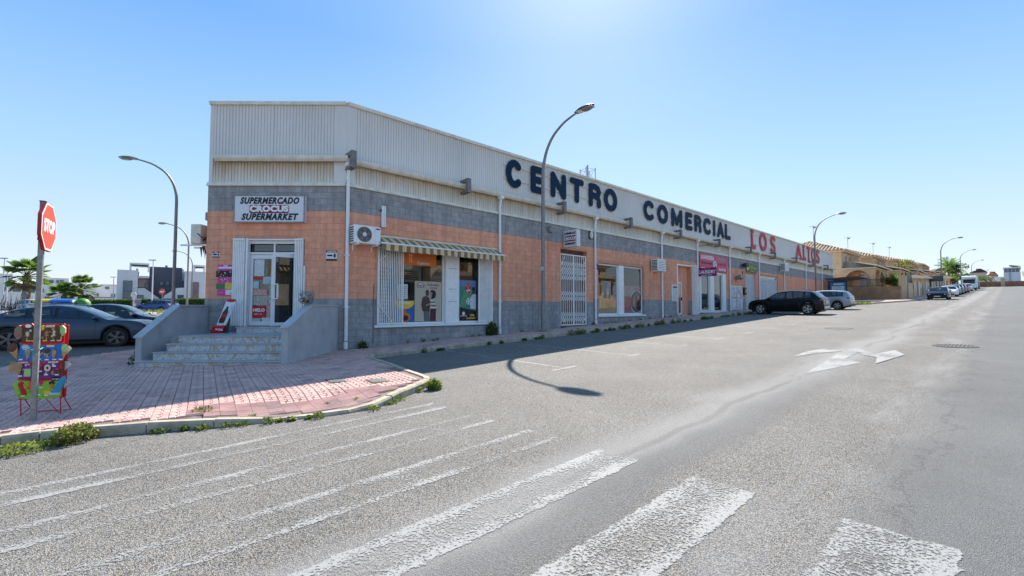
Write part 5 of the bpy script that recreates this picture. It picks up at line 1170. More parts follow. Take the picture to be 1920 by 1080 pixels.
lampc('middle curved street lamp in the side street behind the broken awning', -33.2, 46.5, math.atan2(-.25,-.97))
lampc('farthest curved street lamp in the side street by the white house', -48.6, 69, math.atan2(-.25,-.97))
def thin_lamp(lab, px, Y, ytop, h):
    X = (px-960)/853.3*Y; t = thing('slim_lamp', lab, 'street lamp', (X,Y,g(X,Y)), 0, 'slim white lamps in the side streets')
    MB().cyl((0,0,0),(0,0,h),.08,8,.05).build('pole', sign_white, t); MB().box(-.5,.28,-.12,.12,h,h+.08).build('lamp_head', dark_metal, t)
thin_lamp('slim white lamp in front of the grey modern house', 285, 55, 488, 6.3); thin_lamp('slim lamp between the long hedge and the white flat roofed house', 212, 75, 522, 5.6)
thin_lamp('taller slim lamp at the very edge beside the big palm', 5, 52, 487, 6.2); thin_lamp('shorter slim lamp next to the big palm', 12, 60, 497, 6.0)

# ---------------------------------------------------------------- cars
car_glass = glass('car glass', (.6,.72,.72), .06, .68); car_glass_dark = glass('dark car glass', (.12,.14,.16), .045, .45)
tyre_m = mat('tyre rubber', (.02,.02,.02), .85, .2, 20); alloy = mat('alloy', (.55,.55,.56), .3, .1, metal=.6); alloy_dark = mat('dark alloy', (.12,.12,.13), .35, .1, metal=.6)
trim_m = mat('black car trim', (.012,.012,.013), .5, .1); lampw = mat('headlamp', (.62,.65,.68), .12, .1, spec=.8, coat=1); lampr = mat('tail lamp', (.42,.01,.012), .15, .1, spec=.8, coat=1); plate_m = mat('number plate white', (.7,.7,.68), .4, .02); seat_m = mat('seat cloth', (.03,.03,.032), .9, .1)
def paint(n, c, metal=.25): return mat(n, c, .38, .03, 3, metal=metal, coat=.45, spec=.35)
def pchip(K, x):
    if x <= K[0][0]: return K[0][1]
    if x >= K[-1][0]: return K[-1][1]
    for i in range(len(K)-1):
        if K[i][0] <= x <= K[i+1][0]: break
    h = [K[j+1][0]-K[j][0] for j in range(len(K)-1)]; d = [(K[j+1][1]-K[j][1])/h[j] for j in range(len(K)-1)]
    def m(j):
        if j == 0: return d[0]
        if j == len(K)-1: return d[-1]
        if d[j-1]*d[j] <= 0: return 0
        w1, w2 = 2*h[j]+h[j-1], h[j]+2*h[j-1]; return (w1+w2)/(w1/d[j-1]+w2/d[j])
    t = (x-K[i][0])/h[i]; a, b = K[i][1], K[i+1][1]; m0, m1 = m(i)*h[i], m(i+1)*h[i]
    return (2*t**3-3*t*t+1)*a+(t**3-2*t*t+t)*m0+(-2*t**3+3*t*t)*b+(t**3-t*t)*m1
SHAPES = {
 # top line (x, z) from tail to nose; belt; windscreen x range; rear window x range; pillars between side windows; doors
 'suv': dict(L=4.46, H=1.55, W=.90, wb=(-1.36,1.40), r=.365, top=[(-2.23,.62),(-2.19,.92),(-2.10,1.04),(-1.98,1.12),(-1.62,1.44),(-1.2,1.51),(-.4,1.55),(.15,1.52),(.42,1.44),(1.02,1.10),(1.15,1.03),(1.75,.96),(2.08,.84),(2.20,.66),(2.23,.5)],
   belt=[(-2.2,1.02),(-1.5,1.03),(.3,.96),(1.1,.93)], ws=(.30,1.02), rw=(-1.98,-1.58), win=[(-1.58,-1.22),(-1.12,-.86),(-.83,-.18),(-.08,.92)], doors=(-1.02,-.13,.86), sill=.26),
 'coupe_suv': dict(L=4.75, H=1.62, W=.96, wb=(-1.42,1.44), r=.375, top=[(-2.37,.70),(-2.34,1.02),(-2.22,1.10),(-1.95,1.20),(-1.3,1.48),(-.7,1.59),(-.4,1.62),(.05,1.58),(.34,1.48),(1.0,1.16),(1.14,1.08),(1.9,1.02),(2.22,.88),(2.34,.68),(2.37,.5)],
   belt=[(-2.3,1.08),(-1.5,1.09),(.3,1.04),(1.3,1.0)], ws=(.25,1.0), rw=(-2.0,-1.3), win=[(-1.55,-1.05),(-.98,-.30),(-.20,.86)], doors=(-1.0,-.25,.86), sill=.28),
 'hatch': dict(L=4.2, H=1.47, W=.88, wb=(-1.27,1.30), r=.315, top=[(-2.10,.60),(-2.06,.90),(-2.0,1.02),(-1.72,1.36),(-1.4,1.42),(-.5,1.47),(.1,1.43),(.35,1.36),(1.0,1.0),(1.12,.95),(1.65,.86),(1.95,.74),(2.07,.58),(2.10,.46)],
   belt=[(-2.05,.98),(-1.5,.96),(.3,.89),(1.1,.86)], ws=(.25,.98), rw=(-2.0,-1.70), win=[(-1.66,-1.30),(-1.22,-.60),(-.55,-.12),(-.04,.88)], doors=(-.95,-.08,.82), sill=.22),
 'sedan': dict(L=4.6, H=1.43, W=.90, wb=(-1.38,1.42), r=.32, top=[(-2.30,.62),(-2.27,.92),(-2.1,.99),(-1.70,1.04),(-1.05,1.32),(-.75,1.39),(-.2,1.43),(.2,1.40),(.42,1.34),(1.10,.98),(1.25,.93),(1.8,.84),(2.12,.72),(2.27,.55),(2.30,.44)],
   belt=[(-2.2,.96),(-1.5,.94),(.3,.90),(1.2,.86)], ws=(.34,1.08), rw=(-1.70,-1.02), win=[(-1.20,-.92),(-.85,-.15),(-.06,.95)], doors=(-.95,-.10,.88), sill=.22)}
wheel_cache = {}
def wheel(par, x, y, r, rim_m, side, spokes=5):
    key = (r, rim_m.name, spokes)
    if key not in wheel_cache:
        ty = MB().lathe([(r*.66,-.105),(r*.93,-.11),(r,-.085),(r,.085),(r*.93,.11),(r*.66,.105)], 28, ax='y').mesh('tyre', tyre_m, 40)
        rm = MB(); rm.lathe([(r*.68,.0),(r*.68,-.10),(r*.62,-.10),(r*.60,-.03)], 28, ax='y')
        for k in range(spokes):
            for dd in (-.13,.13):
                a = 2*math.pi*k/spokes+dd; ca, sa = math.cos(a), math.sin(a); w = r*.055
                q = [(r*.12,-w),(r*.64,-w),(r*.64,w),(r*.12,w)]
                vs = [(ca*p-sa*s_, yy, sa*p+ca*s_) for yy in (-.098,-.06) for p, s_ in q]
                rm.add(vs, [(0,1,2,3),(0,4,5,1),(1,5,6,2),(2,6,7,3),(3,7,4,0)])
        rm.lathe([(r*.19,-.06),(r*.17,-.10),(0,-.105)], 14, ax='y'); rme = rm.mesh('rim', rim_m, 40)
        hub = MB().lathe([(r*.62,-.025),(0,-.025)], 20, ax='y').mesh('wheel', trim_m, 40); wheel_cache[key] = (hub, ty, rme)
    hub, ty, rme = wheel_cache[key]
    h = inst('wheel', hub, par, (x,y,r), (0,0,0 if side < 0 else math.pi)); inst('tyre', ty, h); inst('rim', rme, h); return h
def car(lab, shape, pm, loc, rotz, rim=None, group='cars parked along the streets', glassm=None, plates=True, clad=False, slope=(0,0), cat='car', name='parked_car'):
    S = SHAPES[shape]; L = S['L']; W = S['W']; rim = rim or alloy; gm = glassm or car_glass
    t = thing(name, lab, cat, loc, rotz, group); t.rotation_euler = (slope[0], slope[1], rotz); r = S['r']; ra = r+.055
    xs = {-L/2+q for q in (0,.03,.08,.16,.3)}|{L/2-q for q in (0,.03,.07,.14,.24,.36)}
    for k in range(1, 24): xs.add(-L/2+L*k/24)
    for k in S['top']: xs.add(k[0])
    for w in S['wb']:
        for q in (-ra-.012,-ra,-.97*ra,-.87*ra,-.7*ra,-.45*ra,-.2*ra,0,.2*ra,.45*ra,.7*ra,.87*ra,.97*ra,ra,ra+.012): xs.add(w+q)
    for a, b in S['win']: xs |= {a, b}
    xs |= {*S['ws'], *S['rw']}; seams = []
    for d in S['doors']: xs |= {d-.007, d+.007}; seams.append((d-.0071, d+.0071))
    xs = sorted(xs); keep = [xs[0]]
    for x in xs[1:]:
        if x-keep[-1] > .0045: keep.append(x)
    xs = keep
    def half(x):
        e = min(x+L/2, L/2-x); return W*(.80+.20*min(1,(e/.55))**.5) if e < .55 else W
    rings = []
    for x in xs:
        zt = pchip(S['top'], x); zb = min(pchip(S['belt'], x), zt-.03); w = half(x); zl = S['sill']
        e = min(x+L/2, L/2-x); zl += .10*max(0,1-e/.35)
        for q in S['wb']:
            if abs(x-q) <= ra: zl = max(zl, r+math.sqrt(max(0,ra*ra-(x-q)**2)))
        hgt = zt-zb; tum = lambda z: w*.955-(z-zb)*.36
        zl = min(zl, zb-.14)
        rt = max(.35, tum(zt-.02)-.02)
        rings.append([(w*.90,zl),(w*.985,zl+.05),(w*1.0,zl+(zb-zl)*.5),(w*.985,zb-.06),(w*.955,zb),(tum(zb+hgt*.10),zb+hgt*.10),(tum(zb+hgt*.84),zb+hgt*.84),(rt,zt-.025*min(1,hgt/.2)),(rt*.84,zt),(rt*.45,zt+.012),(0,zt+.016)])
    K = 11; body = MB(); parts = {}
    for s in (1,-1):
        for x, rg in zip(xs, rings): body.v += [(x,s*y,z) for y,z in rg]
    nS = len(xs)
    def addp(key, f): parts.setdefault(key, []).append(f)
    for si, s in enumerate((1,-1)):
        o = si*nS*K
        for i in range(nS-1):
            xm = (xs[i]+xs[i+1])/2
            for j in range(K-1):
                f = (o+i*K+j,o+(i+1)*K+j,o+(i+1)*K+j+1,o+i*K+j+1); key = 'body'
                if j == 5:
                    for n_, (a, b) in enumerate(S['win']):
                        if a < xm < b: key = ('side_window', s, n_)
                    if key == 'body' and S['win'][0][0] < xm < S['win'][-1][1]: key = 'trim'
                if j in (7,8,9) and S['ws'][0] < xm < S['ws'][1]: key = 'windscreen'
                if j in (7,8,9) and S['rw'][0] < xm < S['rw'][1]: key = 'rear_window'
                if 1 <= j <= 3 and any(a < xm < b for a, b in seams): key = 'trim'
                if j == 0: key = 'trim' if clad else key
                if key == 'body' and 1 <= j <= 4:
                    ds = S['doors']
                    for n_ in range(len(ds)-1):
                        if ds[n_] < xm < ds[n_+1] and not any(a < xm < b for a, b in seams): key = ('door', s, n_)
                addp(key, f)
    for e_ in (0, nS-1):
        for j in range(K-1):
            a, b = e_*K+j, e_*K+j+1; c, d = nS*K+e_*K+j+1, nS*K+e_*K+j; addp('body', (a,b,c,d))
    glob = body.v
    out = {}
    for key, fs in parts.items():
        nm = key if isinstance(key, str) else key[0]; idx = {}; b = MB()
        for f in fs:
            for i in f:
                if i not in idx: idx[i] = len(b.v); b.v.append(glob[i])
            b.f.append(tuple(idx[i] for i in f)); b.m.append(0)
        m = pm if nm in ('body','door') else trim_m if nm == 'trim' else gm
        me = bpy.data.meshes.new(nm); me.from_pydata(b.v, [], b.f); me.materials.append(m)
        bm = bmesh.new(); bm.from_mesh(me); bmesh.ops.remove_doubles(bm, verts=bm.verts, dist=.0005); bm.normal_update()
        bm.to_mesh(me); bm.free(); me.polygons.foreach_set('use_smooth', [True]*len(me.polygons)); me.set_sharp_from_angle(angle=R(38))
        # outward normals: flip the mirrored side
        for p in me.polygons: pass
        ob = bpy.data.objects.new(nm, me); COL.objects.link(ob); ob.parent = t; out[key] = ob
        if nm == 'door':
            xm = sum(v[0] for v in b.v)/len(b.v); hx = min(v[0] for v in b.v)+.16; MB().bbox(hx-.09,hx+.09,key[1]*W*.99-.02,key[1]*W*.99+.02,S['belt'][1][1]-.13,S['belt'][1][1]-.10,.008).build('handle', pm if not clad else trim_m, ob)
    un = MB(); un.box(-L/2+.2,L/2-.2,-W+.30,W-.30,.17,.62); 
    for w in S['wb']: un.box(w-ra,w+ra,-W+.26,W-.26,.2,.74)
    un.box(-L/2+.3,L/2-1.0,-W+.12,W-.12,.5,.56); un.build('underbody', trim_m, t)
    for w in S['wb']:
        for s in (-1,1): wheel(t, w, s*(W-.13), r, rim, s)
    for x in (-.75,.25):
        for s in (-1,1):
            MB().bbox(x-.08,x+.08,s*.38-.24,s*.38+.24,.6,1.12,.06).build('seat', seat_m, t)
    zf = pchip(S['top'], L/2-.20)
    for s in (-1,1):
        MB().ell((L/2-.24,s*W*.70,zf-.13),(.20,.17,.075),12,7).build('headlight', lampw, t, smooth=60)
        zt_ = pchip(S['belt'], -L/2+.1)
        MB().ell((-L/2+.19,s*W*.74,zt_-.10),(.20,.18,.085),12,7).build('taillight', lampr, t, smooth=60)
        mx_ = S['ws'][1]-.14; zm = pchip(S['belt'], mx_)+.10
        mo = MB(); mo.ell((mx_,s*(W+.08),zm),(.075,.115,.075),10,6); mo.build('mirror', pm, t, smooth=60)
    gz_ = MB(); gz_.bbox(-.42,.42,-.01,.0,-.07,.07,.02); gz_.xf(Matrix.Translation((L/2+.008,0,zf-.24)) @ Matrix.Rotation(R(90),4,'Z')).build('grille', trim_m, t)
    gz_ = MB(); gz_.bbox(-.62,.62,-.01,.0,-.06,.06,.02); gz_.xf(Matrix.Translation((L/2+.006,0,S['sill']+.14)) @ Matrix.Rotation(R(90),4,'Z')).build('lower_grille', trim_m, t)
    if plates:
        MB().box(L/2+.008,L/2+.022,-.26,.26,zf-.37,zf-.27).build('number_plate', plate_m, t); MB().box(-L/2-.012,-L/2+.01,-.26,.26,.72,.82).build('number_plate', plate_m, t)
    MB().box(-L/2-.006,-L/2+.05,-.7,.7,S['sill']+.02,S['sill']+.2).build('bumper_insert', trim_m, t)
    if shape in ('suv','coupe_suv'):
        zr = pchip(S['top'], -.3)
        for s in (-1,1): MB().tube([(-1.3,s*.60,zr-.03),(-1.15,s*.60,zr+.035),(.05,s*.60,zr+.03),(.2,s*.60,zr-.02)], .014, 6).build('roof_rail', alloy if not clad else trim_m, t)
    return t
def carat(u, v, ang): x, y = xyof(u, v); return (x, y, g(x,y)+.004), ang
AD, AU = math.atan2(D[1],D[0]), math.atan2(N[1],N[0])
SLP = math.atan(.037)
x, y = xyof(28.3,4.25)
bs = car('black estate style SUV parked nose first at the shop pavement', 'suv', mat('black paint', (.004,.004,.006), .25, .03, 3, coat=.12, spec=.22), (x,y,g(x,y)), AU+math.pi, rim=alloy, clad=True, slope=(-SLP,0))
MB().bbox(-2.25,-2.16,-.66,.66,.36,.52,.02).build('silver_bumper', alloy, bs)
x, y = xyof(36.4,4.2)
car('silver hatchback parked beside the black SUV at the bus shelter', 'hatch', paint('silver paint', (.30,.32,.36), .5), (x,y,g(x,y)), AU+math.pi, slope=(-SLP,0))
LA = math.atan2(.408,.913)
car('blue grey coupe SUV parked in the side street behind the ice cream stand', 'coupe_suv', paint('blue grey paint', (.03,.055,.095), .3), (-15.95,16.7,g(-15.95,16.7)-.03), LA, rim=alloy_dark).scale = (1,1,.93)
car('dark navy saloon parked behind the blue grey SUV', 'sedan', paint('navy paint', (.004,.008,.06), .1), (-17.0,19.5,g(-17,19.5)-.03), LA, rim=alloy_dark)
car('small blue car parked before the hedge of the white modern house', 'hatch', paint('blue paint', (.02,.07,.22), .3), (-40.5,52,g(-40.5,52)), R(175))
row = [(64.2,9.0,'sedan','black','black saloon leading the row of cars facing down the street',(.008,.008,.010)),(78.5,8.9,'sedan','white','white saloon parked second in the row up the street',(.62,.63,.64)),(86.5,8.8,'hatch','dark grey','dark grey hatchback parked behind the white saloon',(.03,.03,.035)),(93,8.8,'suv','steel blue','steel blue SUV parked fourth in the row up the street',(.03,.07,.14)),
       (100,8.8,'suv','deep blue','deep blue SUV parked in front of the red car',(.015,.035,.11)),(106.5,8.9,'hatch','red','red hatchback parked in the row up the street',(.35,.012,.018)),(117,8.9,'hatch','light','light silver hatchback parked in front of the motorhome',(.5,.52,.54)),(141,9.2,'hatch','night blue','dark blue hatchback parked behind the motorhome',(.01,.02,.06))]
for u, v, sh, n, lab, c in row:
    x, y = xyof(u, v); car(lab, sh, MATS['black paint'] if n == 'black' else paint(n+' row paint', c), (x,y,g(x,y)), AD+math.pi, slope=(0,SLP*1.1))
for X, Y, sh, n, lab, c in ((-52,49,'hatch','pale','pale grey car parked beside the big palm',(.45,.46,.48)),(-46,47,'sedan','mid blue','mid blue car parked between the big palm and the stop sign post',(.03,.08,.22)),(-58,56,'suv','white suv','white SUV parked behind the tangle of bare bushes',(.6,.6,.6)),):
    car(lab, sh, paint(n+' far paint', c), (X,Y,g(X,Y)), R(160))
# motorhome
x, y = xyof(127,9.0); t = thing('motorhome', 'white motorhome parked in the row of cars up the street', 'motorhome', (x,y,g(x,y)), AD+math.pi, 'cars parked along the streets')
MB().bbox(-3.2,1.4,-1.1,1.1,.5,2.9,.12).xf(Matrix.Identity(4)).build('body', white_paint, t); cb = MB(); cb.prism([(1.35,.4),(3.1,.4),(3.1,.95),(2.9,1.15),(2.2,1.3),(1.45,2.15),(1.35,2.15)], -.98, .98); cb.build('cab', white_paint, t)
ov = MB(); ov.prism([(1.35,2.16),(1.75,2.16),(2.3,2.35),(2.2,2.75),(1.35,2.88)], -1.05, 1.05); ov.build('overcab', white_paint, t)
ws_ = MB(); ws_.prism([(2.22,1.31),(2.26,1.33),(1.52,2.19),(1.46,2.17)], -.86, .86); ws_.build('windscreen', car_glass, t); MB().box(3.09,3.12,-.6,.6,.6,.85).build('grille', trim_m, t)
for s in (-1,1): MB().ell((3.02,s*.72,.88),(.14,.15,.13),10,6).build('headlight', lampw, t); wheel(t, 2.2, s*.86, .34, alloy, s); wheel(t, -1.8, s*.86, .34, alloy, s); MB().box(-1.2,-.2,s*1.1-.012,s*1.1+.012,1.5,2.1).build('side_window', car_glass_dark, t)
MB().box(3.1,3.13,-.26,.26,.45,.56).build('number_plate', plate_m, t)
# ---------------------------------------------------------------- bus shelter
x, y = xyof(55.0, .6); t = thing('bus_shelter', 'dark framed bus shelter with a blue street map panel', 'bus shelter', (x,y,g(x,y)+.13), ROTW)
for (px_, py_) in ((0,0),(0,-1.5),(4,0)): MB().box(px_-.05,px_+.05,py_-.05,py_+.05,0,2.4).build('post', dark_metal, t)
b = MB(); b.prism([(-.4,2.42),(.25,2.5),(.25,2.6),(-2.9,2.72),(-3.0,2.66)], -.4, 4.6, ax='x'); b.build('roof', mat('shelter roof', (.10,.085,.07), .6, .2), t)
MB().box(-.08,.08,-1.75,-.1,.25,2.3).build('map_case', dark_metal, t)
mp_ = MB().box(-.095,-.082,-1.62,-.22,.45,2.15).build('map_panel', mat('map blue', (.04,.22,.45), .4, .15, 3), t)
MB().box(-.104,-.096,-1.5,-.34,.75,1.7).build('street_map', mat('map print', (.45,.50,.45), .5, .5, 6, col2=(.12,.35,.55)), mp_)
MB().box(-.104,-.096,-1.4,-.5,1.86,1.98).build('heading', white_ink, mp_)
MB().box(.2,3.9,-.05,-.03,.4,2.2).build('back_pane', window_glass, t); MB().box(.5,3.4,-.5,-.15,.45,.5).build('bench', grey_steel, t)

# ---------------------------------------------------------------- terraced houses up the street
stucco = mat('ochre stucco', (.64,.45,.27), .9, .12, 1.2, bump=.1, dirt=.25); stucco_d = mat('grey stained render', (.42,.37,.31), .9, .15, 1.0, dirt=.3); eave_m = mat('cream eaves', (.70,.57,.39), .8, .1); roof_tile = mat('clay roof tile', (.46,.29,.17), .85, .35, 2.5, col2=(.66,.52,.37)); roof_dark = mat('tile channel', (.085,.05,.03), .9, .2); shut_white = mat('white shutter', (.72,.73,.74), .5, .05)
def tileroof(par, quad, n_rows, name='roof', mx=None):
    """sloping tile field: round ridges of tiles running up the slope, with a dark channel between"""
    a, b_, c, d = [Vector(p) for p in quad]            # a-b eave, d-c top
    base = MB().quad(a,b_,c,d); nrm = (b_-a).cross(d-a).normalized(); nrm = nrm if nrm.z > 0 else -nrm
    o = base.build(name, roof_dark, par, smooth='raw'); L = (b_-a).length; m = max(3, int(L/.42)); rows = MB()
    Lt = (c-d).length
    for i in range(m):
        u0, u1 = (i+.08)/m, (i+.92)/m; um = (u0+u1)/2
        def P(u, v, h): 
            # rows run straight up the slope, so on a hip they stop at the hip line
            return a+(b_-a)*u+up*v+nrm*h
        up_full = ((d+c)/2-(a+b_)/2); e = (b_-a).normalized(); up = up_full-e*up_full.dot(e)
        x = um*L; xl = (d-a).dot(e); xr = (c-a).dot(e)
        vmax = 1.0
        if x < xl: vmax = x/max(xl,.01)
        if x > xr: vmax = min(vmax, (L-x)/max(L-xr,.01))
        if vmax < .04: continue
        w = L*.62/m/2
        A = [P(um,0,.0)-e*w, P(um,0,.12)-e*w*.55, P(um,0,.16), P(um,0,.12)+e*w*.55, P(um,0,.0)+e*w]
        rows.v += A+[p+up*vmax for p in A]; n = len(rows.v)-10
        rows.f += [(n+k,n+k+1,n+k+6,n+k+5) for k in range(4)]+[(n,n+1,n+2,n+3,n+4)]; rows.m += [0]*5
    tag(rows.build('tile_row', roof_tile, o, smooth='raw'), kind='stuff')
    return o
def hip(par, x0, x1, y0, y1, z, h, ov=.55):
    X0, X1, Y0, Y1 = x0-ov, x1+ov, y0-ov, y1+ov; w = min(X1-X0, Y1-Y0)/2; cx, cy = (X0+X1)/2, (Y0+Y1)/2
    if X1-X0 > Y1-Y0: A, B = Vector((X0+w,cy,z+h)), Vector((X1-w,cy,z+h))
    else: A, B = Vector((cx,Y0+w,z+h)), Vector((cx,Y1-w,z+h))
    p = [Vector(q) for q in ((X0,Y0,z),(X1,Y0,z),(X1,Y1,z),(X0,Y1,z))]
    if X1-X0 > Y1-Y0: Q = [(p[0],p[1],B,A),(p[1],p[2],B,B),(p[2],p[3],A,B),(p[3],p[0],A,A)]
    else: Q = [(p[0],p[1],A,A),(p[1],p[2],B,A),(p[2],p[3],B,B),(p[3],p[0],A,B)]
    for q in Q: tileroof(par, q, 10)
    MB().box(X0+.08,X1-.08,Y0+.08,Y1-.08,z-.16,z-.01).build('eaves', eave_m, par)
    e = MB()
    for c_ in p: e.tube([c_+Vector((0,0,.06)), (A if (c_-A).length < (c_-B).length else B)+Vector((0,0,.1))], .10, 6)
    e.tube([A+Vector((0,0,.1)),B+Vector((0,0,.1))], .10, 6); e.build('ridge_tiles', roof_tile, par)
def hwin(par, x, z0, z1, w, side, y, arch=False):
    """window on a house wall: side 'u' looks down the street (normal -x), 'v' looks at the road (normal -y)"""
    M_ = (Matrix.Translation((x,y,0)) if side == 'v' else Matrix.Translation((x,y,0)) @ Matrix.Rotation(R(-90),4,'Z'))
    f = MB(); k = .07
    for a, c, d, e in ((-w/2,-w/2+k,z0,z1),(w/2-k,w/2,z0,z1),(-w/2+k,w/2-k,z1-k,z1),(-w/2+k,w/2-k,z0,z0+k),(-k/2,k/2,z0+k,z1-k)): f.box(a,c,-.06,-.0,d,e)
    if arch: f.prism([(w/2*math.cos(R(a)), z1+w/2*math.sin(R(a))) for a in range(0,181,20)], -.06, -.0)
    o = f.xf(M_).build('window', shut_white, par); MB().box(-w/2+k,w/2-k,-.03,-.012,z0+k,z1-k).xf(M_).build('pane', dark_glass if not arch else shut_white, o)
def house(lab):
    t = thing('terraced_house', lab, 'house', (0,0,0), ROTW, 'ochre terraced houses up the street')
    # local: x up the street, -y to the road; main block y 0..9
    MB().box(0,9.6,0,9,-1.5,6.3).build('wall', stucco, t); hip(t, 0, 9.6, 0, 9, 6.45, 2.0)
    MB().box(9.65,19.9,1.8,9,-1.5,5.3).build('wing_wall', stucco_d, t); MB().box(11.2,13.6,1.72,1.79,2.2,4.2).build('recess_shade_panel', recess_shade, t); MB().box(14.8,17.5,1.72,1.79,2.2,4.2).build('recess_shade_panel', recess_shade, t); MB().box(10.5,19.8,1.2,1.5,5.0,6.0).build('wing_parapet', stucco_d, t)  # dark panels on the wing wall: shade of balcony openings put into colour
    tileroof(t, ((9.65,1.0,4.3),(19.9,1.0,4.3),(19.9,2.2,5.3),(9.65,2.2,5.3)), 10)
    hwin(t, -.0, 4.6, 6.0, 1.9, 'u', 2.4); hwin(t, -.0, 4.6, 6.0, 1.2, 'u', 6.4); hwin(t, 2.2, 4.8, 6.1, 1.1, 'v', 0); hwin(t, 6.8, 4.8, 6.1, 1.2, 'v', 0); hwin(t, -.0, 1.9, 3.4, 1.1, 'u', 1.4, True); hwin(t, 13.5, 2.2, 3.6, 1.2, 'v', 1.8)
    # balcony with sloping grey walls above the porch
    for xx in (1.3, 8.5):
        b = MB(); b.prism([(0,4.2),(0,5.0),(-1.2,4.9),(-3.3,4.4),(-3.3,4.2)], xx, xx+.2, ax='x'); b.build('balcony_wall', stucco_d, t)
        MB().prism([(0,5.02),(0,5.12),(-1.2,5.02),(-3.35,4.52),(-3.35,4.43),(-1.2,4.92)], xx-.06, xx+.26, ax='x').build('coping_tiles', roof_tile, t)
    MB().box(1.55,8.45,-1.3,-1.1,4.3,4.85).build('balcony_front', stucco_d, t)
    tileroof(t, ((-.2,-3.7,4.15),(9.8,-3.7,4.15),(9.8,-1.3,4.8),(-.2,-1.3,4.8)), 8); MB().box(-.1,9.7,-3.4,0,3.95,4.13).build('porch_ceiling', eave_m, t)
    # arcade: arches to the road and at the end
    def arcade(mx, W_, n):
        b = MB(); w = W_/n
        for i in range(n):
            x0 = i*w; pier = .28; r = (w-2*pier)/2; cx = x0+w/2; sp = 2.72-r-.12
            P1 = [(x0,0),(x0+pier,0),(x0+pier,sp)]+[(cx-r*math.cos(R(a)), sp+r*math.sin(R(a))) for a in range(15,180,15)]+[(x0+w-pier,sp),(x0+w-pier,0),(x0+w,0),(x0+w,2.74),(x0,2.74)]
            b.prism(P1, 0, .3)
        b.xf(mx).build('arcade', stucco, t)
    arcade(Matrix.Translation((0,-3.3,1.2)), 9.6, 3); arcade(Matrix.Translation((.0,0,1.2)) @ Matrix.Rotation(R(-90),4,'Z'), 3.2, 1)
    MB().box(-.02,9.6,-3.35,-.02,-1.5,1.19).build('porch_base', stucco, t)
    aw = MB(); aw.add([(1.0,-3.35,3.8),(3.2,-3.35,3.8),(3.2,-4.3,3.3),(1.0,-4.3,3.3)], [(0,1,2,3)]); aw.build('awning_cloth', awn_m, t, smooth='raw')
    cy = MB(); cy.bbox(4.4,5.1,-1.1,-.4,4.8,5.9,.05); cy.bbox(4.3,5.2,-1.2,-.3,5.9,6.02,.03); cy.build('chimney', stucco, t)
    return t
H0 = house('nearest ochre terraced house with arched porch beyond the garden wall')
x, y = xyof(64.4, 0); H0.location = (x,y,guv(64.4,0)-.05)
hl = ['second ochre terraced house up the street with the lean-to roof between','third ochre terraced house up the street behind the flowering tree','fourth ochre terraced house up the street','fifth and smallest ochre terraced house up the street']
for i in range(4):
    o = dup(H0); u = 84.2+20*i; x, y = xyof(u, 0); o.location = (x,y,guv(u,0)-.1); o['label'] = hl[i]
for k_, (u, lab) in enumerate(((22,'ochre terraced house across the road facing the second shop window'),(46,'ochre terraced house across the road facing the laundry'))):
    o = dup(H0); x, y = xyof(u+10, 30); o.location = (x,y,guv(u,16)); o.rotation_euler = (0,0,ROTW+math.pi); o['label'] = lab
def aerial(lab, u, v, z, h):
    t = wthing('tv_aerial', lab, 'aerial', u, v, z); MB().tube([(0,0,0),(0,0,h)], .03, 5).build('mast', grey_steel, t); MB().tube([(0,-.5,h-.15),(0,.5,h-.15)], .022, 5).build('boom', grey_steel, t)
    for k in range(6): MB().tube([(-.22,-.45+k*.17,h-.15),(.22,-.45+k*.17,h-.15)], .013, 4).build('rod', grey_steel, t)
    MB().box(-.05,.05,-.3,.0,h-.4,h-.22).build('reflector', grey_steel, t)
aerial('television aerial on the nearest terraced house', 68.5,-4.0,guv(66,0)+7.8,2.8); aerial('television aerial on the second terraced house', 90,-4.2,guv(88,0)+7.8,2.6); aerial('television aerial on the third terraced house', 112,-4.2,guv(110,0)+7.8,2.8)
aerial('television aerial with green tip behind the ALTOS letters', 57.5,-6,6.0,4.6); aerial('television aerial on the fourth terraced house', 131,-4.2,guv(130,0)+7.8,2.8)

# garden walls, fence, gates
def gwall(lab, u0, v0, u1, v1, h, m=stucco, th=.2, cop=True, name='garden_wall'):
    n = max(1, round(math.hypot(u1-u0,v1-v0)/8)); x, y = xyof(u0,v0); t = thing(name, lab, 'wall', (x,y,0), ROTW); b = MB(); c = MB()
    dx, dy = (u1-u0)/n, -(v1-v0)/n; L = math.hypot(dx,dy); nx, ny = -dy/L*th/2, dx/L*th/2
    for i in range(n):
        z0 = [guv(u0+(u1-u0)*(i+k)/n, v0+(v1-v0)*(i+k)/n) for k in (0,1)]; q = [(i*dx,i*dy),((i+1)*dx,(i+1)*dy)]
        for B, lo, hi, e in ((b,-.3,h,1),(c,h+.002,h+.08,1.35)):
            if B is c and not cop: continue
            vs = []
            for (X,Y), zz in zip(q, z0): vs += [(X-nx*e,Y-ny*e,zz+lo),(X+nx*e,Y+ny*e,zz+lo),(X+nx*e,Y+ny*e,zz+hi),(X-nx*e,Y-ny*e,zz+hi)]
            B.add(vs, [(0,1,5,4),(1,2,6,5),(2,3,7,6),(3,0,4,7),(0,3,2,1),(4,5,6,7)])
    b.build('wall_body', m, t); 
    if cop: c.build('coping', roof_tile if m is stucco else m, t)
    return t
stucco_dirty = mat('stained ochre garden wall', (.40,.25,.135), .9, .28, .5, bump=.15, dirt=.6)
gw = gwall('stained ochre garden wall facing down the street past the bus shelter', 61.9,-.6,61.9,6.0,1.65, stucco_dirty, cop=False)
MB().box(-.18,-.1,-1.6,.5,guv(62,0)-.2,guv(62,0)+.75).build('grey_patch', mat('grey mortar patch', (.20,.16,.13), .95, .3, 2), gw)
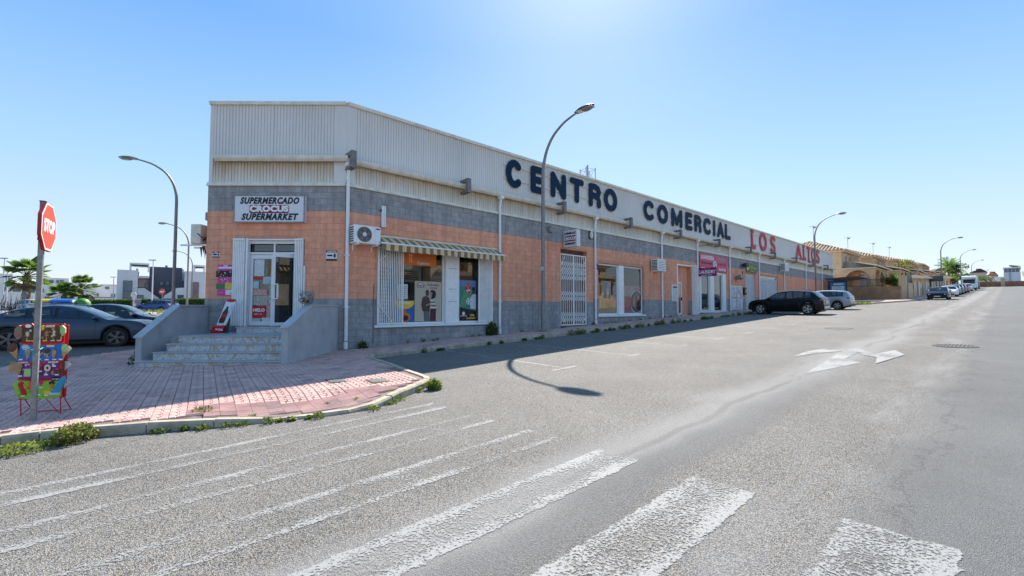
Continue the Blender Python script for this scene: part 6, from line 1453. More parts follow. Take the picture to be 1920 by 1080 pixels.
t = wthing('garden_fence', 'dark iron railing on top of the stained garden wall', 'fence', 61.9, -.6, guv(61.9,0)+1.65)
for k in range(44): MB().box(-.02,.02,-.15-k*.118-.022,-.15-k*.118+.022,.02,.92).build('picket', dark_metal, t)
for z in (.08,.86): MB().box(-.02,.02,-5.3,-.1,z,z+.04).build('rail', dark_metal, t)
t = gwall('taller end pier of the stained garden wall', 61.9,6.0,64.5,6.1,2.75, stucco, .35)
gwall('ochre roadside wall between the gates of the first house', 66.8,6.0,72,5.9,1.9, stucco)
t = wthing('gate', 'dark sheet metal garden gate under the climbing bush', 'gate', 64.6, 6.0, guv(65.5,6)+.1); MB().box(0,2.1,-.04,.04,.05,2.1).build('leaf', dark_metal, t); MB().box(.9,.94,-.07,-.041,.9,1.05).build('handle', galv, t)
t = wthing('screen_fence', 'black screening cloth fence above the roadside wall', 'fence', 66.8, 5.9, guv(69,6)+1.98); MB().box(0,5,-.03,.03,0,1.2).build('cloth', trim_m, t)
for k in range(4): MB().box(k*1.6,k*1.6+.05,.031,.07,-.1,1.25).build('post', dark_metal, t)
fr_labs = ['ochre street wall with a white meter box before the black car','ochre street wall with a rust red door','ochre street wall with an open gateway','ochre street wall behind the white parked car','ochre street wall beyond the second far lamp','last ochre street wall before the cross wall']
red_door = mat('rust red door', (.30,.05,.025), .6, .15)
for i in range(6):
    u = 72.2+i*15.5; t = gwall(fr_labs[i], u, 5.4, u+15, 5.3, 2.5, stucco, .25)
    for k in range(2):
        uu = 3+k*6.5; zz = guv(u+uu, 5.4); MB().box(uu,uu+1.1,-.20,-.13,zz+.05,zz+2.15).build('door', [red_door, shut_white, dark_metal, stucco_d][(i+k) % 4], t)
        MB().box(uu+2.2,uu+2.9,-.18,-.13,zz+1.2,zz+2.0).build('meter_box', shut_white, t)
    tileroof(t, ((0,-.5,guv(u,5.4)+2.55),(15,-.5,guv(u+15,5.4)+2.55),(15,.4,guv(u+15,5.4)+3.0),(0,.4,guv(u,5.4)+3.0)), 4, 'tiled_coping')
for u, lab in ((96.5,'grey electricity cabinet at the far lamp behind the black car'),(143,'grey electricity cabinet at the far lamp by the green tree')):
    t = wthing('sign_board', lab, 'cabinet', u, 6.3, guv(u,6.3)+2.1); MB().box(-.06,.06,-.9,.9,0,.9).build('panel', mat('slate panel', (.07,.09,.11), .5), t); MB().box(-.05,.05,-.05,.05,-2.1,-.01).build('post', grey_steel, t)
# the cross wall and the houses where the street ends
t = gwall('low red brick wall across the far end of the street', 172,5.5,172,30,1.3, mat('red brick wall', (.36,.17,.10), .9, .2, 3))
for k in range(5): MB().box(-.4,.4,-3-k*5-.4,-3-k*5+.4,guv(172,8)-.2,guv(172,8)+2.3).build('pier', stucco, t)
def P(px, py, Y): return ((px-960)*Y/853.3, Y, CZ+(578-py)*Y/853.3)
def LP(t, px, py):                      # a sight line met with the front plane of a far house (the plane faces the street corner)
    c = t.location; r = Vector((c.x,c.y)).normalized(); d = Vector(((px-960)/853.3, 1)); s_ = c.xy.length/d.dot(r); q = d*s_
    return (q.x-c.x)*r.y-(q.y-c.y)*r.x, CZ+(578-py)*s_/853.3-c.z
far_white = mat('white render', (.70,.71,.72), .85, .05, .4); far_cream = mat('far cream render', (.50,.42,.34), .85, .1, .4); far_glass = mat('far window glass', (.06,.13,.18), .15, .2, 1, spec=.8); far_roof = mat('far tile roof', (.42,.22,.13), .9, .2, .6)
pale_blue = mat('pale blue render', (.52,.60,.68), .7, .05, .4)
def fbox(t, px0, px1, py0, py1, Y, dpt, m, name='wall', oy=0):
    pm = (px0+px1)/2; x0, z1 = LP(t, px0, py0)[0], LP(t, pm, py0)[1]; x1, z0 = LP(t, px1, py1)[0], LP(t, pm, py1)[1]
    return MB().box(x0, x1, oy, oy+dpt, max(z0,-2.5), z1).build(name, m, t)
def fthing2(name, lab, cat, px, py, Y, grp=None):
    p = P(px,py,Y); return thing(name, lab, cat, p, -math.atan2(p[0],p[1]), grp)
def gable(t, px0, px1, py, h, ins, dpt, m):
    x0, z = LP(t,px0,py); x1, _ = LP(t,px1,py); MB().prism([(x0,z),(x1,z),(x1-ins,z+h),(x0+ins,z+h)], -.4, dpt).build('roof', m, t)
Yf = 150
t = fthing2('far_house', 'pale blue and white house with a glazed top floor at the street end', 'house', 1900,540,Yf)
fbox(t,1884,1916,510,541,Yf,12,pale_blue); fbox(t,1884.5,1915,503,509.6,Yf,11,far_glass,'glazing',.2); fbox(t,1883,1917,501,502.8,Yf,13,far_white,'roof',-.3)
for k in range(5): fbox(t,1885+k*7,1885.6+k*7,503,509.6,Yf,.2,far_white,'mullion',-.05)
fbox(t,1866,1883.8,519,541,Yf,10,far_white,'annexe'); fbox(t,1895,1896.2,511,540,Yf,.3,grey_steel,'pipe',-.31)
t = fthing2('far_house', 'cream gabled house behind the motorhome with dark roof', 'house', 1840,545,170); fbox(t,1822,1852,511,545,170,12,far_cream)
gable(t, 1820, 1854, 510.9, 1.3, 3, 12.5, dark_metal); fbox(t,1828,1832,519,526,170,.1,far_glass,'window',-.12); fbox(t,1838,1842,519,526,170,.1,far_glass,'window',-.12)
t = fthing2('far_house', 'low cream house with red roof beyond the motorhome', 'house', 1862,545,190); fbox(t,1853,1872,517,545,190,12,far_cream); gable(t, 1851, 1874, 516.9, 1.6, 2.5, 12.5, far_roof); fbox(t,1857,1861,522,528,190,.1,far_glass,'window',-.12)
t = fthing2('far_house', 'ochre house with red roof above the street walls before the palm', 'house', 1770,545,125); fbox(t,1756,1776,508,540,125,10,stucco); gable(t, 1753, 1779, 507.9, .9, 1.5, 10.5, far_roof); fbox(t,1762,1765,514,520,125,.1,far_glass,'window',-.12)
aerial('thin far aerial above the red roofed house at the street end', 268,-6,guv(172,0)+2,14)

# ---------------------------------------------------------------- mast on the shop roof
x, y = 5.05, 30.0; t = thing('lattice_mast', 'small square lattice mast rising behind the cladding above CENTRO', 'mast', (x,y,5.36), R(25))
H_ = 5.25; q = [(-.36,-.36),(.36,-.36),(.36,.36),(-.36,.36)]
for a in q: MB().tube([(*a,0),(*a,H_)], .028, 6).build('leg', galv, t)
b = MB()
for z in (1,2,3,4,H_-.1):
    for i in range(4): b.tube([(*q[i],z),(*q[(i+1)%4],z)], .014, 4); b.tube([(*q[i],z-.9),(*q[(i+1)%4],z)], .012, 4)
tag(b.build('lattice', galv, t), kind='stuff'); MB().tube([(0,0,0),(0,0,H_+.25)], .05, 6).build('pole', galv, t)
for xx, z, m in ((-.62,3.7,sign_white),(.62,3.3,cream_paint),(.85,2.9,grey_steel)): MB().box(xx-.09,xx+.09,-.1,.1,z,z+1.0).build('antenna', m, t)

# ---------------------------------------------------------------- the side wall's air conditioner and torn awning
ux, uy = LX-.12, LY+.55
t = thing('air_conditioner', 'beige air conditioner on a bracket off the side wall above the torn awning', 'air conditioner', (ux-.45,uy,3.42), 0); MB().bbox(-.34,.0,0,.8,.0,.66,.02).build('body', cream_paint, t); MB().box(-.7,.4,.05,.09,-.06,-.005).build('bracket', white_paint, t); MB().box(-.7,.4,.7,.74,-.06,-.005).build('bracket', white_paint, t); MB().tube([(-.1,-.02,.35),(.08,-.05,.2),(.28,-.02,.22),(.38,0,.4)], .014, 5).build('cable', black_plastic, t)
t = thing('torn_awning', 'broken awning with torn brown cloth hanging off the side wall', 'awning', (ux,uy+.2,2.4), 0)
rag = MB(); rr = random.Random(11)
for k in range(16):
    x0 = -.62+.03*k; z1 = 1.0-.02*k+rr.uniform(-.03,.05); z0 = z1-rr.uniform(.35,.85)*(1 if k > 4 else .7); y0 = rr.uniform(-.1,.25)
    rag.add([(x0,y0,z1),(x0+.06,y0+.05,z1),(x0+.05+rr.uniform(-.04,.04),y0,z0),(x0+.01+rr.uniform(-.05,.05),y0+.04,z0+.03)], [(0,1,2,3)])
tag(rag.build('torn_cloth', mat('brown rotten cloth', (.13,.075,.03), .95, .4, 8, col2=(.30,.20,.08)), t, smooth='raw'), kind='stuff')
for p, q_ in (((-.42,0,1.0),(.02,0,-.5)),((-.30,.1,.95),(.05,.1,-.9))): MB().tube([p,q_], .022, 6).build('arm', white_paint, t)
MB().tube([(-.15,-.05,1.55),(-.25,-.05,1.3),(-.45,-.08,1.15)], .03, 6).build('crank', black_plastic, t); MB().tube([(.06,-.06,-1.8),(.06,-.06,1.6)], .03, 6).build('wall_pipe', dark_metal, t)
t = thing('wall_box', 'small grey junction box on the side wall corner', 'box', (LX-.12,LY+.25,4.15), 0); MB().bbox(-.12,.06,0,.14,0,.26,.01).build('body', galv, t)

# ---------------------------------------------------------------- modern houses across the side street
slate_wall = mat('slate grey render', (.085,.095,.125), .8, .05, .5); mod_glass = mat('blue window glass', (.03,.10,.14), .12, .15, .8, spec=.9)
Ym = 72
t = fthing2('modern_house', 'white and slate grey modern double house with outside stairs', 'house', 300,588,Ym)
F2 = lambda *a, **k: fbox(t, *a, **k)
F2(218,257,506,590,Ym,10,far_white); F2(257.2,345,540,590,Ym,9,far_white,oy=3.0); F2(278,341,499,590,Ym,7,slate_wall,'centre_wall',oy=2.2); F2(345.2,384,509,590,Ym,10,far_white)
F2(257.2,277.8,516,539.8,Ym,6,far_white,'set_back_wall',oy=3.2); F2(257.2,277.8,517,521,Ym,2.9,far_white,'balcony_edge',oy=.2); F2(341.2,345,503,539,Ym,6,far_white,'set_back_wall',oy=2.6)
# stair walls sloping down to the middle
def slopep(pts, m, n, y0, y1): MB().prism([LP(t,*p) for p in pts], y0, y1).build(n, m, t)
slopep([(257.3,538.5),(270,538.5),(297.5,557),(297.5,590),(257.3,590)], far_white, 'stair_wall', .1, .4); slopep([(345,539.5),(331,540),(308,554),(305,560),(305,590),(345,590)], far_white, 'stair_wall', .1, .4)
slopep([(257,540),(269.8,539.5),(296,557.5),(297.4,557),(270.2,538),(257,538)], dark_metal, 'handrail', .02, .09)
# roof pergolas
for (a, c, z0, z1) in ((240,278,492,506),(362,384,496,509)):
    F2(a,c,z0,z0+3.2,Ym,6,far_white,'pergola',oy=1); F2(a,a+3,z0+3.2,z1+3,Ym,1,far_white,'pergola_post',oy=1); F2(c-3,c,z0+3.2,z1+3,Ym,1,far_white,'pergola_post',oy=1); F2(a+3,c-3,z0+3.4,z0+5.5,Ym,.6,dark_metal,'pergola_beam',oy=1.2)
F2(251,255,500,504,Ym,1,cream_paint,'chimney',oy=4); F2(308,313,494,499,Ym,1,galv,'chimney',oy=4)
def mwin(a, c, z0, z1, oy, n=1, name='window'):
    f = F2(a,c,z0,z1,Ym,.14,dark_metal,name,oy=oy-.12); 
    for k in range(n):
        zz0 = z0+(z1-z0)*k/n+.5; zz1 = z0+(z1-z0)*(k+1)/n-.5; p0, p1 = LP(t,a+.6,zz1), LP(t,c-.6,zz0); MB().box(p0[0],p1[0],oy-.16,oy-.125,p0[1],p1[1]).build('pane', mod_glass if k % 2 or n == 1 else far_glass, f)
mwin(230,247,526,586,0,3); mwin(358,372,529,586,0,3); mwin(299,305.5,527,534,2.2); mwin(310,317,527,534,2.2); mwin(270,277.5,528,539.5,3.2,1,'door'); mwin(342,345,525,539,2.6,1,'door'); mwin(257.8,269,553,562,.1); mwin(333,344,553,562,.1)
# white terraces farther left
def block(lab, rects, wins, px, Y, grp=None):
    t = fthing2('white_house', lab, 'house', px, 590, Y, grp)
    for i, (a, c, z0, z1) in enumerate(rects): fbox(t, a, c, z0, z1, Y, 9-.05*i, far_white, 'wall', .03*i); fbox(t, a-.4, c+.4, z0-.8, z0-.02, Y, 9.3, cream_paint, 'parapet_cap', .03*i-.1)
    for (a, c, z0, z1) in wins: f = fbox(t, a, c, z0, z1, Y, .14, galv, 'window', -.13); p0, p1 = LP(t,a+.7,z1-.6), LP(t,c-.7,z0+.6); MB().box(p0[0],p1[0],-.17,-.135,p0[1],p1[1]).build('pane', far_glass, f)
block('white terrace house at the very edge behind the big palm', [(-60,78,534,592),(-60,22,513,534)], [(23,38,539,547),(53,65,540,549),(5,12,538,546),(-20,-8,538,546),(10,16,520,526)], 20, 88)
block('long white house with roof terrace behind the two palms', [(79,176,532,592),(80,128,522,532)], [(90,99,525,531),(104,109,525,531),(111,118,525,531),(160,170,552,557),(84,92,556,566),(128,136,556,566)], 125, 96)
block('white house with flat roof between the palms and the modern house', [(176,226,536,592),(186,226,534,536)], [(196,204,537.5,542),(181,185,550,556),(208,216,551,558)], 200, 104)
t = fthing2('carport', 'pale carport roof along the front of the white house', 'carport', 180,575,84); fbox(t,168,216,556.5,558.5,84,5,galv,'roof'); fbox(t,169,170,558.6,590,84,.2,galv,'post'); fbox(t,213,214,558.6,590,84,.2,galv,'post')
# hedge, pillar, wall, verge
def leafmass(name, boxes, n, size, m, lab, cat=None, kind=None, seed=1, parent=None):
    rr = random.Random(seed); b = MB()
    for _ in range(n):
        x0,x1,y0,y1,z0,z1 = rr.choice(boxes); p = Vector((rr.uniform(x0,x1), rr.uniform(y0,y1), rr.uniform(z0,z1))); leafq(b, p, size*rr.uniform(.6,1.3), rr, rr.randrange(len(m)))
    o = b.build(name, m, parent, smooth='raw'); return o
def leafq(b, p, s, rr, mi=0, up=0.3):
    d = Vector((rr.gauss(0,1), rr.gauss(0,1), rr.gauss(0,1)+up)).normalized(); e = d.orthogonal().normalized(); e = (e*math.cos(rr.random()*6.28)+d.cross(e)*math.sin(rr.random()*6.28)); f = d.cross(e)
    b.add([p-e*s*.5, p+f*s*.28, p+e*s*.5, p-f*s*.28], [(0,1,2,3)], mi)
def hedge(lab, px0, px1, zt, zb_, Y, n, seed):
    a, c = P(px0,zb_,Y), P(px1,zt,Y); t = thing('hedge', lab, 'hedge', (a[0],Y,a[2]), 0); w, h = c[0]-a[0], c[2]-a[2]
    MB().box(.1,w-.1,.15,.85,0,h-.12).build('core', leaf_b, t); o = leafmass('foliage', [(0,w,0,.12,0,h),(0,w,0,1,h-.15,h+.05)], n, .16, [leaf_b, leaf_b, leaf_a], '', seed=seed, parent=t); tag(o, kind='stuff'); return t
hedge('long dark clipped hedge in front of the two palms', 82, 247, 562, 590, 64, 5200, 1); hedge('dark clipped hedge under the slate grey modern house', 262, 330, 560.5, 590, 64, 2600, 2); hedge('short dark hedge before the blue window of the modern house', 333, 384, 560, 590, 64, 1800, 3)
t = fthing2('gate_pillar', 'grey stone gate pillar between the two hedges', 'pillar', 255,590,63); fbox(t,248,263,562,592,63,1.2,mat('grey stone pillar', (.30,.29,.28), .9, .2, 1),'shaft'); fbox(t,247,264,560.4,561.9,63,1.4,far_white,'cap',-.1); fbox(t,252,256,569,574,63,.06,shut_white,'meter_box',-.07)
t = fthing2('low_wall', 'low stone garden wall under the small blue car', 'wall', 300,592,63); fbox(t,263,384,574,592,63,.4,mat('low stone wall', (.32,.30,.27), .9, .2, 1),'wall_body')
v = MB(); pts = [P(265,578,45),P(400,577,45),P(400,574,60),P(268,575,60)]
pv = tag(MB().add([(-38,43,g(-38,43)+.12),(-22,36,g(-22,36)+.12),(-24,58,g(-24,58)+.12),(-46,60,g(-46,60)+.12)],[(0,1,2,3)]).build('verge', mat('pale pavement', (.45,.40,.35), .9, .1, 1), smooth='raw'), 'pale pavement and verge across the side street', kind='structure')
o = leafmass('verge_weeds', [(-37,-28,42,50,.75,1.15)], 900, .22, [leaf_c, leaf_a, mat('dry grass', (.35,.28,.10), .8, .3)], '', seed=5); tag(o, 'yellowish weeds growing on the verge across the side street', kind='stuff')
# recycling igloos
def bin_(lab, px, Y, w, h, m):
    X = (px-960)*Y/853.3; t = thing('recycling_container', lab, 'recycling container', (X,Y,g(X,Y)), 0, 'recycling containers in the side street')
    MB().lathe([(w*.42,0),(w*.5,h*.15),(w*.5,h*.62),(w*.44,h*.82),(w*.28,h*.95),(w*.08,h)], 14).build('body', m, t, smooth=40); MB().lathe([(.1,-.02),(.1,-.06),(0,-.06)], 10, (0,-w*.46,h*.7), 'y').build('opening', dark_metal, t); MB().box(-w*.14,w*.14,-w*.53,-w*.49,h*.38,h*.55).build('sticker', white_ink, t)
bin_('green bottle bank with a domed lid behind the navy saloon', 155, 33, 1.0, 1.35, mat('bottle bank green', (.06,.25,.03), .5, .06))
def ebin(lab, px, Y, w, m, lid):
    X = (px-960)*Y/853.3; t = thing('waste_container', lab, 'recycling container', (X,Y,g(X,Y)), R(8), 'recycling containers in the side street')
    MB().bbox(-w/2,w/2,-.5,.5,.15,1.05,.05).build('body', m, t); b = MB(); b.prism([(-.55,1.06)]+[(-.55*math.cos(R(a)),1.06+.26*math.sin(R(a))) for a in range(15,180,15)]+[(.55,1.06)], -w/2-.03, w/2+.03, ax='x'); b.build('lid', lid, t); MB().box(w/2+.031,w/2+.04,-.35,.35,1.05,1.25).build('lid_end', white_ink, t)
ebin('blue lidded paper container beside the green bottle bank', 123, 34, 1.35, mat('container blue', (.02,.10,.33), .5), mat('lid blue', (.03,.14,.45), .4)); ebin('yellow lidded packaging container beside the blue one', 90, 35, 1.2, mat('container grey', (.3,.3,.3), .5), mat('lid yellow', (.62,.48,.02), .4))
# small road signs across the side street
def rsign(lab, px, Y, zc, r, col_, post=galv, back=False):
    X = (px-960)*Y/853.3; t = thing('road_sign', lab, 'road sign', (X,Y,g(X,Y)), 0); z = CZ+(578-zc)*Y/853.3-g(X,Y); MB().cyl((0,0,0),(0,0,z+.1),.045,8).build('post', post, t)
    MB().lathe([(r,-.05),(r,-.08),(0,-.08)], 8 if col_ is stop_red else 18, (0,0,z), 'y').xf(Matrix.Identity(4)).build('disc', col_, t); return t, z
t, z = rsign('small far STOP sign in front of the slate grey house', 304, 52, 547, .36, stop_red); MB().box(-.22,.22,-.095,-.082,z-.07,z+.07).build('stop_lettering', white_ink, t)
rsign('back of a round road sign beside the stone gate pillar', 251, 55, 553, .36, cream_paint, sign_white); rsign('blue post with a grey disc before the big palm', 47, 46, 553, .34, grey_steel, mat('blue post', (.05,.25,.45), .5))
# bare twiggy shrub and scaffold-like tangle at the far left
tw = thing('bare_bush', 'tangle of bare brown bushes behind the parked cars', 'bush', P(25,582,48), 0); b = MB(); rr = random.Random(21)
for k in range(46):
    x0 = rr.uniform(-1.4,1.8); p = Vector((x0,rr.uniform(-.4,.4),0)); q = p+Vector((rr.uniform(-.6,.6),rr.uniform(-.3,.3),rr.uniform(.6,1.9))); b.tube([p,(p+q)/2+Vector((rr.uniform(-.15,.15),0,0)),q], [.03,.02,.008], 4)
tag(b.build('twigs', bark, tw), kind='stuff')
# ---------------------------------------------------------------- palms
def frond_fan(m, L=1.5, n=15):
    b = MB()
    b.tube([(0,0,0),(L*.4,0,.05),(L*.62,0,.02)], [.03,.022,.015], 4)
    for k in range(n):
        a = -1.5+3.0*k/(n-1); l = L*(.46-.06*abs(a)); c = Vector((L*.60,0,.02)); d = Vector((math.cos(a),math.sin(a),.06)); s = Vector((-math.sin(a),math.cos(a),0)); w = .055*L/1.5
        p1 = c+d*l*.55; p2 = c+d*l+Vector((0,0,-.22*l)); b.add([c-s*w*.3,c+s*w*.3,p1+s*w+Vector((0,0,.015)),p2,p1-s*w+Vector((0,0,.015))], [(0,1,2,3,4)])
    return b.mesh('frond', m, 'raw')
def frond_pinnate(m, L=2.4, n=22):
    b = MB(); P_ = lambda u: Vector((L*u*(1-.12*u*u),0,.55*L*(u*.55-u*u*.75)))
    b.tube([P_(i/6) for i in range(7)], [.03,.028,.024,.02,.014,.01,.006], 4)
    for k in range(n):
        u = .12+.86*k/(n-1); p = P_(u); l = L*.26*(math.sin(math.pi*(u*.85+.12))+.15)
        for s in (-1,1):
            d = Vector((.55,s*.8,-.25)).normalized(); q = p+d*l; w = Vector((.022,0,.01)); b.add([p-w,p+w,q+Vector((0,0,-.12*l))], [(0,1,2)])
    return b.mesh('frond', m, 'raw')
palm_a = leaf('palm leaf', (.125,.20,.04)); palm_b = leaf('dark palm leaf', (.07,.125,.03))  # lighter and darker leaf green, mixed at random over the fronds
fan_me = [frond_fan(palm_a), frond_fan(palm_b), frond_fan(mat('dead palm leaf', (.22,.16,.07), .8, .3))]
trunk_m = mat('palm trunk', (.20,.145,.09), .95, .35, 4, bump=.8, bscale=18, stretch=(1,1,3))
def palm(lab, X, Y, h, crown, n, seed, tr=.24, mes=None):
    rr = random.Random(seed); t = thing('palm_tree', lab, 'palm tree', (X,Y,g(X,Y)), 0, None); MB().lathe([(tr*1.4,0),(tr*1.05,.4),(tr,h*.5),(tr*.95,h*.8),(tr*1.15,h*.95),(tr*.6,h+.15)], 10).build('trunk', trunk_m, t, smooth=50)
    mes = mes or fan_me
    for k in range(n):
        u = k/n; el = 78-125*u+rr.uniform(-9,9); az = k*137.5+rr.uniform(-15,15); me = mes[0 if rr.random() < .5 else 1] if u < .88 else mes[2 % len(mes)]
        s = crown/1.5*rr.uniform(.85,1.1); inst('frond', me, t, (0,0,h+.05-.25*u), (rr.uniform(-.4,.4),R(-el),R(az)), (s,s,s)).rotation_mode = 'XYZ'
    return t
def pX(px, Y): return (px-960)*Y/853.3
palm('tall fan palm behind the stop sign post', pX(49,50), 50, 4.1, 2.2, 34, 1, .34); palm('low fan palm of the pair nearer the stop sign', pX(120,56), 56, 2.0, 1.8, 28, 2, .26); palm('taller fan palm of the pair nearer the modern house', pX(151,57), 57, 2.9, 1.9, 30, 3, .26)
pin = [frond_pinnate(palm_b), frond_pinnate(palm_a)]
palm('feather palm rising above the far street walls', pX(1781,118), 118, 5.2, 2.3, 40, 4, .3, pin)
# ---------------------------------------------------------------- bushes and trees up the street
def crown(par, c, r, n, size, mats_, seed, clumps=14, name='crown'):
    rr = random.Random(seed); b = MB(); cs = []
    for _ in range(clumps):
        d = Vector((rr.gauss(0,1),rr.gauss(0,1),rr.gauss(0,.8))).normalized()*rr.uniform(.35,.95); cs.append((Vector((c[0]+d.x*r[0],c[1]+d.y*r[1],c[2]+d.z*r[2])), rr.uniform(.22,.42)))
    for _ in range(n):
        q, k = rr.choice(cs); d = Vector((rr.gauss(0,1),rr.gauss(0,1),rr.gauss(0,1))).normalized()*rr.random()**.4*k; leafq(b, q+Vector((d.x*r[0],d.y*r[1],d.z*r[2])), size*rr.uniform(.6,1.3), rr, rr.randrange(len(mats_)))
    return tag(b.build(name, mats_, par, smooth='raw'), kind='stuff')
def tree(lab, u, v, h, r, n, size, mats_, seed, th=None):
    t = wthing('street_tree', lab, 'tree', u, v, guv(u,v)); rr = random.Random(seed); th = th or h*.55
    b = MB(); b.tube([(0,0,-.1),(.05,.02,th*.5),(.0,.05,th)], [.14,.11,.07], 7); 
    for k in range(5): a = k*1.26; b.tube([(0,.03,th*.75),(math.cos(a)*r[0]*.3,math.sin(a)*r[1]*.3,h*.75),(math.cos(a)*r[0]*.6,math.sin(a)*r[1]*.6,h*.95)], [.06,.04,.015], 5)
    b.build('trunk', bark, t, smooth=60); crown(t, (0,0,h), r, n, size, mats_, seed); return t
red_flower = mat('red blossom', (.40,.10,.04), .6, .2)
tree('thin crowned tree with orange red blossom over the street walls', 92.7, 3.6, 4.9, (2.0,1.9,1.1), 900, .22, [leaf_c,leaf_a,leaf_c,leaf_a,red_flower], 11, 3.6)
t = wthing('climbing_bush', 'bright green bush spilling over the garden gate', 'bush', 71.5, 5.0, guv(71.5,5.0)); crown(t, (.2,.8,2.3), (3.0,1.5,.95), 2600, .22, [leaf_a,leaf_c,leaf_a], 12, 26, 'foliage'); MB().tube([(0,.5,0),(.2,.6,2.4)], [.1,.05], 6).build('stem', bark, t)
tree('round dark green street tree between the far lamps', 150, 5.6, 4.9, (2.6,2.4,2.2), 1700, .34, [leaf_b,leaf_a,leaf_b], 13, 2.8); t = wthing('shrub', 'yellow green shrub below the round street tree', 'bush', 141, 5.8, guv(141,5.8)); crown(t, (0,0,2.3), (3,1.4,1.5), 900, .3, [leaf_c,leaf_c,leaf_a], 14, 12, 'foliage')
tree('dark green tree behind the motorhome by the far lamp', 175, 4.5, 3.6, (3,3,1.8), 900, .4, [leaf_b,leaf_a], 15, 2)
t = wthing('shrub', 'green bush in front of the pale blue house at the street end', 'bush', 178, 10, guv(172,10)); crown(t, (0,0,1.6), (4,5,1.6), 900, .4, [leaf_a,leaf_b], 16, 16, 'foliage')
t = wthing('hedge_bush', 'dark green hedge at the far kerb on the picture edge', 'bush', 150, 18.6, guv(150,18)); crown(t, (0,0,3.2), (8,2,3), 2200, .4, [leaf_a,leaf_b,leaf_c], 17, 26, 'foliage')
t = thing('roof_plants', 'dark green plants on the roof of the pale blue house', 'plants', P(1907,501,154), 0); crown(t, (0,0,.3), (2.2,1,.7), 350, .35, [leaf_b], 18, 8, 'foliage')
t = wthing('shrub', 'yellow green shrub beside the silver hatchback', 'bush', 47.5, 2.2, guv(47.5,2.2)+.1); crown(t, (0,0,.6), (1.1,1.1,.65), 900, .13, [leaf_c,leaf_a,leaf_c], 19, 12, 'foliage')
wv_ = tag(leafmass('verge_grass', [(-1,2.2,-1.4,.6,0,.16)], 700, .13, [leaf_c,leaf_a], '', seed=23), 'bright weeds on the kerb corner beside the silver hatchback', kind='stuff'); x, y = xyof(47,4.2); wv_.location = (x,y,guv(47,4.2)+.1); wv_.rotation_euler = (0,0,ROTW)
# ---------------------------------------------------------------- weeds
dry = mat('dry stalk', (.26,.19,.075), .8, .3)
def weed(b, c, r, h, n, rr, size=.05, mi=(0,0,1)):
    for _ in range(n):
        a = rr.random()*6.28; q = rr.random()**.6; hh = h*rr.random()*(1-.5*q*q); p = Vector((c[0]+r*q*math.cos(a), c[1]+r*q*math.sin(a), c[2]+hh+.01)); leafq(b, p, size*rr.uniform(.6,1.5), rr, rr.choice(mi), .6)
    for _ in range(n//12):
        a = rr.random()*6.28; q = r*rr.random()*.6; p = Vector((c[0]+q*math.cos(a), c[1]+q*math.sin(a), c[2])); d = Vector((math.cos(a)*.6*r, math.sin(a)*.6*r, h*rr.uniform(.7,1.4))); s = Vector((-math.sin(a),math.cos(a),0))*.004; b.add([p-s,p+s,p+d], [(0,1,2)], 2)
def weed_thing(name, lab, X, Y, r, h, n, seed, size=.05, dz=0, mi=(0,0,1), mats_=None):
    t = thing(name, lab, 'weeds', (X,Y,g(X,Y)+dz), 0); b = MB(); weed(b, (0,0,0), r, h, n, random.Random(seed), size, mi); tag(b.build('leaves', mats_ or [leaf_a,leaf_c,dry], t, smooth='raw'), kind='stuff'); return t
weed_thing('weed_clump', 'large bushy weed clump at the kerb near the stop sign', -5.42, 5.72, .22, .22, 1100, 31, .036, .0, (0,1,1,2))
weed_thing('weed_patch', 'low bright green weed patch below the kerb at the picture edge', -5.72, 5.42, .32, .07, 500, 32, .04, 0, (0,1,1))
weed_thing('weed_clump', 'bright green weed clump at the kerb tip', -1.42, 8.35, .15, .19, 480, 33, .05, 0, (0,1,1))
x, y = xyof(5.95,.18); weed_thing('weed_shrub', 'dark green weed shrub at the foot of the second downpipe', x, y, .24, .55, 800, 34, .07, .13, (0,0,1), [leaf_b,leaf_a,dry])
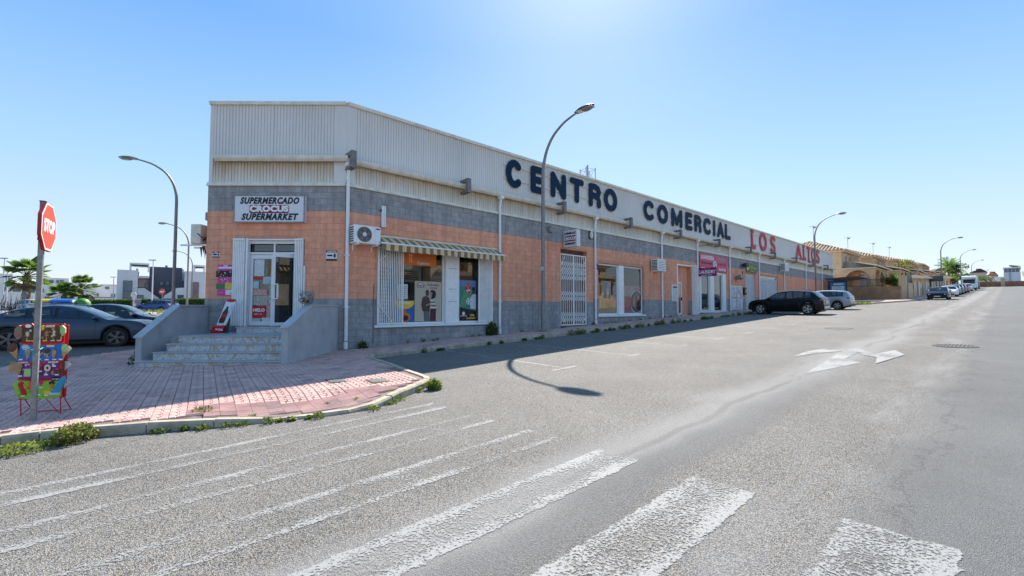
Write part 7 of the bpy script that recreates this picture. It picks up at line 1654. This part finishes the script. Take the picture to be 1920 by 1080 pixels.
x, y = xyof(.55,.2); weed_thing('weed_tuft', 'small dark weed at the foot of the corner downpipe', x, y, .16, .24, 260, 35, .06, .13, (0,0,1), [leaf_b,leaf_a,dry])
weed_thing('weed_tuft', 'dry weed tuft growing out of the sunlit pink tiles', -4.45, 6.62, .16, .08, 160, 36, .035, .1, (1,2))
weed_thing('weed_shrub', 'dark shrub at the side of the entrance parapet', -9.95, 12.2, .22, .5, 500, 37, .06, .0, (0,0,1), [leaf_b,leaf_b,dry])
kw = MB(); rr = random.Random(41)
for (x0,y0),(x1,y1) in zip(KERB[3:13], KERB[4:14]):
    L = math.hypot(x1-x0,y1-y0); n = int(L/.16)
    for i in range(n):
        u = rr.random(); X, Y = x0+(x1-x0)*u, y0+(y1-y0)*u; px_, py_ = (y1-y0)/L, -(x1-x0)/L
        dense = -4.6 < X < -2.6 or (-2.2 < X < -1.4 and rr.random() < .5)
        if not dense and rr.random() > .35: continue
        r = rr.uniform(.05,.11) if dense else rr.uniform(.03,.08); X += px_*r*.6; Y += py_*r*.6; weed(kw, (X,Y,g(X,Y)), r, r*rr.uniform(.5,1.1), int(70 if dense else 35), rr, .035)
for i in range(75):
    u = 1.5+27*rr.random()**.9; 
    if rr.random() < .35 and u < 9: continue
    r = rr.uniform(.06,.17) if u > 8 else rr.uniform(.05,.10); X, Y = xyof(u, 1.95+r*.5); weed(kw, (X,Y,g(X,Y)), r, r*rr.uniform(.9,1.8), 70, rr, .06)
for i in range(34):
    u = 2+24*rr.random(); r = rr.uniform(.03,.08); X, Y = xyof(u, .06+r*.4); weed(kw, (X,Y,g(X,Y)+.13), r, r*rr.uniform(1.2,2.6), 30, rr, .045)
for (X,Y) in ((-2.9,7.25),(-2.5,7.4),(-2.0,7.65),(-3.7,6.55)): weed(kw, (X,Y,g(X,Y)+poff(X,Y)-.01), .06, .03, 30, rr, .025)
tag(kw.build('kerb_weeds', [leaf_a,leaf_c,dry], smooth='raw'), 'small green weeds growing along the kerbs and the foot of the wall', kind='stuff')
